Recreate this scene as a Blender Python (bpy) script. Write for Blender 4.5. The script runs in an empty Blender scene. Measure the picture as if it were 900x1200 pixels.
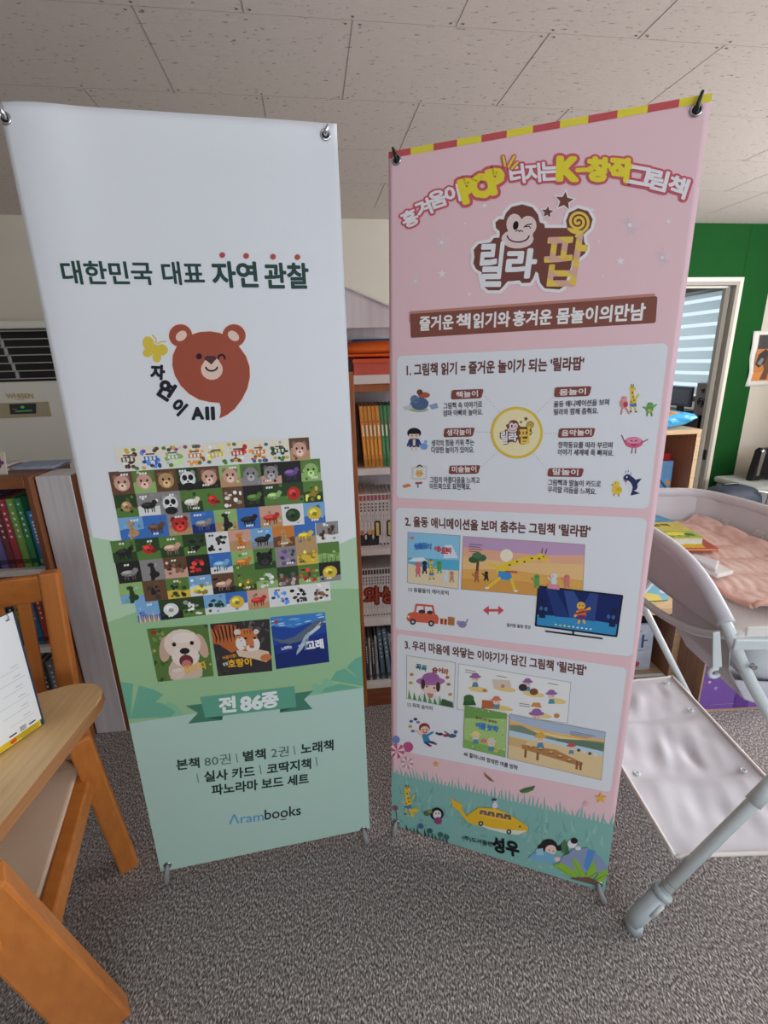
import bpy, bmesh, math, random
from mathutils import Vector as V, Matrix
random.seed(7)
scn = bpy.context.scene
COL = scn.collection
PI = math.pi

# ------------------------------------------------------------------ camera, world, lights, exposure
F_PX, PITCH, ROLL, EYE = 571.89, .2997, -.0272, 1.3908
_F = V((0, math.cos(PITCH), -math.sin(PITCH)))
_U0 = V((0, math.sin(PITCH), math.cos(PITCH)))
_X = V((1, 0, 0))
_R = math.cos(ROLL)*_X + math.sin(ROLL)*_U0
_U = -math.sin(ROLL)*_X + math.cos(ROLL)*_U0
cam = bpy.data.cameras.new('camera')
cam.sensor_fit = 'VERTICAL'; cam.sensor_height = 36; cam.lens = F_PX/1200*36
cam.clip_start = .02
co = bpy.data.objects.new('camera', cam); COL.objects.link(co)
m3 = Matrix((_R, _U, -_F)).transposed()
co.matrix_world = Matrix.Translation((0, 0, EYE)) @ m3.to_4x4()
scn.camera = co

world = bpy.data.worlds.new('sky'); scn.world = world; world.use_nodes = True
bg = world.node_tree.nodes['Background']
bg.inputs[0].default_value = (.80, .90, 1.0, 1); bg.inputs[1].default_value = 1.1

TH = .139                                                     # the room is turned a little
CT, ST = math.cos(TH), math.sin(TH)
def rm(x, y, z=0): return V((x*CT - y*ST, x*ST + y*CT, z))     # room frame -> world

def area(name, loc, target, sx, sy, power, col):
    l = bpy.data.lights.new(name, 'AREA'); l.shape = 'RECTANGLE'; l.size = sx; l.size_y = sy
    l.energy = power; l.color = col
    o = bpy.data.objects.new(name, l); COL.objects.link(o)
    o.location = loc; o.rotation_euler = (V(target)-V(loc)).to_track_quat('-Z', 'Y').to_euler()
    return o
area('window_daylight', rm(1.7, -2.55, 1.5), rm(1.2, 0, 2.6), 3.2, 1.5, 64, (.78, .89, 1))
area('side_window_daylight', rm(4.9, 1.2, 1.5), rm(2, 1.2, 2.6), 2.6, 1.5, 228, (1, .985, .975))
area('next_room_fill', rm(3.2, 6.2, 2.2), rm(3.4, 6, 0), 1.2, 1.2, 40, (.95, .97, 1))  # added overhead fill lamp, lightens the room side of the blind
vs = scn.view_settings
vs.view_transform = 'Standard'; vs.look = 'None'; vs.gamma = 1; vs.use_curve_mapping = False
vs.exposure = 0.0

# ------------------------------------------------------------------ helpers
def ray(px, py): return (_R*((px-450)/F_PX) + _U*((600-py)/F_PX) + _F)
CAM = V((0, 0, EYE))
def hit(px, py, p0, n):
    d = ray(px, py); n = V(n); t = (V(p0)-CAM).dot(n)/d.dot(n); return CAM + d*t
def atz(px, py, z): return hit(px, py, (0, 0, z), (0, 0, 1))
def aty(px, py, y): return hit(px, py, (0, y, 0), (0, 1, 0))
def atx(px, py, x): return hit(px, py, (x, 0, 0), (1, 0, 0))
NB = rm(0, 1)                                                  # back wall normal
def atr(px, py, yr): return hit(px, py, rm(0, yr), NB)
def to_room(p): return (p.x*CT + p.y*ST, -p.x*ST + p.y*CT, p.z)

def lin(c):
    f = lambda v: (v/12.92 if v <= .04045 else ((v+.055)/1.055)**2.4)
    return (f(c[0]/255), f(c[1]/255), f(c[2]/255), 1)

def mat(name, col, rough=.6, metal=0, spec=.5, bump=None, var=0, vscale=8, stretch=(1, 1, 1), col2=None, transm=0):
    m = bpy.data.materials.new(name); m.use_nodes = True
    nt = m.node_tree; n = nt.nodes; L = nt.links; b = n['Principled BSDF']
    b.inputs['Base Color'].default_value = lin(col); b.inputs['Roughness'].default_value = rough
    b.inputs['Metallic'].default_value = metal; b.inputs['Specular IOR Level'].default_value = spec
    if col2 or var or bump:
        tc = n.new('ShaderNodeTexCoord'); mp = n.new('ShaderNodeMapping'); mp.inputs['Scale'].default_value = stretch
        L.new(tc.outputs['Object'], mp.inputs[0])
        nz = n.new('ShaderNodeTexNoise'); nz.inputs['Scale'].default_value = vscale; nz.inputs['Detail'].default_value = 5
        L.new(mp.outputs[0], nz.inputs['Vector'])
        c2 = col2 or tuple(max(0, v*(1-var)) for v in col)
        rp = n.new('ShaderNodeValToRGB')
        rp.color_ramp.elements[0].position = .35; rp.color_ramp.elements[1].position = .65
        rp.color_ramp.elements[0].color = lin(c2); rp.color_ramp.elements[1].color = lin(col)
        L.new(nz.outputs[0], rp.inputs[0])
        if col2 or var: L.new(rp.outputs[0], b.inputs['Base Color'])
        if bump:
            bp = n.new('ShaderNodeBump'); bp.inputs['Strength'].default_value = bump; bp.inputs['Distance'].default_value = .004
            L.new(nz.outputs[0], bp.inputs['Height']); L.new(bp.outputs[0], b.inputs['Normal'])
    return m

def wood(name, c1, c2, axis='x', rough=.45, scale=5):
    st = {'x': (1, 14, 14), 'y': (14, 1, 14), 'z': (14, 14, 1)}[axis]
    return mat(name, c1, rough, col2=c2, vscale=scale, stretch=st, bump=.08)

M = {}
M['white_metal'] = mat('white_enamel', (214, 222, 224), .3)
M['grey_plastic'] = mat('grey_plastic', (150, 152, 152), .4)
M['black_plastic'] = mat('black_plastic', (28, 28, 30), .35)
M['chrome'] = mat('chrome', (200, 200, 205), .2, 1)
M['paper'] = mat('page_paper', (228, 226, 220), .8, var=.05, vscale=80, stretch=(1, 1, 30))
M['beige_wall'] = mat('beige_wall_paint', (204, 197, 184), .8, var=.02, vscale=3)
M['green_paint'] = mat('green_wall_paint', (24, 80, 34), .9, spec=.15, var=.04, vscale=5)
M['white_trim'] = mat('cream_trim_paint', (226, 222, 208), .45, var=.02)
M['jamb'] = mat('grey_jamb_paint', (160, 154, 144), .5, var=.03)

def new_bm(): return bmesh.new()
def link(name, bm, material, parent=None, org=None, smooth=None):
    """link a bmesh as ONE mesh object; org = where the parent stands"""
    if org is not None: bmesh.ops.translate(bm, verts=bm.verts, vec=-V(org))
    bmesh.ops.recalc_face_normals(bm, faces=bm.faces)
    me = bpy.data.meshes.new(name); bm.to_mesh(me); bm.free()
    mats = material if isinstance(material, (list, tuple)) else [material]
    for mm in mats: me.materials.append(mm)
    o = bpy.data.objects.new(name, me); COL.objects.link(o)
    if parent: o.parent = parent
    return o
def tag(o, label=None, cat=None, group=None, kind=None):
    if label: o['label'] = label
    if cat: o['category'] = cat
    if group: o['group'] = group
    if kind: o['kind'] = kind
    return o
def thing(name, label, cat, loc, rotz=0, group=None):
    o = bpy.data.objects.new(name, None); COL.objects.link(o); o.empty_display_size = .05
    o.location = loc; o.rotation_euler = (0, 0, rotz)
    return tag(o, label, cat, group)

def box(bm, lo, hi, rot=None, bev=0, mi=0):
    """axis box lo..hi; rot = 3x3/4x4 matrix applied afterwards"""
    lo = V(lo); hi = V(hi); c = (lo+hi)/2; s = hi-lo
    r = bmesh.ops.create_cube(bm, size=1); vs_ = r['verts']
    for v in vs_: v.co = V((c.x+v.co.x*s.x, c.y+v.co.y*s.y, c.z+v.co.z*s.z))
    fs = {f for v in vs_ for f in v.link_faces}
    if bev:
        es = {e for v in vs_ for e in v.link_edges}
        rr = bmesh.ops.bevel(bm, geom=list(es), offset=bev, segments=2, profile=.5, affect='EDGES')
        vs_ = list({v for f in rr['faces'] for v in f.verts} | {v for v in vs_ if v.is_valid})
        fs = {f for v in vs_ for f in v.link_faces}
    if rot is not None:
        for v in vs_: v.co = rot @ v.co
    for f in fs: f.material_index = mi
    return vs_
def beam(bm, p0, p1, w0, d0, w1=None, d1=None, side=(1, 0, 0), bev=.004):
    """straight tapered bar of rectangular section from p0 to p1; side = direction of its width"""
    w1 = w0 if w1 is None else w1; d1 = d0 if d1 is None else d1
    p0 = V(p0); p1 = V(p1); a = (p1-p0).normalized(); s = V(side); s = (s - a*s.dot(a)).normalized(); t = a.cross(s)
    vv = []
    for p, w, d in ((p0, w0, d0), (p1, w1, d1)):
        for i, j in ((-1, -1), (1, -1), (1, 1), (-1, 1)): vv.append(bm.verts.new(p + s*(w/2*i) + t*(d/2*j)))
    fs = [bm.faces.new([vv[i] for i in q]) for q in ((0, 1, 2, 3), (7, 6, 5, 4), (0, 4, 5, 1), (1, 5, 6, 2), (2, 6, 7, 3), (3, 7, 4, 0))]
    bmesh.ops.recalc_face_normals(bm, faces=fs)
    if bev: bmesh.ops.bevel(bm, geom=list({e for f in fs for e in f.edges}), offset=bev, segments=2, profile=.5, affect='EDGES')
def tube(bm, pts, r, seg=12, sub=6, closed=False, caps=True):
    """smooth round tube through pts (Catmull-Rom)"""
    P = [V(p) for p in pts]; rs = r if isinstance(r, (list, tuple)) else [r]*len(P)
    Q = []; RR = []
    n = len(P)
    if n > 2 and sub > 1:
        rng = range(n if closed else n-1)
        for i in rng:
            g = (lambda k: P[k % n]) if closed else (lambda k: P[min(max(k, 0), n-1)])
            p0, p1, p2, p3 = g(i-1), g(i), g(i+1), g(i+2)
            for k in range(sub):
                t = k/sub
                Q.append(.5*((2*p1)+(p2-p0)*t+(2*p0-5*p1+4*p2-p3)*t*t+(3*p1-p0-3*p2+p3)*t**3)); RR.append(rs[i]*(1-t)+rs[(i+1) % n]*t)
        if not closed: Q.append(P[-1]); RR.append(rs[-1])
    else: Q, RR = P, rs
    rings = []; up = None
    N = len(Q)
    for i, q in enumerate(Q):
        a = (Q[(i+1) % N] - Q[i-1]) if closed else (Q[min(i+1, N-1)]-Q[max(i-1, 0)])
        a.normalize()
        if up is None:
            up = V((0, 0, 1)) if abs(a.z) < .9 else V((1, 0, 0))
        up = (up - a*up.dot(a)).normalized(); s = a.cross(up)
        rings.append([bm.verts.new(q + (up*math.cos(2*PI*k/seg) + s*math.sin(2*PI*k/seg))*RR[i]) for k in range(seg)])
    for i in range(N if closed else N-1):
        A, B = rings[i], rings[(i+1) % N]
        for k in range(seg):
            f = bm.faces.new((A[k], A[(k+1) % seg], B[(k+1) % seg], B[k])); f.smooth = True
    if caps and not closed: bm.faces.new(rings[0][::-1]); bm.faces.new(rings[-1])
def prism(bm, outline, z0, z1, mtx=None, bev=0):
    """extrude a closed 2d outline from z0 to z1 (mtx maps to place)"""
    lo = [bm.verts.new(V((x, y, z0))) for x, y in outline]; hi = [bm.verts.new(V((x, y, z1))) for x, y in outline]
    fs = [bm.faces.new(lo[::-1]), bm.faces.new(hi)]
    n = len(lo)
    for i in range(n): fs.append(bm.faces.new((lo[i], lo[(i+1) % n], hi[(i+1) % n], hi[i])))
    if bev:
        es = set(fs[0].edges) | set(fs[1].edges)
        bmesh.ops.bevel(bm, geom=list(es), offset=bev, segments=2, profile=.5, affect='EDGES')
    if mtx is not None:
        for v in bm.verts: v.co = mtx @ v.co
def ring(bm, c, n, R, r, seg=20, sec=8):
    n = V(n).normalized(); a = n.orthogonal().normalized(); b = n.cross(a)
    tube(bm, [V(c)+(a*math.cos(2*PI*k/seg)+b*math.sin(2*PI*k/seg))*R for k in range(seg)], r, seg=sec, sub=1, closed=True)
def grid(bm, nu, nv, fn, smooth=True):
    vv = [[bm.verts.new(fn(i/nu, j/nv)) for j in range(nv+1)] for i in range(nu+1)]
    for i in range(nu):
        for j in range(nv):
            f = bm.faces.new((vv[i][j], vv[i+1][j], vv[i+1][j+1], vv[i][j+1])); f.smooth = smooth
    return vv

# ---- printed artwork: coloured flat shapes lying on a surface, one mesh per printed element
def ink_material():
    m = bpy.data.materials.new('print_ink'); m.use_nodes = True; n = m.node_tree.nodes
    a = n.new('ShaderNodeVertexColor'); a.layer_name = 'ink'
    b = n['Principled BSDF']; b.inputs['Roughness'].default_value = .55; b.inputs['Specular IOR Level'].default_value = .25
    m.node_tree.links.new(a.outputs[0], b.inputs['Base Color']); return m
INK = ink_material()
_glyph = {}
def glyphs(s, res=3, off=0):
    """outline-font text as (verts, faces, boundary edges), in em units"""
    k = (s, res, off)
    if k in _glyph: return _glyph[k]
    c = bpy.data.curves.new('lettering', 'FONT'); c.body = s; c.resolution_u = res; c.offset = off; c.fill_mode = 'FRONT'
    o = bpy.data.objects.new('lettering', c); COL.objects.link(o)
    dg = bpy.context.evaluated_depsgraph_get()
    me = bpy.data.meshes.new_from_object(o.evaluated_get(dg))
    vs_ = [(v.co.x, v.co.y) for v in me.vertices]; fs = [tuple(p.vertices) for p in me.polygons]
    cnt = {}
    for f in fs:
        for i in range(len(f)):
            e = (min(f[i], f[i-1]), max(f[i], f[i-1])); cnt[e] = cnt.get(e, 0)+1
    be = [e for e, q in cnt.items() if q == 1]
    bpy.data.objects.remove(o); bpy.data.curves.remove(c); bpy.data.meshes.remove(me)
    _glyph[k] = (vs_, fs, be); return _glyph[k]

class Art:
    """collects flat shapes drawn in photo pixels; surf.uv(px,py)->(u,v), surf.P(u,v,d)->world"""
    def __init__(s, surf, d0=.0004, step=.00001): s.surf = surf; s.d = d0; s.step = min(step, .000008); s.base = None; s.vs = []; s.fs = []; s.cs = []
    def _add(s, uvs, faces, col, nfill=10**9):
        """faces past nfill (overlapping pen strokes) get a hair of height each, so that no two coincide"""
        if len(faces) > 1 and nfill >= 10**9 and not isinstance(faces, tuple): nfill = 0
        P = s.surf.P
        for k, f in enumerate(faces):
            d = s.d if k < nfill else s.d + .000002*(1+(k-nfill) % 23)
            b = len(s.vs); f = list(f); s.vs += [P(uvs[i][0], uvs[i][1], d) for i in f]; s.fs.append(list(range(b, b+len(f)))); s.cs.append(col)
        s.d += max(s.step, .00005 if len(faces) > 1 else 0)
        if s.base is not None: s.d = s.base
    def hold(s): s.base = s.d    # what follows does not overlap: print it all at one height
    def uvpoly(s, uvs, col): s._add(uvs, [range(len(uvs))], col)
    def poly(s, pts, col): s.uvpoly([s.surf.uv(*p) for p in pts], col)
    def ell(s, x, y, rx, ry, col, rot=0, n=18, a0=0, a1=360):
        c, k = math.cos(math.radians(rot)), math.sin(math.radians(rot))
        pts = []
        full = (a1-a0 == 360)
        for i in range(n if full else n+1):
            a = math.radians(a0+(a1-a0)*i/n); p, q = rx*math.cos(a), ry*math.sin(a); pts.append((x+p*c-q*k, y+p*k+q*c))
        s.poly(pts, col)
    def stroke(s, pts, w, col, closed=False):
        """thick polyline with round joints, w = half width in px"""
        b = []; f = []
        n = len(pts)
        for i in range(n if closed else n-1):
            (x0, y0), (x1, y1) = pts[i], pts[(i+1) % n]; dx, dy = x1-x0, y1-y0; l = math.hypot(dx, dy) or 1
            nx, ny = -dy/l*w, dx/l*w; k = len(b)
            b += [(x0+nx, y0+ny), (x1+nx, y1+ny), (x1-nx, y1-ny), (x0-nx, y0-ny)]; f.append((k, k+1, k+2, k+3))
        for x, y in pts:
            k = len(b); b += [(x+w*math.cos(2*PI*i/10), y+w*math.sin(2*PI*i/10)) for i in range(10)]; f.append(range(k, k+10))
        s._add([s.surf.uv(*p) for p in b], f, col)
    def arc(s, x, y, rx, ry, a0, a1, w, col, n=10): s.stroke([(x+rx*math.cos(math.radians(a0+(a1-a0)*i/n)), y+ry*math.sin(math.radians(a0+(a1-a0)*i/n))) for i in range(n+1)], w, col)
    def star(s, x, y, r, col, n=5, inner=.42, rot=-90):
        s.poly([(x+(r if i % 2 == 0 else r*inner)*math.cos(math.radians(rot+180*i/n)), y+(r if i % 2 == 0 else r*inner)*math.sin(math.radians(rot+180*i/n))) for i in range(2*n)], col)
    def rrect(s, TL, TR, BR, BL, r, col, n=5):
        """rounded quad, corners in px, r in metres on the sheet"""
        C = [s.surf.uv(*p) for p in (TL, TR, BR, BL)]; out = []
        for i in range(4):
            p = V(C[i]).to_2d() if False else V((C[i][0], C[i][1], 0)); a = (V((*C[i-1], 0))-p).normalized(); b = (V((*C[(i+1) % 4], 0))-p).normalized()
            for k in range(n+1):
                t = k/n*PI/2; q = p + a*(r*(1-math.sin(t))) + b*(r*(1-math.cos(t))); out.append((q.x, q.y))
        s.uvpoly(out, col)
    def text(s, t, lb, rb, h, col, bold=0, res=2, off=0, stripes=None):
        """text whose ink box runs from pixel lb to pixel rb along the bottom, h px high"""
        vs_, fs, be = glyphs(t, res, off)
        if not vs_: return
        x0 = min(v[0] for v in vs_); x1 = max(v[0] for v in vs_); y0 = min(v[1] for v in vs_); y1 = max(v[1] for v in vs_)
        a = s.surf.uv(*lb); b = s.surf.uv(*rb); mx, my = (lb[0]+rb[0])/2, (lb[1]+rb[1])/2
        h0 = s.surf.uv(mx, my); h1 = s.surf.uv(mx, my-h); hl = math.hypot(h1[0]-h0[0], h1[1]-h0[1])
        ux, uy = b[0]-a[0], b[1]-a[1]; W = math.hypot(ux, uy); ex, ey = ux/W, uy/W
        sx, sy = W/(x1-x0), hl/max(1e-6, y1-y0)
        if y1-y0 < .2: sy = sx
        mp = lambda x, y: (a[0]+ex*(x-x0)*sx-ey*(y-y0)*sy, a[1]+ey*(x-x0)*sx+ex*(y-y0)*sy)
        s._glyph(vs_, fs, be, mp, bold, col, stripes)
    def char(s, t, x, y, size, rot, col, bold=0, res=3, sx=1):
        """one character (or short word) centred on pixel x,y, ink height = size px, turned rot degrees clockwise"""
        vs_, fs, be = glyphs(t, res, 0)
        x0 = min(v[0] for v in vs_); x1 = max(v[0] for v in vs_); y0 = min(v[1] for v in vs_); y1 = max(v[1] for v in vs_)
        sc = size/max(y1-y0, .55); c, k = math.cos(math.radians(rot)), math.sin(math.radians(rot)); mx, my = (x0+x1)/2, (y0+y1)/2
        def mp(a, b):
            p, q = (a-mx)*sc*sx, -(b-my)*sc
            return s.surf.uv(x+p*c-q*k, y+p*k+q*c)
        s._glyph(vs_, fs, be, mp, bold, col, None)
    def _glyph(s, vs_, fs, be, mp, bold, col, stripes):
        b = list(vs_); f = [tuple(q) for q in fs]
        if bold:
            for i, j in be:
                (xa, ya), (xb, yb) = vs_[i], vs_[j]; dx, dy = xb-xa, yb-ya; l = math.hypot(dx, dy)
                if l < 1e-6: continue
                nx, ny = -dy/l*bold, dx/l*bold; k = len(b)
                b += [(xa+nx, ya+ny), (xb+nx, yb+ny), (xb-nx, yb-ny), (xa-nx, ya-ny)]; f.append((k, k+1, k+2, k+3))
            for i in {q for e in be for q in e}:
                k = len(b); b += [(vs_[i][0]+bold*math.cos(2*PI*q/8), vs_[i][1]+bold*math.sin(2*PI*q/8)) for q in range(8)]; f.append(tuple(range(k, k+8)))
        if stripes:
            bm = bmesh.new(); vv = [bm.verts.new((x, y, 0)) for x, y in b]
            for q in f:
                try: bm.faces.new([vv[i] for i in q])
                except ValueError: pass
            pitch, c2 = stripes; n = V((.5, 1, 0)).normalized()
            for k in range(-4, int(1.6/pitch)+1):
                bmesh.ops.bisect_plane(bm, geom=bm.verts[:]+bm.edges[:]+bm.faces[:], plane_co=n*(k*pitch), plane_no=n)
            d0 = s.d
            for q_, fc in enumerate(bm.faces):
                k = int(math.floor(fc.calc_center_median().dot(n)/pitch)); s.d = d0+.000002*(q_ % 37)
                s._add([mp(v.co.x, v.co.y) for v in fc.verts], [range(len(fc.verts))], c2 if k % 2 else col)
            s.d = d0+.00009; bm.free(); return
        s._add([mp(x, y) for x, y in b], f, col, len(fs))
    def cell(s, TL, TR, BR, BL):
        def q(a, b):  # a right, b down
            return tuple((TL[i]*(1-a)+TR[i]*a)*(1-b)+(BL[i]*(1-a)+BR[i]*a)*b for i in (0, 1))
        return q
    def done(s, name, parent, org, label=None, rotz=0):
        me = bpy.data.meshes.new(name); o0 = V(org)
        RI = Matrix.Rotation(-rotz, 3, 'Z')
        me.from_pydata([tuple(RI @ (v-o0)) for v in s.vs], [], [list(f) for f in s.fs])
        at = me.color_attributes.new('ink', 'FLOAT_COLOR', 'CORNER')
        i = 0; cc = {}
        for p, c in zip(me.polygons, s.cs):
            if c not in cc: cc[c] = lin(c)
            for _ in p.vertices: at.data[i].color = cc[c]; i += 1
        me.materials.append(INK); me.update()
        o = bpy.data.objects.new(name, me); COL.objects.link(o); o.parent = parent
        if label: o['label'] = label
        return o

class Plane:
    """a flat printed surface: base point, right axis, up axis; d grows towards the viewer"""
    def __init__(s, base, ex, ez):
        s.b = V(base); s.x = V(ex).normalized(); z = V(ez); s.z = (z-s.x*z.dot(s.x)).normalized(); s.n = s.x.cross(s.z)
        if s.n.dot(CAM-s.b) < 0: s.n = -s.n
    def P(s, u, v, d=0): return s.b + s.x*u + s.z*v + s.n*d
    def uv(s, px, py):
        q = hit(px, py, s.b, s.n)-s.b; return (q.dot(s.x), q.dot(s.z))

# ------------------------------------------------------------------ the room shell
CEIL = 2.45
XL, XR, YF, YB = -3.6, 5.0, -2.7, 4.27                          # room frame limits
# carpet
def carpet():
    m = bpy.data.materials.new('loop_carpet'); m.use_nodes = True; nt = m.node_tree; n = nt.nodes; L = nt.links; b = n['Principled BSDF']
    b.inputs['Roughness'].default_value = .95; b.inputs['Specular IOR Level'].default_value = .1
    tc = n.new('ShaderNodeTexCoord'); mp = n.new('ShaderNodeMapping'); mp.inputs['Rotation'].default_value = (0, 0, .5); mp.inputs['Scale'].default_value = (1.0, .5, 1)
    L.new(tc.outputs['Object'], mp.inputs[0])
    vz = n.new('ShaderNodeTexVoronoi'); vz.inputs['Scale'].default_value = 300; L.new(mp.outputs[0], vz.inputs['Vector'])
    nz = n.new('ShaderNodeTexNoise'); nz.inputs['Scale'].default_value = 260; nz.inputs['Detail'].default_value = 3; L.new(mp.outputs[0], nz.inputs['Vector'])
    rp = n.new('ShaderNodeValToRGB'); e = rp.color_ramp.elements
    e[0].position = .35; e[0].color = lin((92, 86, 85)); e[1].position = .68; e[1].color = lin((234, 230, 226))
    x = e.new(.5); x.color = lin((150, 142, 139))
    L.new(nz.outputs[0], rp.inputs[0])
    mx = n.new('ShaderNodeMix'); mx.data_type = 'RGBA'; mx.blend_type = 'MULTIPLY'; mx.inputs[0].default_value = .55
    r2 = n.new('ShaderNodeValToRGB'); r2.color_ramp.elements[0].color = (1, 1, 1, 1); r2.color_ramp.elements[1].color = (.35, .34, .34, 1); r2.color_ramp.elements[1].position = .8
    L.new(vz.outputs['Distance'], r2.inputs[0]); L.new(rp.outputs[0], mx.inputs[6]); L.new(r2.outputs[0], mx.inputs[7])
    L.new(mx.outputs[2], b.inputs['Base Color'])
    bp = n.new('ShaderNodeBump'); bp.inputs['Strength'].default_value = .6; bp.inputs['Distance'].default_value = .003; bp.invert = True
    L.new(vz.outputs['Distance'], bp.inputs['Height']); L.new(bp.outputs[0], b.inputs['Normal'])
    return m
RZ = Matrix.Rotation(TH, 3, 'Z')
def struct(name, bm, m, rot=True):
    if rot:
        for v in bm.verts: v.co = RZ @ v.co
    return tag(link(name, bm, m), kind='structure')
bm = new_bm(); box(bm, (XL-.1, YF-.1, -.1), (XR+.1, 8.2, 0)); struct('floor', bm, carpet())
# ceiling: textured gypsum boards with fine joints and screw heads
def ceil_mat():
    m = bpy.data.materials.new('fissured_gypsum_board'); m.use_nodes = True; nt = m.node_tree; n = nt.nodes; L = nt.links; b = n['Principled BSDF']
    b.inputs['Roughness'].default_value = .9; b.inputs['Specular IOR Level'].default_value = .15
    tc = n.new('ShaderNodeTexCoord'); mp = n.new('ShaderNodeMapping'); mp.inputs['Rotation'].default_value = (0, 0, -TH); mp.inputs['Scale'].default_value = (1, 2.6, 1)
    L.new(tc.outputs['Object'], mp.inputs[0])
    nz = n.new('ShaderNodeTexNoise'); nz.inputs['Scale'].default_value = 34; nz.inputs['Detail'].default_value = 2.5; nz.inputs['Roughness'].default_value = .6
    L.new(mp.outputs[0], nz.inputs['Vector'])
    rp = n.new('ShaderNodeValToRGB'); e = rp.color_ramp.elements
    e[0].position = .64; e[0].color = lin((208, 199, 194)); e[1].position = .70; e[1].color = lin((150, 140, 134))
    L.new(nz.outputs[0], rp.inputs[0]); L.new(rp.outputs[0], b.inputs['Base Color'])
    bp = n.new('ShaderNodeBump'); bp.inputs['Strength'].default_value = .5; bp.inputs['Distance'].default_value = .003; bp.invert = True
    L.new(nz.outputs[0], bp.inputs['Height']); L.new(bp.outputs[0], b.inputs['Normal'])
    return m
M['joint'] = mat('board_joint', (128, 118, 112), .9)
M['screw'] = mat('screw_head', (104, 96, 90), .6)
bm = new_bm(); box(bm, (XL-.1, YF-.1, CEIL), (XR+.1, YB+.1, CEIL+.1))
bx0, by0, bw, bh = -.12, 1.973, .676, .503
for r in range(-6, 6):
    y0 = by0+bh*r
    if y0+bh > YB: break
    box(bm, (XL, y0-.0003, CEIL-.0004), (XR, y0+.0003, CEIL+.001), mi=1)
    for c in range(-6, 9):
        x = bx0 + bw*c + (0 if r % 2 else bw/2) + .01*math.sin(r*7+c*3)
        if not XL < x < XR: continue
        wd = random.choice((.0004, .0006, .0011, .0014))
        box(bm, (x-wd, y0, CEIL-.0008), (x+wd, min(y0+bh, YB), CEIL+.001), mi=1)
        for yy in (y0+.018, y0+bh-.018, y0-.018):
            for xx in (x-.022, x+.022) if yy != y0-.018 else (x,):
                if r > -3 and yy < YB-.02:
                    rr = bmesh.ops.create_circle(bm, cap_ends=True, radius=.0045, segments=8, matrix=Matrix.Translation((xx+random.uniform(-.004, .004), yy, CEIL-.0012)))
                    for f in {f for v in rr['verts'] for f in v.link_faces}: f.material_index = 2
struct('ceiling', bm, [ceil_mat(), M['joint'], M['screw']])
# back wall with the doorway; the right part is painted green
DX0, DX1, DTOP = 2.98, 3.87, 1.99                                # doorway in the room frame
GX0, GX1 = 2.2, 4.185
bm = new_bm()
T = .13
box(bm, (XL, YB, 0), (GX0, YB+T, CEIL))
box(bm, (GX0, YB, 0), (DX0, YB+T, CEIL), mi=1)
box(bm, (DX0, YB, DTOP), (DX1, YB+T, CEIL), mi=1)
box(bm, (DX1, YB, 0), (3.898, YB+T, CEIL), mi=1)
box(bm, (3.9005, YB, 0), (GX1, YB+T, CEIL), mi=1)
box(bm, (GX1, YB, 0), (XR, YB+T, CEIL))
box(bm, (3.897, YB+.004, 0), (3.901, YB+T, CEIL), mi=2)
struct('wall_back', bm, [M['beige_wall'], M['green_paint'], M['joint']])
bm = new_bm(); box(bm, (XL-.1, YF, 0), (XL, YB+T, CEIL)); struct('wall_left', bm, M['beige_wall'])
bm = new_bm()                                                   # right wall with a window opening
box(bm, (XR, YF, 0), (XR+.12, -.2, CEIL)); box(bm, (XR, 2.6, 0), (XR+.12, YB, CEIL))
box(bm, (XR, -.2, 0), (XR+.12, 2.6, .7)); box(bm, (XR, -.2, 2.3), (XR+.12, 2.6, CEIL)); struct('wall_right', bm, M['beige_wall'])
bm = new_bm()                                                   # wall behind the photographer with its window
box(bm, (XL, YF-.12, 0), (0, YF, CEIL)); box(bm, (3.4, YF-.12, 0), (XR, YF, CEIL))
box(bm, (0, YF-.12, 0), (3.4, YF, .7)); box(bm, (0, YF-.12, 2.3), (3.4, YF, CEIL)); struct('wall_front', bm, M['beige_wall'])
# door frame: outer casing, stop, jamb
bm = new_bm()
for lo, hi in (((DX1-.0, YB-.014, 0), (DX1+.035, YB, DTOP+.035)), ((DX0-.035, YB-.014, 0), (DX0, YB, DTOP+.035)), ((DX0, YB-.014, DTOP), (DX1, YB, DTOP+.035))): box(bm, lo, hi, bev=.003)
for lo, hi in (((DX1-.03, YB-.012, 0), (DX1, YB+T+.01, DTOP)), ((DX0, YB-.012, 0), (DX0+.03, YB+T+.01, DTOP)), ((DX0+.03, YB-.012, DTOP-.03), (DX1-.03, YB+T+.01, DTOP))): box(bm, lo, hi, mi=1)
for lo, hi in (((DX1-.045, YB+.05, 0), (DX1-.03, YB+.085, DTOP-.03)), ((DX0+.03, YB+.05, DTOP-.045), (DX1-.045, YB+.085, DTOP-.03))): box(bm, lo, hi)
dr = struct('door_1', bm, [M['white_trim'], M['jamb']])
dm = new_bm(); zs = to_room(atr(822, 533, YB+.03))[2]; box(dm, (DX1-.034, YB+.008, zs-.05), (DX1-.029, YB+.042, zs+.05)); box(dm, (DX1-.036, YB+.016, zs-.03), (DX1-.031, YB+.034, zs+.03))
for v in dm.verts: v.co = RZ @ v.co
link('strike_plate', dm, M['black_plastic'], dr)
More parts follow.
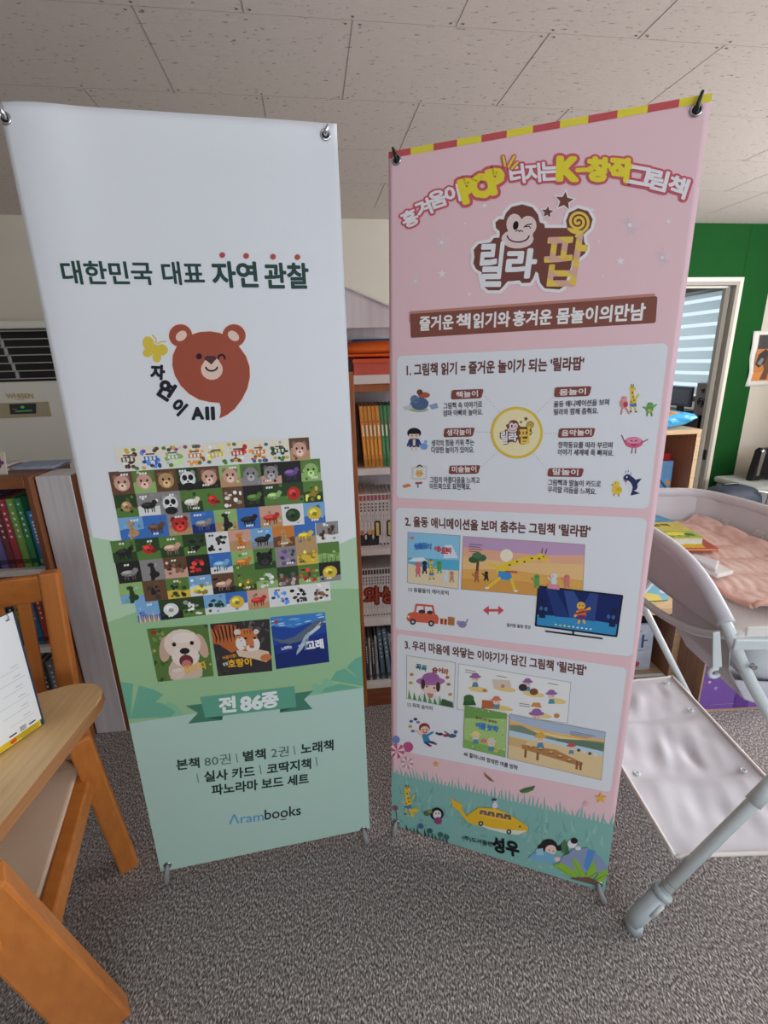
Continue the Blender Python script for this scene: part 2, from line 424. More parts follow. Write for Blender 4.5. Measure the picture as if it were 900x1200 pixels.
# the next room
NX = 4.70                                                       # its window wall
M['next_wall'] = mat('next_room_paint', (196, 194, 188), .8, var=.03)
bm = new_bm(); box(bm, (1.2, 7.9, 0), (NX+.2, 8.0, 2.4)); struct('wall_far', bm, M['next_wall'])
bm = new_bm(); box(bm, (1.2, YB+T, 2.32), (NX+.3, 8.0, 2.42)); struct('ceiling_next_room', bm, M['next_wall'])
bm = new_bm(); box(bm, (1.1, YB+T, 0), (1.2, 8.0, 2.4)); struct('wall_far_left', bm, M['next_wall'])
wN = RZ @ V((1, 0, 0))
atn = lambda px, py: to_room(hit(px, py, rm(NX, 0), wN))
wy0 = atn(848, 400)[1]; wy1 = atn(784, 400)[1]+.35
wz0 = .86; wz1 = atn(835, 338)[2]
bm = new_bm()
box(bm, (NX, YB+T, 0), (NX+.14, wy0, 2.4)); box(bm, (NX, wy1, 0), (NX+.14, 7.95, 2.4)); box(bm, (NX, wy0, 0), (NX+.14, wy1, wz0)); box(bm, (NX, wy0, wz1), (NX+.14, wy1, 2.4))
struct('wall_far_right', bm, M['next_wall'])
M['dark_frame'] = mat('dark_window_frame', (74, 66, 62), .5)
bm = new_bm()
for lo, hi in (((NX-.01, wy0-.05, wz0-.04), (NX+.06, wy0, wz1+.06)), ((NX-.01, wy1, wz0-.04), (NX+.06, wy1+.05, wz1+.06)), ((NX-.05, wy0-.05, wz1-.0), (NX+.06, wy1+.05, wz1+.075)), ((NX-.01, wy0, wz0-.04), (NX+.06, wy1, wz0))): box(bm, lo, hi)
wd = struct('window_1', bm, M['dark_frame'])
g = bpy.data.materials.new('window_glass'); g.use_nodes = True
b = g.node_tree.nodes['Principled BSDF']; b.inputs['Roughness'].default_value = .02; b.inputs['Transmission Weight'].default_value = 1; b.inputs['IOR'].default_value = 1.05; b.inputs['Base Color'].default_value = (.9, .97, 1, 1)
bm = new_bm(); box(bm, (NX+.09, wy0, wz0), (NX+.095, wy1, wz1))
for v in bm.verts: v.co = RZ @ v.co
link('pane', bm, g, wd)
# zebra roller blind: opaque and sheer bands take turns
bl = thing('roller_blind', 'striped white zebra roller blind in the window beyond the doorway', 'blind', rm(NX-.02, (wy0+wy1)/2, wz0))
ol = bl.location.copy()
f1 = mat('blind_fabric', (222, 226, 226), .8)
nt = f1.node_tree; bs = nt.nodes['Principled BSDF']; tr = nt.nodes.new('ShaderNodeBsdfTranslucent'); tr.inputs[0].default_value = (.84, .90, .90, 1)
mx = nt.nodes.new('ShaderNodeMixShader'); mx.inputs[0].default_value = .75
nt.links.new(bs.outputs[0], mx.inputs[1]); nt.links.new(tr.outputs[0], mx.inputs[2]); nt.links.new(mx.outputs[0], nt.nodes['Material Output'].inputs[0])
nb = 9; bh_ = (wz1-wz0)/nb
for k in range(nb):
    bm = new_bm(); z0 = wz0 + bh_*k + .3*bh_
    box(bm, (NX-.022, wy0+.004, z0), (NX-.02, wy1-.004, z0+bh_*.7))
    for v in bm.verts: v.co = RZ @ v.co
    link('fabric_band', bm, f1, bl, ol)
bm = new_bm(); tube(bm, [rm(NX-.05, wy0+.01, wz1-.025), rm(NX-.05, wy1-.01, wz1-.025)], .022, sub=1); link('roller_tube', bm, M['grey_plastic'], bl, ol)
bm = new_bm(); tube(bm, [rm(NX-.02, wy0+.01, wz0+.02), rm(NX-.02, wy1-.01, wz0+.02)], .009, sub=1); link('bottom_rail', bm, M['white_metal'], bl, ol)
# ------------------------------------------------------------------ furniture behind the banners
M['oak'] = wood('honey_pine', (176, 108, 58), (150, 86, 42), 'z')
M['brown_wood'] = wood('brown_laminate', (132, 80, 48), (112, 64, 38), 'z')
M['brown_wood_x'] = wood('brown_laminate_across', (140, 84, 50), (118, 68, 40), 'x')
M['gray_wood'] = wood('whitewashed_board', (224, 220, 224), (208, 204, 208), 'z', .6, 3)
M['white_board'] = mat('white_melamine', (222, 218, 212), .5, var=.02)
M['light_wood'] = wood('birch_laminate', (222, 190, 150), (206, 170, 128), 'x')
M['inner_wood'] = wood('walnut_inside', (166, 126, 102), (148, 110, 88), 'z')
cov_cache = {}
def cover(c, rough=.45):
    if c not in cov_cache: cov_cache[c] = mat('book_cover_%d' % len(cov_cache), c, rough, var=.08, vscale=30)
    return cov_cache[c]
def dark(c, k=.6): return tuple(int(v*k) for v in c)
def lum(c): return .3*c[0]+.6*c[1]+.1*c[2]
class Spine:
    def __init__(s, o, x, z, d): s.o = o; s.b = V((0, 0, 0)); s.y0 = d
    def P(s, u, v, d=0): return V((u, s.y0-d, v))
    def uv(s, px, py): return (px, -py)
def book(label, c, loc, rotz, w, h, d, lean=0, group=None, art=None, band=None, page=True):
    """a book standing with its spine towards -y of its own frame; x = thickness, origin at spine bottom centre"""
    root = thing('book', label, 'book', loc, rotz, group)
    root.rotation_euler = (0, lean, rotz)
    t = min(.003, w*.16)
    bm = new_bm(); box(bm, (-w/2, 0, 0), (-w/2+t, d, h)); box(bm, (w/2-t, 0, 0), (w/2, d, h)); box(bm, (-w/2, 0, 0), (w/2, t, h), bev=min(.0012, w*.1))
    link('cover', bm, cover(c), root)
    bm = new_bm(); box(bm, (-w/2+t, t, .004), (w/2-t, d-.005, h-.004)); link('page_block', bm, M['paper'], root)
    a = Art(Spine(None, 0, 0, 0), .0004)
    if art: art(a, w, h)
    else:
        ink = (235, 230, 215) if lum(c) < 150 else (70, 60, 55)
        n = 5 + int(h*14) % 3
        for k in range(n):
            zc = h*(.80-.42*k/n); a.uvpoly([(-w*.13, zc-.004), (w*.13, zc-.004), (w*.13, zc+.004*(.6+.4*(k % 2))), (-w*.13, zc+.004)], ink)
        a.uvpoly([(-w*.5, h*.06), (w*.5, h*.06), (w*.5, h*.13), (-w*.5, h*.13)], band or dark(c))
        a.ell(0, -h*.92, w*.16, w*.16, ink)
    # art was made in the book's own frame
    a.done('spine_print', root, (0, 0, 0))
    return root

TB = .10                                                       # bookcases: turned like the wall
RB = Matrix.Rotation(TB, 3, 'Z')
# --- left bookcase (front right bottom corner near the whitewashed pillar)
def bookcase(name, label, loc, rotz, build):
    r = thing(name, label, 'bookcase', loc, rotz); build(r); return r
LB = V((-1.173, 1.585, 0))
def lb_pt(x, y, z): return LB + RB @ V((x, y, z))
def build_left(r):
    W = 1.15; D = .27; Ht = 1.055
    bm = new_bm(); box(bm, (-W, 0, 0), (-W+.03, D, Ht), bev=.002); link('side_panel', bm, M['brown_wood'], r)
    bm = new_bm(); box(bm, (-.018, 0, 0), (0, D, Ht), bev=.002); link('side_panel', bm, M['brown_wood'], r)
    bm = new_bm(); box(bm, (-W+.03, -.001, Ht-.038), (-.018, D, Ht), bev=.002); link('top_board', bm, M['brown_wood_x'], r)
    bm = new_bm(); box(bm, (-W+.03, D-.012, .02), (-.018, D-.002, Ht-.038)); link('back_panel', bm, M['inner_wood'], r)
    bm = new_bm(); box(bm, (-W+.03, .01, 0), (-.018, .03, .08)); link('plinth', bm, M['brown_wood_x'], r)
    for z in (.10, .415, .725):
        bm = new_bm(); box(bm, (-W+.03, .004, z-.022), (-.018, D-.012, z), bev=.002); link('shelf', bm, M['white_board'], r)
bookcase('bookcase', 'brown bookcase with white shelf edges behind the slatted chair, full of thin books', LB, TB, build_left)
cols = [((58, 142, 92), 'green'), ((126, 172, 84), 'light green'), ((176, 62, 78), 'crimson'), ((124, 58, 70), 'dark red'), ((112, 106, 168), 'lilac'), ((54, 66, 134), 'navy'), ((208, 92, 42), 'orange'), ((196, 88, 92), 'rose'), ((88, 62, 84), 'plum'), ((40, 72, 160), 'royal blue'), ((48, 98, 186), 'bright blue'), ((168, 64, 52), 'brick red')]
x = -.021
def ordw(k): return ('first second third fourth fifth sixth seventh eighth ninth tenth eleventh twelfth thirteenth fourteenth fifteenth sixteenth seventeenth eighteenth nineteenth twentieth').split()[k]
ks = [(58, 142, 92)]
bk = book('short blue and green book at the end of the upper row in the brown bookcase', (52, 128, 196), lb_pt(x-.016, .035, .7255), TB, .022, .205, .17, -.03, 'books in the brown bookcase, upper row', band=(126, 172, 84))
x -= .032
for i, (c, nm) in enumerate(cols[:11]):
    w = .021+.004*((i*5) % 3)/2
    book("tall %s book, %s from the right in the brown bookcase's upper row" % (nm, ordw(i+1)), c, lb_pt(x-w/2, .03, .7255), TB, w, .252, .18, -.03, 'books in the brown bookcase, upper row')
    x -= w+.0022
cols2 = [((46, 74, 150), 'navy'), ((60, 150, 200), 'sky blue'), ((178, 70, 50), 'red'), ((46, 120, 180), 'blue'), ((40, 96, 130), 'teal'), ((180, 150, 70), 'mustard'), ((44, 52, 100), 'dark blue'), ((90, 60, 60), 'maroon'), ((150, 160, 165), 'grey')]
x = -.026
for i, (c, nm) in enumerate(cols2):
    w = .022
    book('%s book in the middle row of the brown bookcase, seen between the chair slats' % nm, c, lb_pt(x-w/2, .03, .4155), TB, w, .235, .18, -.02, 'books in the brown bookcase, middle row'); x -= w+.003
x = -.03
for i, (c, nm) in enumerate([((206, 204, 200), 'white'), ((190, 192, 196), 'pale grey'), ((120, 130, 140), 'slate grey'), ((60, 64, 70), 'charcoal'), ((214, 206, 190), 'cream'), ((70, 80, 96), 'blue grey'), ((160, 150, 140), 'taupe')]):
    w = .026
    book('%s book in the bottom row of the brown bookcase, below the chair slats' % nm, c, lb_pt(x-w/2, .03, .1005), TB, w, .24, .18, -.02, 'books in the brown bookcase, bottom row'); x -= w+.003
# paper stack, folders and a picture card on top of it
def slab_stack(name, label, cat, loc, rotz, lays, group=None):
    r = thing(name, label, cat, loc, rotz, group); z = 0
    for (nm, w, d, h, c, dx, dy, rz) in lays:
        bm = new_bm(); box(bm, (-w/2+dx, -d/2+dy, z), (w/2+dx, d/2+dy, z+h), rot=Matrix.Rotation(rz, 3, 'Z'), bev=min(.001, h*.3)); link(nm, bm, cover(c, .6), r); z += h+.0003
    return r
slab_stack('paper_stack', 'low stack of pink and white papers lying on top of the brown bookcase', 'papers', lb_pt(-.215, .17, 1.0555), TB+.02, [('sheet_bundle', .16, .15, .008, (206, 196, 192), 0, 0, 0), ('sheet_bundle', .155, .14, .006, (196, 150, 150), -.01, 0, .04), ('sheet_bundle', .15, .14, .005, (220, 218, 214), .0, 0, -.05)])
slab_stack('document_folder', 'flat pale blue folder lying on top of the brown bookcase near the pillar', 'folder', lb_pt(-.055, .185, 1.0555), TB-.05, [('folder_back', .15, .12, .003, (150, 168, 196), 0, 0, 0), ('sheets', .14, .11, .006, (214, 214, 216), 0, 0, .02), ('folder_front', .15, .12, .003, (160, 178, 206), .004, 0, .02)])
pc = thing('picture_card', 'upright cream card with a plum flower on top of the brown bookcase', 'card', atz(8.5, 556, 1.0565)-RB @ V((.02, 0, 0)), TB)
bm = new_bm(); box(bm, (-.09, 0, 0), (.02, .004, .075), rot=Matrix.Rotation(-.18, 3, 'X')); link('card', bm, cover((214, 206, 190), .7), pc)
bm = new_bm(); box(bm, (-.05, .014, 0), (-.02, .05, .002)); box(bm, (-.05, .014, 0), (-.02, .016, .05)); link('easel_back', bm, cover((190, 182, 170), .7), pc)
a = Art(Spine(None, 0, 0, 0), .001)
for k in range(5): a.ell(-.004+.011*math.cos(k*1.257), -.04-.011*math.sin(k*1.257), .009, .007, (120, 66, 110), 72*k, 10)
a.ell(-.004, -.04, .005, .005, (200, 170, 90))
for i_, p_ in enumerate(a.vs): a.vs[i_] = Matrix.Rotation(-.18, 3, 'X') @ p_
a.done('flower_print', pc, (0, 0, 0))

# --- the house-shaped bookcase with whitewashed pillar and gable, behind the two banners
HB = V((-1.17, 1.61, 0))
def hb(x, y, z): return HB + RB @ V((x, y, z))
hN = RB @ V((0, 1, 0))
def hbx(px, py): q = RB.transposed() @ (hit(px, py, HB, hN)-HB); return q
hx_div = hbx(411, 460).x
SH = [.112, .405, .708, 1.021, 1.347]
hr = thing('house_bookcase', 'house-shaped bookcase with whitewashed pillar and gable between the two banners', 'bookcase', HB, TB)
D = .30
bm = new_bm(); box(bm, (0, 0, 0), (.112, .13, 1.05), bev=.002); tag(link('pillar', bm, M['gray_wood'], hr), 'whitewashed grey pillar board')
ups = [.112, .60, hx_div-.012, hx_div+.55]
for i, u in enumerate(ups):
    bm = new_bm(); box(bm, (u, .002, 0), (u+.024 if i else u+.034, D, 1.05 if i == 0 else 1.36), bev=.0015); link('upright', bm, M['oak'] if i > 1 else M['brown_wood'], hr)
for i in range(3):
    xa = ups[i]+(.024 if i else .034); xb = ups[i+1]
    for j, z in enumerate(SH):
        if i == 0 and j == 4: continue
        th = .024 if j < 4 else .03
        bm = new_bm(); box(bm, (xa, .006, z-th), (xb, D-.012, z), bev=.0015); link('shelf', bm, M['white_board'], hr)
        if j == 4:
            bm = new_bm(); box(bm, (xa, .02, z-th-.026), (xb, .045, z-th)); link('shelf_rail', bm, M['oak'], hr)
    bm = new_bm(); box(bm, (xa, .01, 0), (xb, .03, .088)); link('plinth', bm, M['brown_wood_x'], hr)
bm = new_bm(); box(bm, (.146, D-.012, .0), (ups[1], D-.002, 1.05)); box(bm, (ups[1], D-.012, 0), (ups[3], D-.002, 1.6)); link('back_panel', bm, M['gray_wood'], hr)
# gable board over the bay, its roof edge falling to the right
g0 = hbx(404, 337); g1 = hbx(455, 359); zb = hbx(430, 384).z
sl = (g1.z-g0.z)/(g1.x-g0.x); pk = g0.x-.13
zpk = g0.z + sl*(pk-g0.x); xr = g1.x + (zb+.02-g1.z)/sl
Rxz = Matrix(((1, 0, 0), (0, 0, 1), (0, 1, 0)))
bm = new_bm(); prism(bm, [(2*pk-xr, zb), (xr, zb), (xr, zb+.02), (pk, zpk), (2*pk-xr, zb+.02)], .0, .022, Rxz); link('gable_board', bm, M['gray_wood'], hr)
for sgn in (1, -1):
    bm = new_bm(); xe = pk+sgn*(xr-pk)
    prism(bm, [(pk, zpk), (xe, zb+.02), (xe, zb+.026), (pk, zpk+.006)] if sgn > 0 else [(xe, zb+.02), (pk, zpk), (pk, zpk+.006), (xe, zb+.026)], -.006, D, Rxz); link('roof_board', bm, M['gray_wood'], hr)
# books in the narrow gap: orange and green picture-book series
def series_art(c, ink):
    def f(a, w, h):
        a.ell(0, -h*.745, w*.22, w*.25, (196, 60, 50), n=10)
        for k in range(6): a.uvpoly([(-w*.2, h*(.68-.03*k)-.004), (w*.2, h*(.68-.03*k)-.004), (w*.2, h*(.68-.03*k)+.003), (-w*.2, h*(.68-.03*k)+.003)], ink)
        a.uvpoly([(-w*.28, h*.2), (w*.1, h*.2), (w*.1, h*.46), (-w*.28, h*.46)], tuple(min(255, int(v*1.12)+10) for v in c))
        a.uvpoly([(-w*.5, h*.02), (w*.5, h*.02), (w*.5, h*.13), (-w*.5, h*.13)], dark(c, .82))
    return f
xs = hx_div+.026; w = .0125
hgt = .219
for i in range(10):
    c = [(226, 158, 66), (222, 150, 58)][i % 2] if i < 5 else [(78, 150, 84), (74, 142, 100)][i % 2]
    nm = 'orange' if i < 5 else 'green'
    book('slim %s picture book between the banners, %s %s one from the left' % (nm, ordw(i % 5), nm), c, hb(xs+w/2+i*(w+.0016)+.014, .03, SH[3]+.0016), TB, w, hgt, .19, -.055, 'orange and green picture books between the banners', art=series_art(c, (250, 246, 225)))
# white comic series with lettering running across the spines
def lettered_row(n, x0, z, w, h, heads, word, wx0, wx1, wz0, wz1, fill, edge, labelf, group, extra=None):
    vs_, fs, be = glyphs(word, 3, 0)
    X0 = min(v[0] for v in vs_); X1 = max(v[0] for v in vs_); Y0 = min(v[1] for v in vs_); Y1 = max(v[1] for v in vs_)
    mp = lambda p: (wx0+(p[0]-X0)/(X1-X0)*(wx1-wx0), wz0+(p[1]-Y0)/(Y1-Y0)*(wz1-wz0))
    def stroke_bm(bw):
        bm = bmesh.new()
        P = [mp(p) for p in vs_]; vv = [bm.verts.new((x, 0, z_)) for x, z_ in P]
        for q in fs:
            try: bm.faces.new([vv[i] for i in q])
            except ValueError: pass
        for i, j in be:
            (xa, ya), (xb, yb) = P[i], P[j]; l = math.hypot(xb-xa, yb-ya) or 1; nx, ny = -(yb-ya)/l*bw, (xb-xa)/l*bw
            bm.faces.new([bm.verts.new((p, 0, q)) for p, q in ((xa+nx, ya+ny), (xb+nx, yb+ny), (xb-nx, yb-ny), (xa-nx, ya-ny))])
            bm.faces.new([bm.verts.new((xa+bw*math.cos(k*PI/4), 0, ya+bw*math.sin(k*PI/4))) for k in range(8)])
        return bm
    L2 = [(stroke_bm(.0075), edge), (stroke_bm(.0015), fill)]
    for i in range(n):
        xa = x0+i*(w+.0006)
        def art(a, w_, h_, i=i, xa=xa):
            hc = heads[i % len(heads)]
            a.uvpoly([(-w_*.36, h_*.88), (w_*.36, h_*.88), (w_*.36, h_*.975), (-w_*.36, h_*.975)], hc)
            for k in range(3): a.uvpoly([(-w_*.2, h_*(.80-.06*k)), (w_*.2, h_*(.80-.06*k)), (w_*.2, h_*(.835-.06*k)), (-w_*.2, h_*(.835-.06*k))], (60, 60, 64))
            for k in range(4): a.uvpoly([(-w_*.12, h_*(.60-.035*k)), (w_*.12, h_*(.60-.035*k)), (w_*.12, h_*(.618-.035*k)), (-w_*.12, h_*(.618-.035*k))], (120, 122, 126))
            a.ell(0, -h_*.055, w_*.3, w_*.34, (44, 52, 84), n=8)
            if extra: extra(a, w_, h_, i)
            for bm0, c in L2:
                b2 = bm0.copy(); x_lo, x_hi = xa, xa+w_
                for co_, no in (((x_lo, 0, 0), (-1, 0, 0)), ((x_hi, 0, 0), (1, 0, 0))):
                    bmesh.ops.bisect_plane(b2, geom=b2.verts[:]+b2.edges[:]+b2.faces[:], plane_co=co_, plane_no=no, clear_outer=True)
                for f in b2.faces:
                    a._add([(v.co.x-xa-w_/2, v.co.z) for v in f.verts], [range(len(f.verts))], c); a.d -= a.step
                a.d += a.step*2; b2.free()
        book(labelf(i), (224, 222, 218), hb(xa+w/2, .03, z+.0006), TB, w, h, .15, 0, group, art=art)
def chars(a, w, h, i):
    if i < 5:
        a.uvpoly([(-w*.5, h*.04), (w*.5, h*.04), (w*.5, h*(.24+.05*(i % 2))), (-w*.5, h*.25)], (52, 50, 62))
        if i in (0, 2, 3): a.ell(0, -h*.29, w*.48, h*.05, (196, 128, 84) if i < 2 else (214, 160, 84), n=10)
        if i in (1, 3): a.ell(0, -h*.2, w*.3, h*.05, (226, 222, 220), n=8)
x0 = hx_div+.0135
lettered_row(11, x0, SH[2], .0135, .212, [(170, 92, 84), (160, 84, 96), (150, 90, 110)], '11', .062+x0, .118+x0, .048, .098, (236, 218, 120), (36, 32, 30), lambda i: 'white comic book with a red head band between the banners, %s from the left' % ordw(i), 'white comic books with yellow numerals between the banners', chars)
x0 = hx_div+.0135
lettered_row(14, x0, SH[1], .0105, .215, [(66, 60, 60), (84, 78, 76)], '와상', x0+.006, x0+.135, .062, .135, (190, 84, 62), (120, 52, 44), lambda i: 'white comic book with a dark head band under red lettering, %s from the left' % ordw(i), 'white comic books with red lettering between the banners')
x = hx_div+.016; pl_ = None
for i, (c, nm, w_, h_, ln) in enumerate([((40, 62, 92), 'navy', .012, .20, -.02), ((196, 190, 170), 'cream', .008, .2, -.02), ((66, 78, 84), 'dark grey', .012, .19, -.03), ((176, 182, 186), 'silver grey', .010, .21, -.03), ((84, 112, 128), 'slate blue', .018, .235, -.06), ((100, 134, 148), 'grey blue', .017, .24, -.09), ((154, 150, 166), 'lavender grey', .015, .215, -.13), ((176, 78, 112), 'magenta', .010, .24, -.15), ((52, 116, 92), 'green', .009, .24, -.15), ((180, 60, 66), 'red', .009, .245, -.15)]):
    if pl_: x = max(pl_[0]+pl_[1]+.002, pl_[0]+pl_[1] - h_*math.sin(-pl_[2]) + h_*math.sin(-ln) + .0025)
    pl_ = (x, w_, ln)
    book('%s book leaning in the lowest row between the two banners' % nm, c, hb(x+w_/2, .03, SH[0]+.0006+w_/2*math.sin(-ln)), TB, w_, h_, .18, ln, 'leaning books in the lowest row between the banners')
# first books of the left bay, just right of the pillar
for j, (z, its) in enumerate(((SH[2], [((214, 216, 220), 'white'), ((70, 100, 150), 'blue')]), (SH[1], [((176, 196, 214), 'pale blue'), ((60, 90, 140), 'blue')]), (SH[0], [((206, 176, 84), 'yellow'), ((120, 80, 60), 'brown')]))):
    x = .150
    for c, nm in its:
        book('%s book beside the pillar at the left banner, %s shelf' % (nm, ('second', 'third', 'lowest')[j]), c, hb(x+.011, .02, z+.0006), TB, .02, .225-.02*j, .18, 0, 'books beside the whitewashed pillar'); x += .024
# things on the top shelf under the gable

bxh = hbx(430, 421).z - SH[4]
t = thing('storage_box', 'salmon red storage box under the orange bag on the top shelf between the banners', 'box', hb(hx_div+.18, .012, SH[4]+.0004), TB)
bm = new_bm(); box(bm, (-.165, 0, 0), (.2, .004, bxh)); box(bm, (-.165, .226, 0), (.2, .23, bxh)); box(bm, (-.165, .004, 0), (-.161, .226, bxh)); box(bm, (.196, .004, 0), (.2, .226, bxh)); box(bm, (-.161, .004, 0), (.196, .226, .004)); box(bm, (-.161, .004, bxh-.012), (.196, .226, bxh-.008))
link('box_body', bm, mat('salmon_card', (206, 92, 70), .6, var=.06), t)
bm = new_bm(); box(bm, (-.168, -.004, bxh-.012), (.203, 0, bxh+.001)); box(bm, (-.168, .23, bxh-.012), (.203, .234, bxh+.001)); link('box_rim', bm, mat('orange_rim', (214, 84, 44), .5), t)
t = thing('fabric_bag', 'bright orange fabric bag lying on the salmon box between the banners', 'bag', hb(hx_div+.18, .125, SH[4]+bxh+.0012), TB)
bgh = (hbx(410, 398).z-SH[4]-bxh)*.9
def bagf(u, v):
    X = -.26+.45*u; a = 2*PI*v; e = 1-abs(2*u-1)**6
    ry = .115*e+.003; rz = bgh/2*(1.08-.25*u)*e+.002
    zz = rz + rz*math.sin(a)*(1+.10*math.sin(9*u+2*a)); return V((X, ry*math.cos(a), max(0, zz)))
bm = new_bm(); grid(bm, 40, 28, bagf)
link('bag_body', bm, mat('orange_cloth', (238, 108, 26), .75, var=.14, vscale=6, stretch=(1, 6, 8), bump=.3), t)
bm = new_bm(); tube(bm, [(-.22, -.112, .012), (-.06, -.121, .011), (.06, -.121, .010), (.17, -.11, .012)], [.004, .0045, .0045, .004]); link('drawstring_hem', bm, mat('orange_hem', (240, 92, 22), .7), t)
bch = zb-SH[4]-.035
t = thing('storage_bin', 'blue storage bin at the back of the top shelf under the gable', 'bin', hb(hx_div+.12, .262, SH[4]+.0004), TB)
bm = new_bm(); box(bm, (-.09, 0, 0), (.05, .02, bch), bev=.004); link('bin_body', bm, cover((36, 108, 186)), t)
bm = new_bm(); box(bm, (-.093, -.004, bch), (.053, .022, bch+.01), bev=.002); link('bin_lid', bm, cover((28, 84, 150)), t)
t = thing('framed_picture', 'navy edged frame with a pale picture leaning behind the orange bag', 'frame', hb(hx_div+.235, .255, SH[4]+.0004), TB)
bm = new_bm(); box(bm, (-.06, 0, 0), (.1, .012, bch-.01), bev=.002); link('frame_border', bm, cover((34, 40, 84)), t)
bm = new_bm(); prism(bm, [(-.05, .02), (.09, .02), (.09, bch-.02), (-.02, bch-.02), (-.05, bch-.05)], -.003, .0, Rxz); link('picture', bm, M['paper'], t)
# --- free-standing air conditioner against the back wall
yc = 3.86
c0 = to_room(atr(27, 470, yc)); cx = c0[0]; hw = abs(to_room(atr(80, 470, yc))[0]-cx)
zt = to_room(atr(30, 375, yc))[2]; zg1 = to_room(atr(30, 385, yc))[2]; zg0 = to_room(atr(30, 447, yc))[2]
ac = thing('air_conditioner', 'tall white floor-standing air conditioner against the back wall beside the left banner', 'air conditioner', rm(cx, yc, 0), TH)
M['ac_white'] = mat('ac_enamel', (206, 206, 198), .22)
bm = new_bm()
box(bm, (-hw, 0, 0), (hw, .36, zg0), bev=.012); box(bm, (-hw, 0, zg1), (hw, .36, zt), bev=.012)
box(bm, (-hw, .02, zg0-.02), (-hw+.03, .36, zg1+.02)); box(bm, (hw-.03, .02, zg0-.02), (hw, .36, zg1+.02)); box(bm, (-hw+.03, .14, zg0-.02), (hw-.03, .36, zg1+.02), mi=1)
link('cabinet', bm, [M['ac_white'], M['black_plastic']], ac)
for k in range(7):
    z = zg0+(zg1-zg0)*(k+.35)/6.6
    bm = new_bm(); box(bm, (-hw+.03, .012, z-.004), (hw-.03, .05, z+.004), bev=.002)
    link('louvre', bm, M['grey_plastic'], ac)
bm = new_bm()
for k in range(6):
    z = zg0+(zg1-zg0)*(k+.85)/6.6; xx = -.02-.012*k
    box(bm, (xx-.004, .03, z-.03), (xx+.004, .06, z+.03))
link('vane_stem', bm, M['grey_plastic'], ac)
acp = Plane(rm(cx, yc, 0), RZ @ V((1, 0, 0)), (0, 0, 1))
q = [to_room(atr(*p, yc)) for p in ((-6, 470.5), (57.5, 470.5), (57.5, 488))]
bm = new_bm(); box(bm, (q[0][0]-cx, -.006, q[2][2]), (q[1][0]-cx, 0, q[1][2]), bev=.002); dp = link('control_panel', bm, mat('champagne_panel', (168, 158, 132), .35, .4), ac)
a = Art(acp, .0075); a.poly([(11.5, 473.5), (43, 472.5), (43, 484.5), (13, 485.5)], (52, 56, 60))
a.ell(27, 477, 2.4, 1.6, (90, 190, 110)); a.stroke([(19, 482), (38, 481)], .6, (96, 190, 96)); a.stroke([(16, 479.5), (20, 479.3)], .5, (190, 90, 90))
a.done('display', dp, rm(cx, yc, 0), rotz=TH)
bm = new_bm()
for i in range(2):
    for j in range(3):
        p = to_room(atr(47+4.5*i, 474.5+4*j, yc)); box(bm, (p[0]-cx-.009, -.0085, p[2]-.006), (p[0]-cx+.009, -.006, p[2]+.006), bev=.001)
link('button', bm, M['grey_plastic'], dp)
a = Art(acp, .0012); a.text('WHISEN', (8, 466.8), (39.5, 466.5), 5.2, (176, 150, 96), bold=.035, res=3); a.arc(24, 467.3, 5, 1.4, 20, 160, .35, (190, 150, 90)); a.done('brand_lettering', ac, rm(cx, yc, 0), 'gold brand lettering', rotz=TH)

# --- poster on the back wall at the right
pp = Plane(rm(4.2, YB, 0), RZ @ V((1, 0, 0)), (0, 0, 1))
t = thing('poster', 'white-bordered art poster on the wall at the right edge of the photo', 'poster', pp.P(*pp.uv(895, 455), 0))
o = t.location.copy()
u0, v1 = pp.uv(884, 388); ub, v0 = pp.uv(874, 453)
W = .62
bm = new_bm()
def postf(i, j): return pp.P(u0+.012*math.sin(j*5+.6)*(1-i)+i*W+(ub-u0)*(1-j)*(1-i)*.0, v0+(v1-v0)*j, .004+.012*(1-i)**4*math.sin(j*6.2)**2)
vv = grid(bm, 16, 16, postf)
ex = bmesh.ops.extrude_face_region(bm, geom=bm.faces[:]); 
for v in [g_ for g_ in ex['geom'] if isinstance(g_, bmesh.types.BMVert)]: v.co -= pp.n*.0012
link('sheet', bm, M['paper'], t, o)
a = Art(pp, .0125, .0002)
U = lambda i, j: (u0+i*W, v0+(v1-v0)*j)
def up(pts, c): a.uvpoly([U(*p) for p in pts], c)
up([(.09, .1), (.93, .1), (.93, .93), (.09, .93)], (190, 122, 70)); up([(.09, .68), (.93, .68), (.93, .93), (.09, .93)], (70, 66, 66))
up([(.09, .1), (.5, .1), (.42, .3), (.09, .24)], (206, 136, 72)); up([(.2, .62), (.3, .66), (.5, .75), (.7, .7), (.8, .4), (.78, .12), (.7, .12), (.68, .35), (.5, .38), (.36, .3), (.34, .12), (.22, .12), (.27, .3), (.22, .45)], (104, 72, 56))
up([(.1, .4), (.13, .58), (.24, .68), (.3, .6), (.26, .42), (.17, .34)], (58, 54, 54)); up([(.13, .42), (.19, .52), (.24, .5), (.2, .38)], (120, 130, 126))
a.done('artwork_print', t, o)

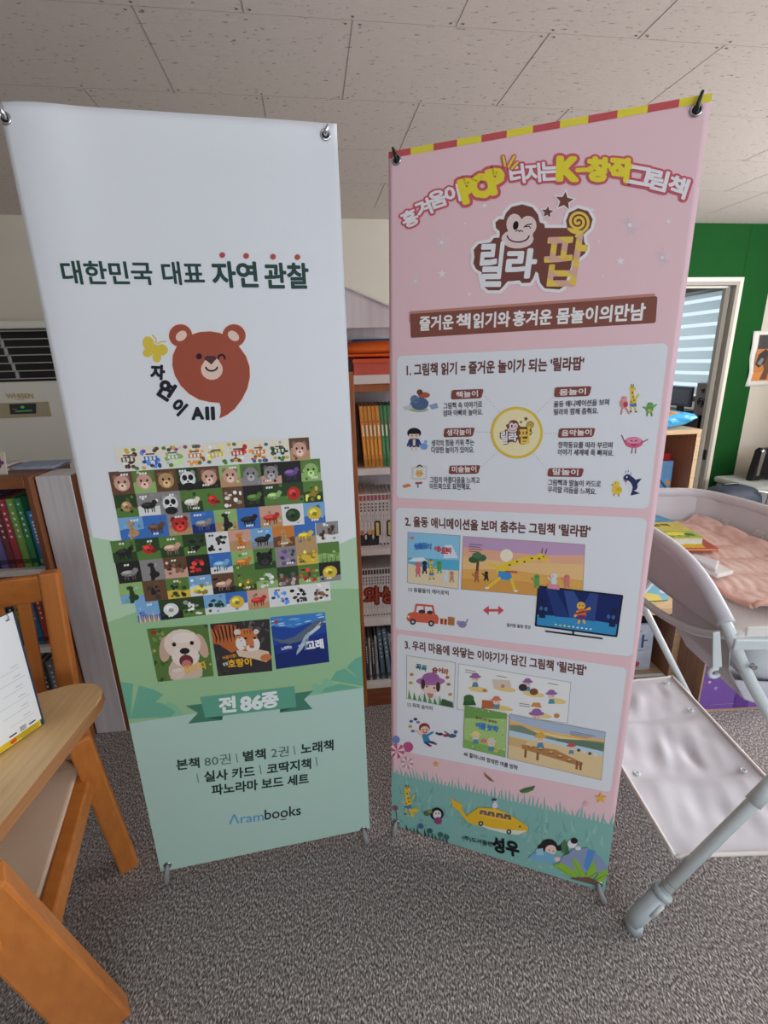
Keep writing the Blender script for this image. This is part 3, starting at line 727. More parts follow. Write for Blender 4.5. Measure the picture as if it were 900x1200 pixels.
# --- low light-wood bookcase near the doorway and the one under the changing table
def cubby(name, label, loc, W, D, H, th, div=(), shelves=(), rot=TB):
    r = thing(name, label, 'bookcase', loc, rot)
    bm = new_bm(); box(bm, (-W, 0, H-th), (0, D, H), bev=.002); link('top_board', bm, M['light_wood'], r)
    for x in (-W, -th)+tuple(div):
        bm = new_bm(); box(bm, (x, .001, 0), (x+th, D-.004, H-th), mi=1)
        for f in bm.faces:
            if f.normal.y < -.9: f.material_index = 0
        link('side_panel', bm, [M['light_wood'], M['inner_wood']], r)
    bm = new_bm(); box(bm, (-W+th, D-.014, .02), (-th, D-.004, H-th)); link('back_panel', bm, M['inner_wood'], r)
    for z in shelves:
        bm = new_bm(); box(bm, (-W+th, .006, z-th), (-th, D-.014, z)); link('shelf', bm, M['light_wood'], r)
    return r
u = aty(823, 503, 2.6)
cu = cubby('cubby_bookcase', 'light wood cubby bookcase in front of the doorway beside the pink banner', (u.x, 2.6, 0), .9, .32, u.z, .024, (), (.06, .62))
CU = V((u.x, 2.6, 0))
def cup(x, y, z): return CU + RB @ V((x, y, z))
def flat_book(label, c, loc, rotz, w, h, t, art=None, group=None, tilt=0):
    """book showing its front cover, standing; faces -y"""
    r = thing('book', label, 'book', loc, rotz, group); r.rotation_euler = (tilt, 0, rotz)
    bm = new_bm(); box(bm, (-w/2, 0, 0), (w/2, .002, h), bev=.0008); box(bm, (-w/2, t-.002, 0), (w/2, t, h)); box(bm, (-w/2, 0, 0), (-w/2+.003, t, h)); link('cover', bm, cover(c), r)
    bm = new_bm(); box(bm, (-w/2+.003, .002, .003), (w/2-.003, t-.002, h-.003)); link('page_block', bm, M['paper'], r)
    if art: a = Art(Spine(None, 0, 0, 0), .0006); art(a, w, h); a.done('cover_print', r, (0, 0, 0))
    return r
def red_art(a, w, h):
    a.ell(-w*.1, -h*.6, w*.3, h*.12, (236, 190, 90)); a.ell(w*.1, -h*.3, w*.2, h*.1, (150, 40, 90))
    for k in range(4): a.ell(w*(.3-.1*k), -h*(.1+.05*k), .012, .012, (120, 40, 110))
def blue_art(a, w, h):
    for k in range(5): a.uvpoly([(-w*.3, h*(.28+.09*k)), (-w*.05, h*(.30+.09*k)), (-w*.05, h*(.34+.09*k)), (-w*.3, h*(.32+.09*k))], (240, 244, 248))
    a.stroke([(w*.02, -h*.62), (w*.36, -h*.2)], .006, (70, 90, 120)); a.ell(w*.42, -h*.35, .014, .014, (236, 160, 70))
zz = .622
def loc_at(px, py, y): q = aty(px, py, y); return q
q = aty(791, 585, 2.66); zr = aty(789, 533, 2.72).z
flat_book('red picture book behind the light blue one in the light wood cubby', (206, 44, 50), cup(-.140, .15, zz), TB+.03, .20, zr-.62, .012, red_art, tilt=-.02)
flat_book('light blue picture book standing in front of the red one in the cubby', (112, 168, 220), cup(-.165, .09, zz), TB, .20, zr-.62-.03, .012, blue_art, tilt=-.02)
# crumpled blue bag on top
t = thing('gift_bag', 'crumpled bright blue bag with an orange print on top of the light wood cubby', 'bag', cup(-.17, .12, u.z+.0005), TB)
random.seed(3)
hB = aty(790, 480, 2.7).z-u.z
bm = new_bm(); bmesh.ops.create_icosphere(bm, subdivisions=3, radius=1)
for v in bm.verts:
    n = v.co.normalized(); k = 1+.10*math.sin(7*n.x+3*n.z)*math.cos(5*n.y+2*n.x)
    v.co = V((n.x*.17*k-.05*n.z*.0, n.y*.09*k, hB*(.5+.5*max(-.9, n.z)*k)-.0))
    if n.x > .3: v.co.x += .03*(n.x-.3)*2; v.co.z = v.co.z*(1-.3*(n.x-.3))+hB*.15*(n.x-.3)
    v.co.z = max(0, v.co.z)
for f in bm.faces:
    c = f.calc_center_median()
    if c.z > hB*.78 and c.x < .06: f.material_index = 1
    elif c.z > hB*.55 and c.x < -.02: f.material_index = 2
link('bag_body', bm, [cover((60, 176, 236)), cover((236, 160, 60)), cover((40, 110, 180))], t)
# lower bookcase
ql = aty(797, 722, 1.80)
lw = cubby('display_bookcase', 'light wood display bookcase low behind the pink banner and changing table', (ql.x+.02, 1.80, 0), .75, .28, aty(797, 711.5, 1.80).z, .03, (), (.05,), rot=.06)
LW = V((ql.x+.02, 1.80, 0)); R6 = Matrix.Rotation(.06, 3, 'Z'); Hl = aty(797, 711.5, 1.80).z
def lwp(x, y, z): return LW + R6 @ V((x, y, z))
def ga_art(a, w, h):
    a.text('가', (-w*.20, -h*.50), (w*.34, -h*.50), h*.28, (70, 96, 140), bold=.01)
    a.ell(-w*.05, -h*.18, w*.1, w*.1, (206, 130, 70)); a.ell(w*.12, -h*.14, w*.08, w*.08, (200, 90, 70)); a.ell(w*.0, -h*.86, w*.2, w*.03, (206, 160, 160))
    a.stroke([(w*.1, -h*.44), (w*.3, -h*.44)], .0012, (120, 130, 160))
bw_ = .165
tp = aty(763, 733, 1.86)
flat_book('white picture book with a blue syllable on its cover in the display bookcase', (214, 222, 238), lwp(-.125-bw_/2+.05, .06, 0.0522), .06, bw_, .222, .012, ga_art, tilt=-.05)
flat_book('green picture book beside the white one in the display bookcase', (120, 186, 128), lwp(-.36, .045, 0.0522), .06, .2, .20, .012, lambda a, w, h: (a.ell(0, -h*.6, w*.3, h*.12, (230, 240, 210)), a.ell(w*.1, -h*.3, w*.2, w*.16, (70, 140, 90))), tilt=-.05)
flat_book('dark navy book at the back of the display bookcase', (40, 54, 80), lwp(-.18, .17, 0.0522), .06, .26, .26, .02, lambda a, w, h: (a.ell(w*.05, -h*.85, w*.2, h*.03, (120, 140, 170)), a.stroke([(-w*.3, -h*.6), (w*.3, -h*.6)], .01, (90, 110, 150))), tilt=-.04)
# on its top: small green/blue box
t = thing('puzzle_box', 'small green and blue picture box on top of the low display bookcase', 'box', lwp(-.115, .12, Hl+.0006), .06)
hb2 = aty(776, 700, 1.9).z-Hl; hb2 = .085
bm = new_bm(); box(bm, (-.14, -.06, 0), (.075, .06, hb2), bev=.002); link('box_body', bm, cover((36, 142, 104)), t)
a = Art(Spine(None, 0, 0, -.06), .0006); a.uvpoly([(-.05, .004), (.073, .004), (.073, hb2-.004), (-.05, hb2-.004)], (140, 200, 226)); a.uvpoly([(-.05, .004), (.05, .004), (.03, .03), (-.05, .05)], (236, 220, 130)); a.ell(.05, -.05, .02, .014, (240, 240, 240)); a.done('box_print', t, (0, 0, 0))
# small wire book rest
t = thing('wire_book_rest', 'white wire book rest at the foot of the picture books in the display bookcase', 'book rest', lwp(-.24, -.02, 0), .06)
zw = aty(770, 788, 1.79).z
bm = new_bm(); tube(bm, [(-.2, 0, zw), (.17, 0, zw)], .006, sub=1); link('front_bar', bm, M['white_metal'], t)
for x in (-.18, -.06, .06, .15):
    bm = new_bm(); tube(bm, [(x, 0, zw), (x, .01, zw-.03), (x, .012, .003), (x, -.05, .003)], .003, sub=4); link('wire_leg', bm, M['white_metal'], t)

# --- purple book box on the floor at the right
pl = atz(816, 834, 0); pr = atz(893, 830, 0); ang = math.atan2(pr.y-pl.y, pr.x-pl.x)
t = thing('book_box', 'purple picture-book box standing on the carpet under the changing table', 'box', (pl.x, pl.y, 0), ang)
Wb, Hb, Db = .36, .33, .16
bm = new_bm(); box(bm, (0, 0, .0), (Wb, Db, Hb), bev=.003); link('box_body', bm, mat('purple_card', (122, 84, 168), .5, var=.06), t)
bm = new_bm(); box(bm, (-.0025, .003, .002), (-.0005, Db-.002, Hb-.002)); link('carton_side', bm, M['inner_wood'], t, None)
bm = new_bm(); box(bm, (-.001, -.0015, 0), (Wb+.001, .0, .008)); box(bm, (-.003, -.0015, 0), (.003, .002, Hb)); link('edge_trim', bm, cover((196, 160, 130)), t)
a = Art(Spine(None, 0, 0, 0), .0014)
a.text('그림책', (Wb*.42, -.155), (Wb*.72, -.155), .03, (206, 170, 190), off=.01); a.stroke([(.05, -.03), (.27, -.035)], .0012, (176, 130, 190)); a.uvpoly([(.15, .01), (.21, .01), (.21, .075), (.15, .075)], (98, 62, 140))
a.ell(.06, -.11, .008, .008, (170, 140, 200)); a.ell(.03, -.14, .006, .006, (210, 180, 200)); a.done('box_print', t, (0, 0, 0))

# --- stuff on the bench by the green wall
def hx(px, py, yr): return atr(px, py, yr)
bz = atr(880, 600, 3.55).z
t = thing('storage_bench', 'grey cloth-covered bench against the green wall at the right', 'bench', rm(to_room(atr(905, 600, 3.72))[0]+.18, 3.72, 0), TH)
zbt = atr(880, 571, 3.72).z
bm = new_bm(); box(bm, (-.40, 0, .02), (.55, .45, zbt-.06), bev=.02); link('bench_body', bm, mat('grey_cloth', (138, 142, 138), .9, var=.1, vscale=9, bump=.3), t)
bm = new_bm(); box(bm, (-.42, -.02, zbt-.06), (.57, .47, zbt), bev=.025); link('bench_cushion', bm, mat('grey_cushion', (172, 178, 172), .85, var=.12, vscale=6, bump=.3), t)
LBn = t.location.copy()
x0 = to_room(atr(868, 560, 4.02))[0]; zt_ = atr(880, 526, 3.92).z
t = thing('toaster', 'glossy black toaster with a silver strip on the grey bench at the right', 'toaster', rm(x0+.22, 3.9, zbt+.0006), TH)
hT = zt_-zbt
bm = new_bm(); prism(bm, [(-.22, .0), (.24, 0), (.24, hT*.93), (.22, hT), (-.15, hT), (-.18, hT*.94)], -.0, .075, Rxz, bev=.018); link('toaster_body', bm, mat('gloss_black', (22, 22, 24), .12), t)
bm = new_bm(); prism(bm, [(-.185, .05), (-.155, .05), (-.13, hT*.9), (-.14, hT*.95), (-.16, hT*.95), (-.175, hT*.9)], -.006, .0, Rxz, bev=.003); link('silver_strip', bm, M['chrome'], t)
bm = new_bm(); box(bm, (.0, .02, hT-.002), (.2, .034, hT+.003)); box(bm, (.0, .042, hT-.002), (.2, .056, hT+.003)); link('slot_frame', bm, M['chrome'], t)
bm = new_bm(); box(bm, (-.14, -.004, .012), (-.09, 0, .018)); link('lever', bm, M['chrome'], t)
# dark blue backpack in front of the bench
yb_ = 3.2
q0 = to_room(atr(836, 600, yb_)); q1 = to_room(atr(896, 600, yb_)); zt_ = atr(866, 573, yb_).z
t = thing('backpack', 'dark navy backpack standing behind the changing table', 'backpack', rm((q0[0]+q1[0])/2, yb_+.1, 0), TH)
wB = (q1[0]-q0[0])/2
bm = new_bm(); bmesh.ops.create_uvsphere(bm, u_segments=28, v_segments=18, radius=1)
for v in bm.verts:
    n = v.co; sq = lambda a, p: math.copysign(abs(a)**p, a)
    v.co = V((sq(n.x, .6)*wB, sq(n.y, .7)*.13, zt_*.5+sq(n.z, .55)*zt_*.5))
for f in bm.faces: f.smooth = True
link('bag_body', bm, mat('navy_nylon', (28, 40, 60), .7, var=.2, vscale=14, bump=.3), t)
bm = new_bm(); tube(bm, [(wB*.5, -.11, zt_*.93), (wB*.8, -.13, zt_*.9), (wB*.93, -.12, zt_*.8), (wB*.97, -.1, zt_*.6)], .008); link('zip', bm, M['chrome'], t)
bm = new_bm(); prism(bm, [(-wB*.7, .05), (wB*.7, .05), (wB*.7, zt_*.45), (-wB*.7, zt_*.45)], -.15, -.1, Rxz, bev=.02); link('front_pocket', bm, mat('navy_pocket', (36, 48, 70), .7), t)
bm = new_bm(); tube(bm, [(-.06, .02, zt_*.985), (-.05, .02, zt_*1.02), (.05, .02, zt_*1.02), (.06, .02, zt_*.985)], .009); link('grab_handle', bm, M['black_plastic'], t)

# --- next room: desk with speakers and a monitor under the window
yd = atn(792, 470)[1]
dk = thing('desk', 'dark desk below the window in the room beyond the doorway', 'desk', rm(NX-.36, wy0+.75, 0), TH)
Hd = .72
bm = new_bm(); box(bm, (-.33, -.72, Hd-.03), (.33, 1.6, Hd), bev=.003); link('desktop', bm, mat('dark_desk', (58, 54, 54), .5), dk)
for sx, sy in ((-.3, -.69), (.3, -.69), (-.3, 1.57), (.3, 1.57)):
    bm = new_bm(); box(bm, (sx-.025, sy-.025, 0), (sx+.025, sy+.025, Hd-.03)); link('leg', bm, M['black_plastic'], dk)
bm = new_bm(); box(bm, (-.31, -.66, .12), (-.29, 1.54, Hd-.05)); link('modesty_panel', bm, mat('panel_grey', (74, 72, 72), .6), dk)
def on_desk(px, y_off, dx): return
dx0 = NX-.36
def desk_pt(px, py, xr): 
    q = to_room(hit(px, py, rm(xr, 0), wN)); return q
xq = NX-.42
a0 = desk_pt(833, 452, xq); a1 = desk_pt(814, 470, xq)
t = thing('speaker', 'grey desk speaker nearest the door frame in the next room', 'speaker', rm(xq, (a0[1]+a1[1])/2, Hd+.0006), TH)
hs = desk_pt(824, 449, xq)[2]-Hd; ws = abs(a1[1]-a0[1])/2
bm = new_bm(); box(bm, (0, -ws, 0), (.16, ws, hs), bev=.006); link('speaker_cabinet', bm, mat('speaker_grey', (96, 90, 88), .5), t)
bm = new_bm(); ring(bm, (-.002, 0, hs*.42), (1, 0, 0), ws*.5, .006); ring(bm, (-.002, 0, hs*.42), (1, 0, 0), ws*.22, .01); link('woofer', bm, M['black_plastic'], t)
bm = new_bm(); ring(bm, (-.002, 0, hs*.78), (1, 0, 0), ws*.16, .008); link('tweeter', bm, M['black_plastic'], t)
a0 = desk_pt(811.5, 455, xq+.1); a1 = desk_pt(786, 460, xq+.1)
t = thing('monitor', 'dark flat monitor on the desk in the next room beside the grey speaker', 'monitor', rm(xq+.1, (a0[1]+a1[1])/2, Hd+.0006), TH)
hs = desk_pt(800, 453, xq+.1)[2]-Hd; ws = abs(a1[1]-a0[1])/2
bm = new_bm(); box(bm, (0, -ws, .06), (.03, ws, hs), bev=.004); link('housing', bm, mat('monitor_dark', (58, 62, 70), .4), t)
bm = new_bm(); box(bm, (-.003, -ws+.03, .09), (0, ws-.03, hs-.03)); link('screen', bm, mat('screen_off', (76, 82, 92), .25), t)
bm = new_bm(); box(bm, (.01, -.05, .005), (.03, .05, .08)); box(bm, (-.06, -.12, 0), (.1, .12, .008)); link('stand', bm, M['black_plastic'], t)
# ------------------------------------------------------------------ armchair with broad plywood tablet, and the desk calendar on it
M['orange_wood'] = wood('orange_beech', (196, 120, 54), (184, 108, 46), 'z', .4, 4)
M['orange_wood_x'] = wood('orange_beech_across', (196, 120, 54), (182, 106, 44), 'x', .4, 4)
M['ply'] = wood('plywood_top', (238, 202, 150), (224, 184, 130), 'y', .4, 5)
M['ply_edge'] = mat('plywood_edge', (186, 132, 86), .5, vscale=10, stretch=(.5, .5, 60), col2=(160, 104, 64))
M['seat_vinyl'] = mat('beige_vinyl', (228, 202, 178), .45, var=.04, vscale=5)
CH = V((-.92, .86, 0))
ch = thing('armchair', 'orange-stained wooden armchair with slatted back, beige seat and broad plywood tablet at the left', 'chair', CH)
dB = V((-.93, -.37, 0)).normalized(); dS = V((.37, -.93, 0)).normalized()
pz = V((-.903, 1.165, 0))                                       # foot of the right back post
def bk(s, z): return pz + dB*s + V((.0, .05, 0))*((z-.4)/.5)*1 + V((0, 0, z))
zb0, ztop = .36, .880
bm = new_bm(); beam(bm, bk(0, zb0), bk(0, ztop-.005), .045, .045, side=dB, bev=.006); link('back_post', bm, M['orange_wood'], ch, CH)
bm = new_bm(); beam(bm, bk(.50, zb0), bk(.50, ztop-.005), .045, .045, side=dB, bev=.006); link('back_post', bm, M['orange_wood'], ch, CH)
bm = new_bm(); beam(bm, bk(.022, ztop-.045), bk(.478, ztop-.045), .075, .026, side=(0, 0, 1), bev=.006); link('top_rail', bm, M['orange_wood_x'], ch, CH)
bm = new_bm(); beam(bm, bk(.022, .46), bk(.478, .46), .06, .024, side=(0, 0, 1)); link('lower_rail', bm, M['orange_wood_x'], ch, CH)
for k in range(7):
    s = .068+.061*k
    bm = new_bm(); beam(bm, bk(s, .487), bk(s, ztop-.08), .031, .014, side=dB, bev=.003); link('slat', bm, M['orange_wood'], ch, CH)
# seat: tilts down towards the near leg
sp = [V((-.806, .982, .47)), V((-.762, .959, .47)), V((-.710, .707, .38)), V((-1.07, .69, .38)), V((-1.16, .84, .44))]
bm = new_bm(); hi = [bm.verts.new(p) for p in sp]; lo = [bm.verts.new(p-V((0, 0, .035))) for p in sp]
fs = [bm.faces.new(hi), bm.faces.new(lo[::-1])]+[bm.faces.new((lo[i], lo[(i+1) % 5], hi[(i+1) % 5], hi[i])) for i in range(5)]
bmesh.ops.bevel(bm, geom=list(set(fs[0].edges)|set(fs[1].edges)), offset=.008, segments=2, profile=.5, affect='EDGES')
link('seat', bm, M['seat_vinyl'], ch, CH)
bm = new_bm(); beam(bm, (-.755, .985, .437), (-.681, .66, .335), .034, .055, side=(.93, .37, 0), bev=.005); link('side_rail', bm, M['orange_wood_x'], ch, CH)
bm = new_bm(); beam(bm, (-1.19, .87, .42), (-1.10, .60, .335), .026, .05, side=(.93, .37, 0), bev=.005); link('side_rail', bm, M['orange_wood_x'], ch, CH)
bm = new_bm(); beam(bm, (-.755, 1.0, .43), (-1.2, .88, .43), .05, .026, side=(0, 0, 1)); link('back_rail', bm, M['orange_wood_x'], ch, CH)
# legs: the far one and the near one in view, and their pair on the other side
bm = new_bm(); beam(bm, (-.722, .93, .588), (-.778, 1.07, 0), .050, .050, .050, .045, side=(.8, .6, 0), bev=.006); link('leg', bm, M['orange_wood'], ch, CH)
T_ = V((-.628, .548, .55)); F_ = V((-.664, .700, 0)); T_ += V((.8, .6, 0))*.012; F_ += V((.8, .6, 0))*.012; ax_ = (T_-F_).normalized(); T_ = F_+ax_*(.68/ax_.z)
bm = new_bm(); beam(bm, T_, F_, .076, .042, .106, .046, side=(.80, .60, 0), bev=.006); link('leg', bm, M['orange_wood'], ch, CH)
bm = new_bm(); beam(bm, T_+V((.0, 0, -.12)), T_+V((-.46, 0, -.12)), .055, .026, side=(0, 0, 1)); link('front_rail', bm, M['orange_wood_x'], ch, CH)
bm = new_bm(); beam(bm, (-1.13, .78, .588), (-1.25, .92, 0), .062, .055, .048, .045, side=(.8, .6, 0), bev=.006); link('leg', bm, M['orange_wood'], ch, CH)
bm = new_bm(); beam(bm, (-1.10, .55, .588), (-1.14, .60, 0), .08, .045, .09, .045, side=(.8, .6, 0), bev=.006); link('leg', bm, M['orange_wood'], ch, CH)
# tablet
out = [(-.69, .45), (-.698, .671), (-.703, .985), (-.706, 1.015), (-.716, 1.042), (-.734, 1.063), (-.76, 1.077), (-.79, 1.079), (-.82, 1.068), (-.87, 1.042), (-.945, 1.0), (-1.16, .875), (-1.16, .45)]
bm = new_bm(); prism(bm, out, .59, .62, bev=.005)
for f in bm.faces:
    if abs(f.normal.z) < .6: f.material_index = 1
link('tablet', bm, [M['ply'], M['ply_edge']], ch, CH)
# desk calendar
b0 = atz(50, 850, .6208); b1 = atz(0, 885, .6208); cd = (b1-b0).normalized(); cn = V((-cd.y, cd.x, 0))
if cn.dot(CAM-b0) < 0: cn = -cn
top = hit(14, 718, b0, cd); tv = top-b0
cal = thing('desk_calendar', 'desk calendar with a white page and yellow card standing on the plywood tablet', 'calendar', b0)
Wc = .17
cp = Plane(b0, cd if cd.x > 0 else -cd, tv)
sgn = 1 if cd.x > 0 else -1
cup_ = tv.length
Rv = lambda u, v, d=0: b0 + cd*u + tv.normalized()*v + cn*d
def sheet(bm, u0, u1, v0, v1, d0, d1):
    vv = [bm.verts.new(Rv(u, v, d)) for d in (d0, d1) for u, v in ((u0, v0), (u1, v0), (u1, v1), (u0, v1))]
    for q in ((0, 1, 2, 3), (7, 6, 5, 4), (0, 4, 5, 1), (1, 5, 6, 2), (2, 6, 7, 3), (3, 7, 4, 0)): bm.faces.new([vv[i] for i in q])
M['navy_card'] = mat('navy_card', (38, 58, 88), .6)
bm = new_bm(); sheet(bm, -.006, Wc, 0, cup_, -.004, -.0015); link('stand_front', bm, M['navy_card'], cal, b0)
bm = new_bm()
vv = [Rv(-.004, cup_, -.004), Rv(Wc, cup_, -.004)]; bb = [b0 - cn*.11 - cd*.004, b0 - cn*.11 + cd*Wc]
q = [bm.verts.new(p) for p in (vv[0], vv[1], bb[1], bb[0])]+[bm.verts.new(p-cn*.003) for p in (vv[0], vv[1], bb[1], bb[0])]
for z_ in ((0, 1, 2, 3), (7, 6, 5, 4), (0, 4, 5, 1), (1, 5, 6, 2), (2, 6, 7, 3), (3, 7, 4, 0)): bm.faces.new([q[i] for i in z_])
link('stand_back', bm, M['navy_card'], cal, b0)
bm = new_bm(); sheet(bm, .002, Wc, .002, .03, -.0013, -.0003); yc_ = link('yellow_card', bm, cover((240, 208, 40)), cal, b0)
bm = new_bm(); sheet(bm, 0.0, Wc, .019, cup_+.002, 0, .0022); pg_ = link('page', bm, mat('calendar_paper', (236, 238, 240), .7), cal, b0)
class CalS:
    def P(s, u, v, d=0): return Rv(u, v, d)
    def uv(s, px, py): return (px, py)
a = Art(CalS(), .0026)
for k in range(6): a.stroke([(.010+.006*(k % 2), .045+.024*k), (.06+.01*(k % 3), .045+.024*k)], .0003, (160, 166, 170)); a.stroke([(.018, .053+.024*k), (.032, .053+.024*k)], .0005, (150, 156, 160))
a.stroke([(.014, .026), (.026, .026)], .0016, (40, 44, 48)); a.stroke([(.055, .026), (.068, .026)], .0016, (40, 44, 48))
for k in range(4): a.stroke([(.034, .023+.003*k), (.046, .023+.003*k)], .0007, (120, 126, 130))
a.stroke([(.01, cup_-.010), (.016, cup_-.010)], .0014, (60, 60, 60))
a.done('page_print', pg_, b0)
a = Art(CalS(), -.0001)
for k in range(3): a.stroke([(.008, .005+.0045*k), (.045+.008*k, .005+.0045*k)], .0008, (150, 120, 30))
a.ell(.062, .010, .007, .005, (224, 90, 40)); a.done('card_print', yc_, b0)
bm = new_bm()
for k in range(9): ring(bm, Rv(.012+.019*k, cup_-.002, 0), cd, .006, .0011, 12, 6)
link('wire_binding', bm, M['chrome'], cal, b0)

# ------------------------------------------------------------------ folding baby changing table
M['beige_fabric'] = mat('beige_polyester', (206, 205, 213), .6, var=.04, vscale=7, bump=.1)
M['beige_fabric2'] = mat('beige_polyester_lining', (212, 208, 211), .7, var=.03, vscale=9)
CTB = V((.9, 1.25, 0))
ct = thing('changing_table', 'folding baby changing table with white tube frame and beige fabric beside the pink banner', 'changing table', CTB)
TRp = V((1.215, .955, .80))
fA0 = V((.605, .868, .03)); fA1 = V((1.19, .94, .795))
bm = new_bm(); tube(bm, [fA0, fA1], .0145, sub=1, seg=16); la = link('leg', bm, M['white_metal'], ct, CTB)
rim = [V((1.25, .88, .015)), V((.9, .945, .56)), V((.815, .957, .70)), V((.768, .975, .80)), V((.752, 1.05, .868)), V((.752, 1.15, .897)), V((.752, 1.30, .905)), V((.752, 1.60, .905)), V((.775, 1.70, .90)), V((.85, 1.725, .90)), V((1.05, 1.71, .905)), V((1.125, 1.685, .905)), V((1.165, 1.62, .905)), V((1.205, 1.46, .905)), V((1.23, 1.25, .90)), V((1.235, 1.08, .88)), V((1.225, .99, .83)), V((1.19, .94, .795))]
bm = new_bm(); tube(bm, rim, .0135, sub=8, seg=14); link('rim_tube', bm, M['white_metal'], ct, CTB)
# plastic foot with collar on the near leg
ax = (fA1-fA0).normalized()
bm = new_bm(); tube(bm, [fA0-ax*.012, fA0+ax*.02, fA0+ax*.10], [.019, .0215, .0205], sub=1, seg=18); tube(bm, [fA0+ax*.092, fA0+ax*.108], .0235, sub=1, seg=18)
tube(bm, [fA0-ax*.0+V((0, 0, .0)), V((.605, .866, .0))], [.019, .021], sub=1, seg=16)
ft = link('foot_cap', bm, mat('bluish_plastic', (188, 198, 204), .35), la)
ft.data.transform(Matrix.Translation(-CTB))
bm = new_bm(); s_ = ax.cross(V((0, -1, 0))).normalized()
tube(bm, [fA0+ax*.045-V((0, .021, 0)), fA0+ax*.085-V((0, .021, 0))], .006, sub=1); link('release_button', bm, M['white_metal'], ft, CTB)
bm = new_bm()
for k in (.118, .135):
    p = fA0+ax*k; ring(bm, p, ax, .0138, .0018, 16, 6)
link('height_notch', bm, M['grey_plastic'], la, CTB)
bm = new_bm(); tube(bm, [fA0+ax*.42, fA0+ax*.50], .018, sub=1, seg=16); link('joint_sleeve', bm, M['white_metal'], la, CTB)
bm = new_bm(); tube(bm, [V((1.25, .88, 0)), V((1.25, .88, .05))], .02, sub=1); link('foot_cap', bm, M['white_metal'], ct, CTB)
# far legs
for a_, b_ in (((.62, 1.70, .0), (1.15, 1.66, .80)), ((1.235, 1.60, 0), (.80, 1.66, .78))):
    bm = new_bm(); tube(bm, [a_, b_], .0125, sub=1); link('leg', bm, M['white_metal'], ct, CTB)
# lower rails under the tray and the curved brace on the left
bm = new_bm(); tube(bm, [(.775, .972, .775), (.76, 1.05, .738), (.755, 1.16, .712), (.752, 1.30, .70), (.752, 1.55, .70), (.79, 1.66, .71)], .0105, sub=6); link('brace_tube', bm, M['white_metal'], ct, CTB)
bm = new_bm(); box(bm, (.80, .952, .781), (1.185, .958, .806), bev=.002); link('front_apron', bm, mat('apron_white', (232, 226, 222), .7), ct, CTB)
bm = new_bm(); beam(bm, (.775, .955, .765), (1.19, .93, .765), .028, .016, side=(0, 0, 1), bev=.004); link('front_rail', bm, M['white_metal'], ct, CTB)
bm = new_bm(); tube(bm, [(.79, 1.665, .77), (1.15, 1.665, .77)], .011, sub=1); link('rear_rail', bm, M['white_metal'], ct, CTB)
# bolt
bm = new_bm(); c = V((.818, .94, .715)); tube(bm, [c, c+V((0, -.008, 0))], .007, sub=1); link('bolt', bm, M['chrome'], ct, CTB)
# hook
hk = aty(838, 745, .955); h1 = aty(840, 782, .955); 
bm = new_bm(); beam(bm, hk+V((0, 0, .01)), h1, .016, .006, .022, .006, side=(1, 0, 0), bev=.002)
rr = .011; c = aty(837, 788, .955)
tube(bm, [c+V((rr*math.cos(t), 0, rr*math.sin(t))) for t in [PI*.35+PI*1.55*k/12 for k in range(13)]], .0055, sub=2, seg=8); link('hook', bm, M['white_metal'], ct, CTB)
# tray fabric: side walls hanging from the rim, floor pad
def lerp(a, b, t): return a+(b-a)*t
left_top = [V((.768, .975, .80)), V((.752, 1.05, .868)), V((.752, 1.15, .897)), V((.752, 1.30, .905)), V((.752, 1.60, .905)), V((.775, 1.70, .90))]
def along(P, t):
    x = t*(len(P)-1); i = min(int(x), len(P)-2); return lerp(P[i], P[i+1], x-i)
def out_left(u, v):
    p = along(left_top, u); z1 = min(p.z, .79); return V((p.x-.016+.012*v, p.y, lerp(p.z+.006, z1-.012*(1-abs(2*u-1)), v)))
bm = new_bm(); grid(bm, 30, 8, out_left); 
def slab_sheet(bm, th):
    ex = bmesh.ops.extrude_face_region(bm, geom=bm.faces[:])
    for v in [g_ for g_ in ex['geom'] if isinstance(g_, bmesh.types.BMVert)]: v.co.z -= th
def closed_sheet(bm, th):
    bmesh.ops.recalc_face_normals(bm, faces=bm.faces); bmesh.ops.solidify(bm, geom=bm.faces[:], thickness=th)
closed_sheet(bm, .003); link('outer_panel', bm, M['beige_fabric'], ct, CTB)
bm = new_bm(); tube(bm, [p+V((0, 0, .003)) for p in left_top], .019, sub=6, seg=14); link('rim_sleeve', bm, M['beige_fabric'], ct, CTB)
def in_left(u, v):
    u = .16+.84*u; p = along(left_top, u); z1 = .79; return V((p.x+.016+.055*v, p.y+.01, lerp(max(p.z, z1), z1, v)))
bm = new_bm(); grid(bm, 24, 6, in_left); closed_sheet(bm, .002); link('inner_panel', bm, M['beige_fabric2'], ct, CTB)
far_top = [V((.775, 1.70, .905)), V((.85, 1.715, .91)), V((1.05, 1.70, .912)), V((1.125, 1.675, .912))]
right_top = [V((1.125, 1.675, .912)), V((1.165, 1.61, .912)), V((1.203, 1.46, .912)), V((1.226, 1.25, .905)), V((1.23, 1.08, .885)), V((1.215, .985, .83))]
def wallf(P, inw):
    def f(u, v):
        p = along(P, u); return V((lerp(p.x, p.x+inw[0], v), lerp(p.y, p.y+inw[1], v), lerp(p.z, .785, v)+.004*math.sin(u*19)*v*(1-v)))
    return f
bm = new_bm(); grid(bm, 20, 8, wallf(far_top, (-.0, -.05))); closed_sheet(bm, .004); link('end_wall', bm, M['beige_fabric2'], ct, CTB)
bm = new_bm(); grid(bm, 30, 8, wallf(right_top, (-.05, -.01))); closed_sheet(bm, .004); rw = link('side_wall', bm, M['beige_fabric2'], ct, CTB)
bm = new_bm(); tube(bm, [p+V((0, 0, -.002)) for p in far_top+right_top[1:]], .017, sub=5, seg=12); link('rim_sleeve', bm, M['beige_fabric2'], ct, CTB)
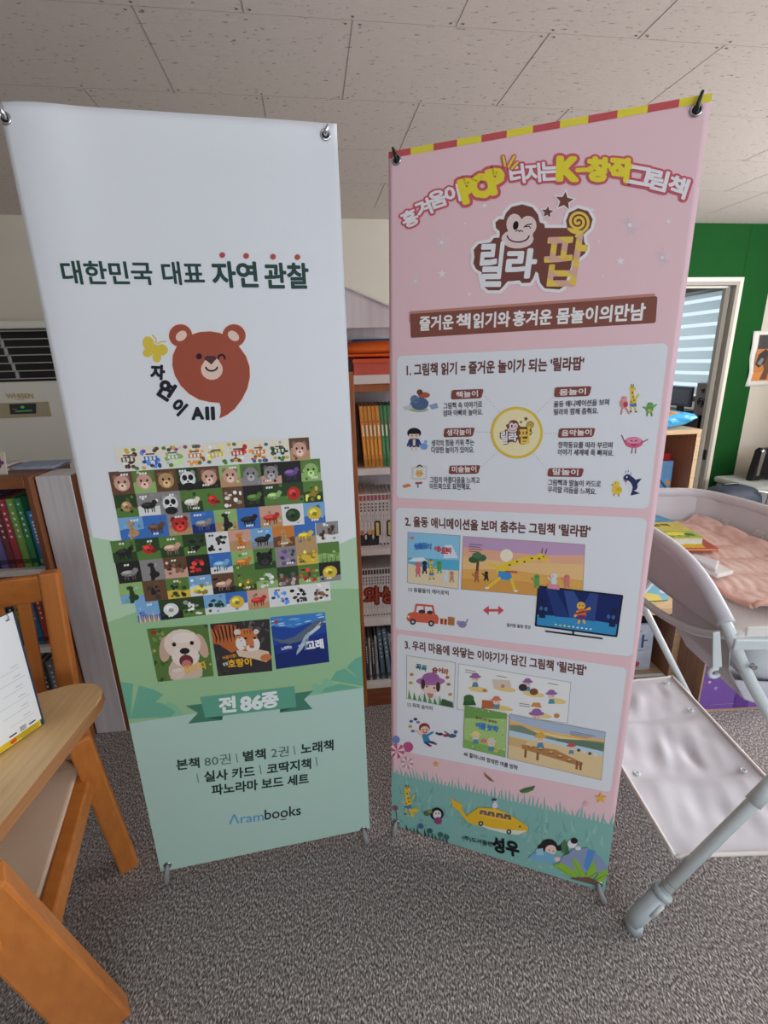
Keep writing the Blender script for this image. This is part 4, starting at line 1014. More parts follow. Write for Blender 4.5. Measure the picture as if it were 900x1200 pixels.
# height scale printed on the side wall
class Wall:
    def P(s, u, v, d=0):
        p = along(right_top, u); q = wallf(right_top, (-.05, -.01))(u, 1-v); return q + V((-.0065-d, -.001, .001))
    def uv(s, px, py): return (px, py)
a = Art(Wall(), .0)
class WT(Wall): pass
for u, t in ((.27, '60'), (.42, '50'), (.57, '40'), (.72, '30')):
    vs_, fs, be = glyphs(t, 2, 0)
    a._glyph(vs_, fs, be, lambda x, y, u=u: (u+.02-.045*y*1.0+.0*x, .38+.16*x), .02, (236, 230, 224), None)
    a.stroke([(u+.01, .18), (u+.015, .28)], .004, (236, 230, 224))
a.done('scale_print', rw, CTB)
bm = new_bm(); grid(bm, 20, 30, lambda u, v: V((lerp(.775, lerp(1.19, 1.12, v), u), lerp(.955, 1.69, v), .786+.012*math.sin(PI*u)**.5+.0*v)))
slab_sheet(bm, .02); link('tray_pad', bm, mat('white_pad', (240, 236, 232), .7, var=.03), ct, CTB)
# storage sling under the tray
bagL = [V((.80, .99, .775)), V((.815, .99, .66)), V((.87, .99, .575)), V((1.0, .99, .53)), V((1.12, .99, .56)), V((1.18, .99, .62)), V((1.205, .99, .775))]
def sling(u, v):
    p = along(bagL, u); y = lerp(1.0, 1.235, v); q = p.copy(); q.y = y; q.z = q.z + .03*(1-v)*(0 if p.z > .7 else 1)*.0; return q
bm = new_bm(); grid(bm, 36, 12, sling); closed_sheet(bm, .003); link('storage_sling', bm, M['beige_fabric'], ct, CTB)
bm = new_bm(); n_ = [bm.verts.new(along(bagL, k/24)+V((0, .03, 0))) for k in range(25)]
bm.faces.new(n_[6:19]); closed_sheet(bm, .003); link('sling_front', bm, M['beige_fabric'], ct, CTB)
# lower shelf: slung fabric on side tubes, with creases
random.seed(5)
s0, s1, t0, t1 = .695, 1.092, .897, 1.60
def shelf(u, v):
    x = lerp(s0, s1, u); y = lerp(t0, t1, v)
    e = min(1, 6*min(u, 1-u)); e2 = min(1, 5*min(v, 1-v)+.15)
    z = .20 - .020*math.sin(PI*u)*(.4+.6*math.sin(PI*v)) + e*e2*.75*(.0012*math.sin(40*u-22*v)*math.sin(9*v)+.001*math.sin(31*v+12*u)+.003*math.sin(9*u+4*v)*math.cos(6*v-3*u)+.0016*math.sin(15*v+16*u)+.007*math.exp(-((v-.30)/.045)**2)-.009*math.exp(-((v-.37)/.03)**2)*(.5+.5*math.sin(9*u+1))+.006*math.exp(-((v-.66)/.04)**2)-.007*math.exp(-((v-.71)/.03)**2)+.010*math.exp(-((u-.45-.6*(v-.52))/.05)**2)*math.exp(-((v-.52)/.10)**2)-.009*math.exp(-((u-.62)/.05)**2)*math.exp(-((v-.46)/.07)**2)+.011*math.exp(-((u-.55-.8*(v-.85))/.07)**2)*math.exp(-((v-.86)/.10)**2)-.008*math.exp(-((u-.8)/.05)**2)*math.exp(-((v-.9)/.06)**2))
    y += .008*math.sin(PI*u)*(1 if v > .98 else (-1 if v < .02 else 0))*-1
    return V((x, y, z))
bm = new_bm(); grid(bm, 60, 100, shelf); slab_sheet(bm, .002); link('lower_shelf', bm, M['beige_fabric'], ct, CTB)
hem = [shelf(0, k/30)+V((0, 0, .002)) for k in range(31)]; hem2 = [shelf(1, k/30)+V((0, 0, .002)) for k in range(31)]
bm = new_bm(); tube(bm, hem, .0055, sub=1, seg=8); tube(bm, hem2, .0055, sub=1, seg=8); tube(bm, [shelf(k/20, 0)+V((0, 0, .001)) for k in range(21)], .005, sub=1, seg=8); tube(bm, [shelf(k/20, 1)+V((0, 0, .001)) for k in range(21)], .005, sub=1, seg=8); link('shelf_piping', bm, mat('white_piping', (226, 220, 216), .7), ct, CTB)
for u, v in ((.90, .37), (.90, .74), (.9, .95), (.1, .37), (.1, .74)):
    p = shelf(u, v); bm = new_bm(); ring(bm, p+V((0, 0, .004)), (0, 0, 1), .007, .002, 14, 6); link('snap_button', bm, M['white_metal'], ct, CTB)
for x in (s0+.0, s1-.0):
    bm = new_bm(); tube(bm, [(x, t0+.01, .197), (x, t1-.01, .197)], .0045, sub=1); link('shelf_rod', bm, M['white_metal'], ct, CTB)
# pink quilted mat on the tray (a thing of its own)
mt = thing('quilted_mat', 'pink quilted baby mat spread on the changing table tray', 'mat', (.98, 1.3, .80))
MO = V((.98, 1.3, .80))
def matf(u, v):
    x = lerp(.845, lerp(1.17, 1.10, v), u); y = lerp(1.005, 1.63, v)
    q = abs(math.sin(PI*6*v+.5))
    z = .809+.010*math.sin(PI*min(1, max(0, u)))**.4 + .010*q**.5 + (.035*max(0, u-.86)/.14)
    z += .0009*math.sin(70*u+3*math.sin(20*v))
    z += .012*max(0, 1-v*14)*math.exp(-((u-.05)/.12)**2)*1.6
    return V((x+.004*math.sin(9*v), y+.004*math.sin(8*u), z))
bm = new_bm(); grid(bm, 120, 120, matf); slab_sheet(bm, .012)
m = mat('pink_marled_cotton', (246, 216, 204), .9, col2=(226, 184, 170), vscale=60, stretch=(1, .35, 1), bump=.3)
link('mat_cover', bm, m, mt, MO)
bm = new_bm(); tube(bm, [matf(k/30, 0)+V((0, -.002, -.002)) for k in range(31)], .0065, sub=1, seg=8); tube(bm, [matf(0, k/30)+V((-.002, 0, -.002)) for k in range(31)], .0065, sub=1, seg=8); link('binding', bm, mat('pink_binding', (224, 172, 154), .85), mt, MO)
# picture books on the mat
def lying(name, label, c, loc, rotz, w, d, h, art=None, group=None, side=None):
    r = thing('book', label, 'book', loc, rotz, group)
    bm = new_bm(); box(bm, (-w/2, -d/2, 0), (w/2, d/2, .002)); box(bm, (-w/2, -d/2, h-.002), (w/2, d/2, h), bev=.0006); box(bm, (-w/2, -d/2, .002), (-w/2+.003, d/2, h-.002)); link('cover', bm, cover(c, .3), r)
    bm = new_bm(); box(bm, (-w/2+.003, -d/2+.003, .002), (w/2-.003, d/2-.003, h-.002)); link('page_block', bm, cover(side, .7) if side else M['paper'], r)
    if art:
        class T:
            def P(s, u, v, d_=0): return V((u, v, h+d_))
            def uv(s, px, py): return (px, -py)
        a = Art(T(), .0005); art(a, w, d); a.done('cover_print', r, (0, 0, 0))
    return r
def yg(a, w, d):
    a.uvpoly([(-w*.48, -d*.48), (w*.48, -d*.48), (w*.48, -d*.1), (-w*.48, 0)], (168, 192, 76)); a.ell(w*.05, d*.25, w*.22, d*.1, (244, 222, 80)); a.ell(w*.3, d*.3, w*.1, d*.08, (70, 110, 60)); a.ell(-w*.25, d*.2, w*.12, d*.1, (200, 160, 70))
    a.text('그림책', (-w*.42, -d*.22), (w*.2, -d*.22), d*.16, (110, 76, 40), off=.02)
    for k in range(6): a.ell(w*(-.4+.15*k), d*(.4-.03*(k % 2)), w*.05, d*.03, (90, 140, 60))
zm = .836
pb = atz(795, 640, zm)
lying('b', 'red picture book lowest in the pile on the pink mat', (196, 70, 56), V((.895, 1.405, zm)), -.08, .165, .165, .009, lambda a, w, d: (a.uvpoly([(-w*.45, -d*.47), (w*.3, -d*.47), (w*.3, -d*.3), (-w*.45, -d*.3)], (236, 180, 50)),), 'picture books piled on the pink mat', (230, 190, 120))
lying('b', 'yellow-green picture book on top of the pile on the pink mat', (216, 200, 84), V((.8775, 1.425, zm+.0096)), -.04, .14, .15, .022, yg, 'picture books piled on the pink mat', (222, 226, 214))
lying('b', 'blue picture book behind the yellow-green one on the pink mat', (52, 150, 200), V((.90, 1.56, zm)), .25, .12, .10, .02, lambda a, w, d: (a.ell(0, 0, w*.3, d*.2, (90, 180, 220)),), None)
r = thing('cloth', 'white folded muslin cloth lying on the pink mat by the near padded rim', 'cloth', (.868, 1.20, zm), .12)
bm = new_bm(); prism(bm, [(-.028, -.06), (.03, -.045), (.028, .055), (-.028, .06)], 0, .012, bev=.003); prism_top = new_bm()
link('folded_layer', bm, mat('muslin', (232, 226, 222), .8, var=.03), r)
prism(prism_top, [(-.026, -.05), (.026, .0), (.0, .05), (-.026, .055)], .0125, .022, bev=.003); link('folded_layer', prism_top, M['beige_fabric2'], r)
# white plastic bath in the sling
tb = thing('bath_tub', 'white plastic baby bath resting in the fabric sling under the tray', 'tub', (1.01, 1.115, .565))
bm = new_bm()
def tubf(u, v):
    a_ = 2*PI*u; prof = [(0, .0), (.55, .0), (.82, .03), (.93, .14), (1.0, .18), (1.06, .175), (1.06, .16)]
    x = v*(len(prof)-1); i = min(int(x), len(prof)-2); r_, z_ = [lerp(prof[i][k], prof[i+1][k], x-i) for k in (0, 1)]
    sq = lambda q: math.copysign(abs(q)**.7, q)
    return V((sq(math.cos(a_))*.13*r_, sq(math.sin(a_))*.092*r_, z_+.006))
grid(bm, 40, 18, tubf); bmesh.ops.remove_doubles(bm, verts=bm.verts, dist=.0005); closed_sheet(bm, .002)
link('basin', bm, mat('white_plastic', (226, 230, 232), .3), tb)
bm = new_bm(); ring(bm, (0, -.02, .012), (0, 0, 1), .015, .003); link('drain_plug', bm, M['grey_plastic'], tb)
# ------------------------------------------------------------------ the two X-frame banners
class Banner(Plane):
    def __init__(s, x, y, yaw, lean, W, H, z0):
        c, k = math.cos(yaw), math.sin(yaw); ex = V((c, k, 0)); n = V((-k, c, 0)); ez = V((0, 0, 1))*math.cos(lean)+n*math.sin(lean)
        super().__init__(V((x, y, z0)), ex, ez); s.W = W; s.H = H; s.yaw = yaw; s.warp = None
    def P(s, u, v, d=0): return s.b + s.x*u + s.z*v + s.n*(d + (s.warp(u, v) if s.warp else 0))
M['vinyl'] = None
def banner(name, label, B, sheetcol, warp, hookcol, eyes):
    root = thing(name, label, 'banner', V((B.b.x, B.b.y, 0))); org = root.location.copy()
    W, H = B.W, B.H
    # sheet
    nu, nv = 60, 120
    bm = new_bm()
    f0 = lambda i, j: (-W/2+W*i, H*j)
    B.warp = warp
    def front(i, j): return B.P(*f0(i, j), 0)
    vv = grid(bm, nu, nv, front)
    bb = [[bm.verts.new(v.co - B.n*.0007) for v in r] for r in vv]
    for i in range(nu):
        for j in range(nv):
            f = bm.faces.new((bb[i][j], bb[i][j+1], bb[i+1][j+1], bb[i+1][j])); f.smooth = True
    for i in range(nu):
        bm.faces.new((vv[i][0], bb[i][0], bb[i+1][0], vv[i+1][0])); bm.faces.new((vv[i][nv], vv[i+1][nv], bb[i+1][nv], bb[i][nv]))
    for j in range(nv):
        bm.faces.new((vv[0][j], vv[0][j+1], bb[0][j+1], bb[0][j])); bm.faces.new((vv[nu][j], bb[nu][j], bb[nu][j+1], vv[nu][j+1]))
    sh = link('sheet', bm, mat(name+'_vinyl', sheetcol, .42, spec=.35, bump=.02, vscale=400), root, org)
    # frame behind: hub, arms, rear leg
    hub = B.P(0, H*.42, -.055)
    bm = new_bm(); tube(bm, [hub+B.z*.05, hub-B.z*.05], .018, sub=1); tube(bm, [hub, hub-B.n*.03], .014, sub=1); link('hub', bm, M['black_plastic'], root, org)
    back = B.P(0, 0, -.33); back.z = .004
    bm = new_bm(); tube(bm, [hub-B.n*.02, back+V((0, 0, .004))], .006, sub=1); link('rear_leg', bm, M['black_plastic'], root, org)
    for (ename, (px, py), tip, foot) in eyes:
        u, v = B.uv(px, py); w_ = 0
        c = B.P(u, v, w_)
        bm = new_bm(); tube(bm, [hub, B.P(u*.75, hub_v(v, H), -.045), B.P(u, v, -.016)], .0045, sub=6, seg=10); link('pole', bm, M['black_plastic'], root, org)
        bm = new_bm(); ring(bm, c+B.n*.001, B.n, .0085, .0026, 24, 8)
        ey = link('eyelet', bm, M['chrome'], root, org)
        bm = new_bm(); ring(bm, c-B.n*.0, B.n, .0030, .0036, 18, 6); link('eyelet_hole', bm, M['black_plastic'], ey, org)
        bm = new_bm()
        if foot is None:
            tu, tv_ = B.uv(*tip); p = B.P(tu, tv_, w_+.008)
            tube(bm, [B.P(u, v, -.014), B.P(u, v, w_+.001), B.P(u*.9+tu*.1, v*.7+tv_*.3, w_+.008), p], [.0042, .0042, .0038, .0026], sub=5, seg=10)
            link('hook', bm, hookcol, ey, org)
        else:
            g = atz(foot[0], foot[1], .0)
            tube(bm, [B.P(u, v, -.014), B.P(u, v, w_+.002), lerp(c, g, .35)+B.n*.010, V((g.x, g.y, .001))+V((0, 0, .0))], [.0045, .005, .0075, .0078], sub=5, seg=12)
            link('foot_clip', bm, M['grey_plastic'], ey, org)
    return root, sh, org
def hub_v(v, H): return H*.42 + (v-H*.42)*.7

# ---- left banner: nature picture books
A = Banner(-.3635, 1.0802, .1968, .0094, .6, 1.8155, .03)
def warpA(u, v):
    e = -.300-u; r = math.hypot(u+.28, v-1.79)
    q = .0
    q += -.006*max(0, 1-(u+.3)/.04)**2*min(1, max(0, (v-1.0)/.6))
    q += .006*math.exp(-((u+.23)/.05)**2)*min(1, max(0, (v-1.3)/.4))*(.3+.7*min(1, max(0, (v-1.3)/.5)))
    q += -.004*math.exp(-((u-.28)**2+(v-1.79)**2)/.06**2)
    return q
rootA, shA, oA = banner('x_banner', 'left white and green roll-out banner on an X frame with a brown bear emblem', A, (233, 236, 241), warpA, M['chrome'],
    [('tl', (5.5, 138), (-1, 115), None), ('tr', (381.5, 157), (384, 147.5), None), ('bl', (196.5, 1013.5), None, (195.5, 1033)), ('br', (426, 971.5), None, (430, 987))])
GL1, GL2, PALE, LEAF, LEAF2 = (186, 216, 184), (158, 198, 152), (184, 214, 202), (112, 178, 152), (136, 194, 160)
W2 = .3
a = Art(A, .0004)
def local(px, py): return A.uv(px, py)
def edgeL(py): return None
vL = A.uv(106, 629)[1]; vR = A.uv(415, 629)[1]; vB = A.uv(300, 825)[1]
# light hill behind the picture grid
pts = [(-W2, vB), (W2, vB), (W2, vR)]
pts += [A.uv(390, 641), A.uv(340, 662), A.uv(270, 668), A.uv(200, 655), A.uv(131, 633.5)] + [(-W2, vL)]
a.uvpoly(pts, GL1)
pts = [(-W2, vB), (W2, vB), A.uv(424, 745)and (W2, A.uv(423, 760)[1])]
pts = [(-W2, vB), (W2, vB), (W2, A.uv(417, 690)[1]), A.uv(390, 690), A.uv(300, 690), A.uv(220, 700), A.uv(157, 718), (-W2, A.uv(129, 729)[1])]
a.uvpoly(pts, GL2)
a.uvpoly([(-W2, 0.0), (W2, 0), (W2, vB), (-W2, vB)], PALE)
def upto(pts, c, d=0): a.poly(pts, c)
# palm leaves left and right of the ribbon
def leaf(pts, c): a.uvpoly([(max(-W2, min(W2, u)), max(vB, v)) for u, v in [A.uv(*p) for p in pts]], c)
for c, L in ((LEAF2, [[(186, 838), (196, 822), (206, 826), (216, 838)], [(186, 840), (203, 835), (215, 842), (186, 846)], [(362, 814), (368, 800), (378, 804), (376, 813)], [(372, 812), (380, 795), (390, 798), (388, 812)]]),
             (LEAF, [[(140, 799), (156, 801), (153, 842), (146, 844), (138, 800)], [(153, 842), (163, 803), (180, 808), (192, 814), (160, 842)], [(158, 842), (178, 822), (190, 824), (206, 834), (200, 840)],
                     [(428, 768), (416, 772), (406, 782), (426, 800)], [(404, 783), (394, 787), (387, 797), (426, 804), (424, 798)], [(424, 806), (398, 801), (381, 806), (376, 812), (426, 809)]])):
    for pts in L: leaf(pts, c)
a.done('ground_print', shA, oA)
# headline
DG = (42, 72, 66)
a = Art(A, .0008)
for t, lb, rb, h in (('대한민국', (76, 333), (180, 333.5), 26), ('대표', (192.5, 333.5), (240, 333.5), 26), ('자연', (251, 336.5), (302.5, 336.5), 29), ('관찰', (312, 337.5), (362, 337.5), 28.5)):
    a.text(t, lb, rb, h, DG, bold=.024 if t in ('대한민국', '대표') else .033, res=3)
for x, y in ((260.5, 299), (288.5, 300), (320, 301), (348.5, 301.5)): a.ell(x, y, 3.4, 3.4, (186, 84, 66))
a.done('headline', shA, oA)
# bear emblem
a = Art(A, .0008)
k = lambda x, y: (160+x/6, 370+y/6)
BR, SK, DK = (168, 82, 62), (238, 206, 190), (86, 52, 56)
body = [(520, 110), (590, 122), (660, 160), (720, 215), (770, 285), (795, 360), (797, 430), (780, 510), (740, 590), (690, 655), (640, 695), (583, 722), (592, 680), (592, 640), (582, 612), (520, 608), (440, 590), (370, 550), (310, 490), (270, 420), (252, 350), (255, 280), (280, 220), (330, 165), (395, 130), (450, 114)]
for off, c in ((7, (246, 226, 216)), (0, BR)):
    for cx_, cy_ in ((310, 140), (685, 140)): a.ell(*k(cx_, cy_), (82+off)/6, (80+off)/6, c, n=24)
    if off: a.stroke([k(*p) for p in body], off/6, c, True)
    else: a.poly([k(*p) for p in body], c)
a.ell(*k(315, 142), 7.2, 5.4, SK, -40); a.ell(*k(682, 142), 7.4, 5.2, SK, 40)
a.ell(*k(530, 378), 12.8, 12.2, SK); a.ell(*k(530, 345), 10, 9, SK)
a.ell(*k(440, 286), 3.5, 3.5, (30, 26, 30)); a.arc(*k(598, 300), 3.8, 4.2, 180, 365, 1.2, (30, 26, 30))
a.ell(*k(505, 300), 4.6, 3.2, DK); a.ell(*k(535, 300), 4.6, 3.2, DK); a.poly([k(482, 306), k(558, 306), k(527, 344)], DK)
a.arc(*k(528, 358), 6.8, 5, 10, 170, 1.05, (40, 34, 38))
for x, y, rx, ry, r_ in ((85, 195, 6.5, 8.5, -20), (180, 240, 7, 6.6, 20), (78, 262, 5.6, 5, 0), (145, 290, 5, 6.5, 0), (125, 235, 6, 6, 0)): a.ell(*k(x, y), rx, ry, (226, 198, 72), r_)
a.stroke([k(140, 190), k(138, 160), k(113, 135)], .7, (226, 198, 72)); a.stroke([k(150, 195), k(175, 184), k(205, 182)], .7, (226, 198, 72))
INKB = (32, 34, 44)
for t, x, y, sz, r_ in (('자', 150, 398, 16, 2), ('연', 207, 520, 20, 33), ('이', 298, 640, 16.5, 42)): a.char(t, *k(x, y), sz, r_, INKB, bold=.06)
for t, x in (('A', 430), ('l', 498), ('l', 538)): a.char(t, *k(x, 686), 13, -3, INKB, bold=.06 if t == 'A' else .08)
a.done('bear_emblem', shA, oA)
# the block of picture-book covers
PAL = dict(k=(44, 42, 42), n=(108, 78, 56), t=(192, 156, 112), g=(94, 132, 66), d=(50, 74, 44), y=(226, 192, 74), w=(232, 232, 230), b=(66, 118, 196), s=(128, 178, 222), v=(32, 56, 126), r=(194, 56, 50), p=(216, 168, 150), o=(216, 130, 58), a=(148, 144, 144), u=(118, 86, 150), l=(154, 190, 116), c=(240, 232, 214))
rows = [((134, 523.7), (363.8, 539.8), 'cont cwnsx cwbsx cwlsx cwosx cwysx cwrsx cwosx cwdsx ntpf'.split()[1:] , 515.5),
        ((126.7, 551), (376.6, 564.7), 'nnpf glpf nntf dkwm nkpf ltpf gaaf kpaf kkuw gllf'.split(), 540),
        ((132, 576.5), (379.3, 589), 'dgtc awkw aawm gdcw ggrc nncs kkgw dglw dgrC gdys'.split(), 565),
        ((136.6, 601.5), (381.7, 612.2), 'sbtl bbnw atrf bvaw ltkl bbkw ptrw wwdC sbYC'.split(), 589),
        ((127.7, 628), (371, 640), 'gdkw dgrc gdpw dgks wwks ptol sakw ontl btyw'.split(), 614),
        ((133.8, 653.6), (373.3, 665.5), 'kkaw aakl npns kkrs bwsw lgow gdkf aaus tyys'.split(), 663),
        ((137.3, 679.5), (375.5, 690), 'lsdl nnks gyds swys nkpw gdys glws dnas glrs'.split(), 663),
        ((157.6, 703.5), (388, 706), 'sbtg dkwC dgws swds bwyC ptrw wwbs wwks wwns'.split(), 684)]
a = Art(A, .0009, .00002)
cellH = A.uv(132, 551)[1]-A.uv(134.5, 576.5)[1]
def thumb(u, v, w, h, code, seed):
    a.d = .0009
    rr_ = random.Random(seed)
    def poly(pts, c): a.uvpoly([(u+w*x, v-h*y) for x, y in pts], c)
    def el(x, y, rx, ry, c, n=10): poly([(x+rx*math.cos(2*PI*i/n), y+ry*math.sin(2*PI*i/n)) for i in range(n)], c)
    c1, c2, c3 = PAL[code[0].lower()], PAL[code[1].lower()], PAL[code[2].lower()]; sh = code[3]
    dim = tuple(int(q*.7) for q in c3); lit = tuple(min(255, int(q*1.25)+12) for q in c3)
    poly([(0, 0), (1, 0), (1, 1), (0, 1)], c1); m_ = .5+.2*rr_.random(); poly([(0, m_), (.3, m_-.06), (.7, m_+.05), (1, m_), (1, 1), (0, 1)], c2)
    for _ in range(5):
        x, y = rr_.uniform(.1, .9), rr_.uniform(.1, .9); q = rr_.choice((c1, c2)); f_ = rr_.uniform(.75, 1.25); el(x, y, .08, .07, tuple(max(0, min(255, int(t*f_))) for t in q), 6)
    if sh in 'fm':
        el(.25, .28, .12, .14, dim); el(.75, .28, .12, .14, dim); el(.5, .52, .36, .34, c3, 14); el(.5, .66, .18, .15, lit)
        el(.36, .46, .055, .06, (26, 24, 24), 6); el(.64, .46, .055, .06, (26, 24, 24), 6); el(.5, .62, .06, .045, (40, 30, 30), 6)
        if sh == 'm': el(.36, .46, .12, .13, (36, 34, 36)); el(.64, .46, .12, .13, (36, 34, 36)); el(.5, .85, .3, .18, (40, 38, 40))
    elif sh in 'cC':
        k_ = .34 if sh == 'C' else .24
        el(.5, .52, k_, k_*.95, c3, 14); el(.44, .44, k_*.5, k_*.4, lit); el(.5, .55, k_*.35, k_*.3, dim)
        if sh == 'c': el(.72, .62, .14, .09, dim)
    elif sh == 'w':
        el(.48, .55, .34, .15, c3, 12); el(.78, .42, .12, .11, c3); el(.4, .5, .2, .07, lit)
        for x in (.3, .42, .62, .72): poly([(x-.03, .6), (x+.03, .6), (x+.02, .86), (x-.02, .86)], dim)
    elif sh == 'l':
        poly([(.42, .3), (.56, .28), (.66, .7), (.5, 1), (.36, 1)], c3); el(.46, .26, .15, .1, c3); el(.56, .72, .22, .16, c3); poly([(.46, .85), (.5, .85), (.5, 1), (.46, 1)], dim)
        for y in (.4, .55, .7): el(.5, y, .04, .04, dim, 6)
    elif sh == 'g':
        for i in range(9): poly([(.05+.1*i, 1), (.1+.1*i, .45+.1*(i % 3)), (.14+.1*i, 1)], c3 if i % 2 else lit)
    else:
        for _ in range(11):
            x, y = rr_.uniform(.12, .88), rr_.uniform(.25, .88); el(x, y, rr_.uniform(.06, .13), rr_.uniform(.05, .12), rr_.choice((c3, lit, dim)), 8)
    if len(code) > 4:
        q = rr_.choice(((60, 110, 180), (200, 70, 60), (90, 150, 60), (150, 80, 150)))
        for _ in range(5): el(rr_.uniform(.1, .9), rr_.choice((.12, .2, .82, .9)), .1, .08, rr_.choice((q, (226, 180, 80), (80, 130, 80), (90, 70, 60))), 8)
        poly([(.2, .42), (.8, .42), (.8, .6), (.2, .6)], c3); poly([(.3, .3), (.7, .3), (.7, .36), (.3, .36)], (90, 90, 90)); 
        for i in range(3): poly([(.27+.17*i, .44), (.37+.17*i, .44), (.37+.17*i, .58), (.27+.17*i, .58)], (240, 238, 232))
    else:
        y = rr_.choice((.12, .8)); wc = (245, 245, 240) if lum(c1 if y < .5 else c2) < 190 else (70, 80, 90)
        xo = rr_.choice((.14, .34, .5)); nn = rr_.choice((0, 2, 3))
        for i in range(nn): poly([(xo+.12*i, y), (xo+.09+.12*i, y-.02), (xo+.09+.12*i, y+.07), (xo+.12*i, y+.09)], wc)
vmid = [(A.uv(*r[0])[1]+A.uv(*r[1])[1])/2 for r in rows]
cellH = (vmid[1]-vmid[7])/6
for ri, (lc, rc, codes, _) in enumerate(rows):
    u0 = A.uv(*lc)[0]; u1 = A.uv(*rc)[0]; n = len(codes); w = (u1-u0)/n
    vm = vmid[1]-cellH*(ri-1) if ri else vmid[0]
    for i, c in enumerate(codes): thumb(u0+w*i, vm+cellH/2, w, cellH, c, ri*20+i)
u0, vq = A.uv(371, 626); u1 = A.uv(396.5, 624)[0]
for j, c in enumerate(('awns', 'glgg', 'kaYC')): thumb(u0, A.uv(383, 611.5)[1]-j*cellH, u1-u0, cellH, c, 300+j)
a.done('cover_grid', shA, oA)
# three large covers
def feature(name, TL, TR, BR, BL, fn, label):
    a = Art(A, .0009, .00003); q = a.cell(TL, TR, BR, BL)
    a.poly([q(0, 0), q(1, 0), q(1, 1), q(0, 1)], fn(None, None))
    P_ = lambda pts, c: a.poly([q(max(0, min(1, x)), max(0, min(1, y))) for x, y in pts], c)
    E_ = lambda x, y, rx, ry, c, rot=0, n=16: P_([(x+rx*math.cos(t)*math.cos(rot)-ry*math.sin(t)*math.sin(rot), y+rx*math.cos(t)*math.sin(rot)+ry*math.sin(t)*math.cos(rot)) for t in [2*PI*i/n for i in range(n)]], c)
    fn(P_, E_); 
    a2 = a; return a, q
def dog(P, E):
    if P is None: return (92, 124, 62)
    rd = random.Random(4)
    for _ in range(40): E(rd.random(), rd.random(), .05, .03, rd.choice(((72, 104, 48), (120, 150, 80), (60, 84, 44), (140, 160, 90))), rd.random()*3, 7)
    for _ in range(6): E(rd.random(), .3+.7*rd.random(), .02, .02, (226, 196, 80), 0, 7)
    E(.52, .86, .3, .3, (214, 188, 172)); E(.24, .40, .10, .25, (206, 172, 150), .25); E(.86, .40, .09, .24, (206, 174, 152), -.2)
    E(.54, .34, .31, .29, (234, 214, 200)); E(.56, .58, .24, .19, (238, 222, 210)); E(.58, .22, .2, .1, (242, 228, 216))
    E(.40, .33, .035, .04, (40, 30, 28)); E(.70, .33, .035, .04, (40, 30, 28)); E(.56, .47, .085, .06, (40, 34, 36)); E(.56, .66, .12, .12, (110, 52, 54)); E(.56, .72, .085, .08, (204, 122, 120))
    P([(.55, .5), (.57, .5), (.57, .58), (.55, .58)], (70, 50, 48)); E(.10, .08, .05, .045, (150, 60, 50)); E(.38, .88, .12, .1, (222, 200, 184))
def tiger(P, E):
    if P is None: return (58, 54, 56)
    rd = random.Random(6)
    for _ in range(30): E(rd.uniform(.3, 1), rd.uniform(0, .5), .05, .02, rd.choice(((96, 92, 96), (78, 76, 80), (120, 112, 112), (90, 86, 70))), rd.random()*3, 7)
    for _ in range(14): E(rd.uniform(0, .4), rd.uniform(.6, 1), .06, .02, rd.choice(((50, 56, 40), (70, 70, 50))), rd.random()*3, 7)
    P([(0, .1), (.12, .03), (.4, .05), (.55, .2), (.5, .5), (.3, .58), (.1, .4), (0, .38)], (190, 104, 56))
    for i in range(7): P([(.02+.07*i, .05), (.05+.07*i, .05), (.09+.06*i, .28), (.05+.07*i, .4), (.06+.06*i, .25)], (48, 34, 30))
    P([(.38, .55), (.6, .5), (.95, .62), (.99, .74), (.9, .82), (.7, .74), (.42, .66)], (226, 200, 176)); E(.9, .73, .1, .07, (206, 122, 70))
    E(.58, .36, .2, .22, (206, 118, 62)); E(.44, .2, .06, .06, (220, 210, 200)); E(.76, .22, .05, .05, (220, 210, 200)); E(.48, .42, .09, .13, (236, 228, 220)); E(.74, .46, .07, .12, (236, 228, 220)); E(.66, .52, .1, .07, (236, 226, 216)); E(.66, .43, .05, .1, (204, 128, 80))
    E(.57, .33, .03, .02, (36, 34, 20)); E(.73, .34, .03, .02, (36, 34, 20)); E(.67, .5, .04, .025, (176, 96, 90))
    for i in range(5): P([(.42+.03*i, .24+.06*i), (.50, .26+.05*i), (.43+.03*i, .27+.06*i)], (40, 32, 30))
    for x in (.55, .6, .65, .7): P([(x, .18), (x+.02, .18), (x+.01, .27)], (40, 32, 30))
    E(.1, .08, .05, .045, (150, 60, 50))
def whale(P, E):
    if P is None: return (40, 76, 160)
    P([(0, .55), (1, .4), (1, 1), (0, 1)], (34, 58, 138)); P([(0, .72), (1, .6), (1, 1), (0, 1)], (30, 48, 116))
    P([(0, 0), (1, 0), (1, .22), (.7, .18), (.4, .25), (0, .16)], (66, 132, 206)); rd = random.Random(9)
    for _ in range(22): E(rd.random(), rd.uniform(.01, .2), .07, .012, rd.choice(((140, 196, 236), (196, 226, 246), (90, 160, 224))), -.1, 7)
    P([(.92, .12), (.97, .16), (.9, .3), (.72, .42), (.5, .52), (.3, .55), (.12, .5), (.05, .42), (.2, .46), (.4, .42), (.62, .28), (.8, .16)], (96, 110, 128))
    P([(.92, .17), (.88, .3), (.72, .41), (.55, .49), (.6, .42), (.78, .3)], (206, 216, 222)); P([(.66, .36), (.7, .4), (.52, .68), (.4, .78), (.42, .7), (.55, .5)], (176, 192, 206)); P([(.6, .5), (.66, .48), (.62, .66), (.56, .72)], (120, 140, 166))
    P([(.12, .5), (.02, .44), (.0, .38), (.08, .42)], (84, 100, 124)); E(.1, .1, .04, .035, (176, 70, 60))
    P([(.86, .24), (.93, .20), (.94, .215), (.87, .255)], (60, 70, 90))
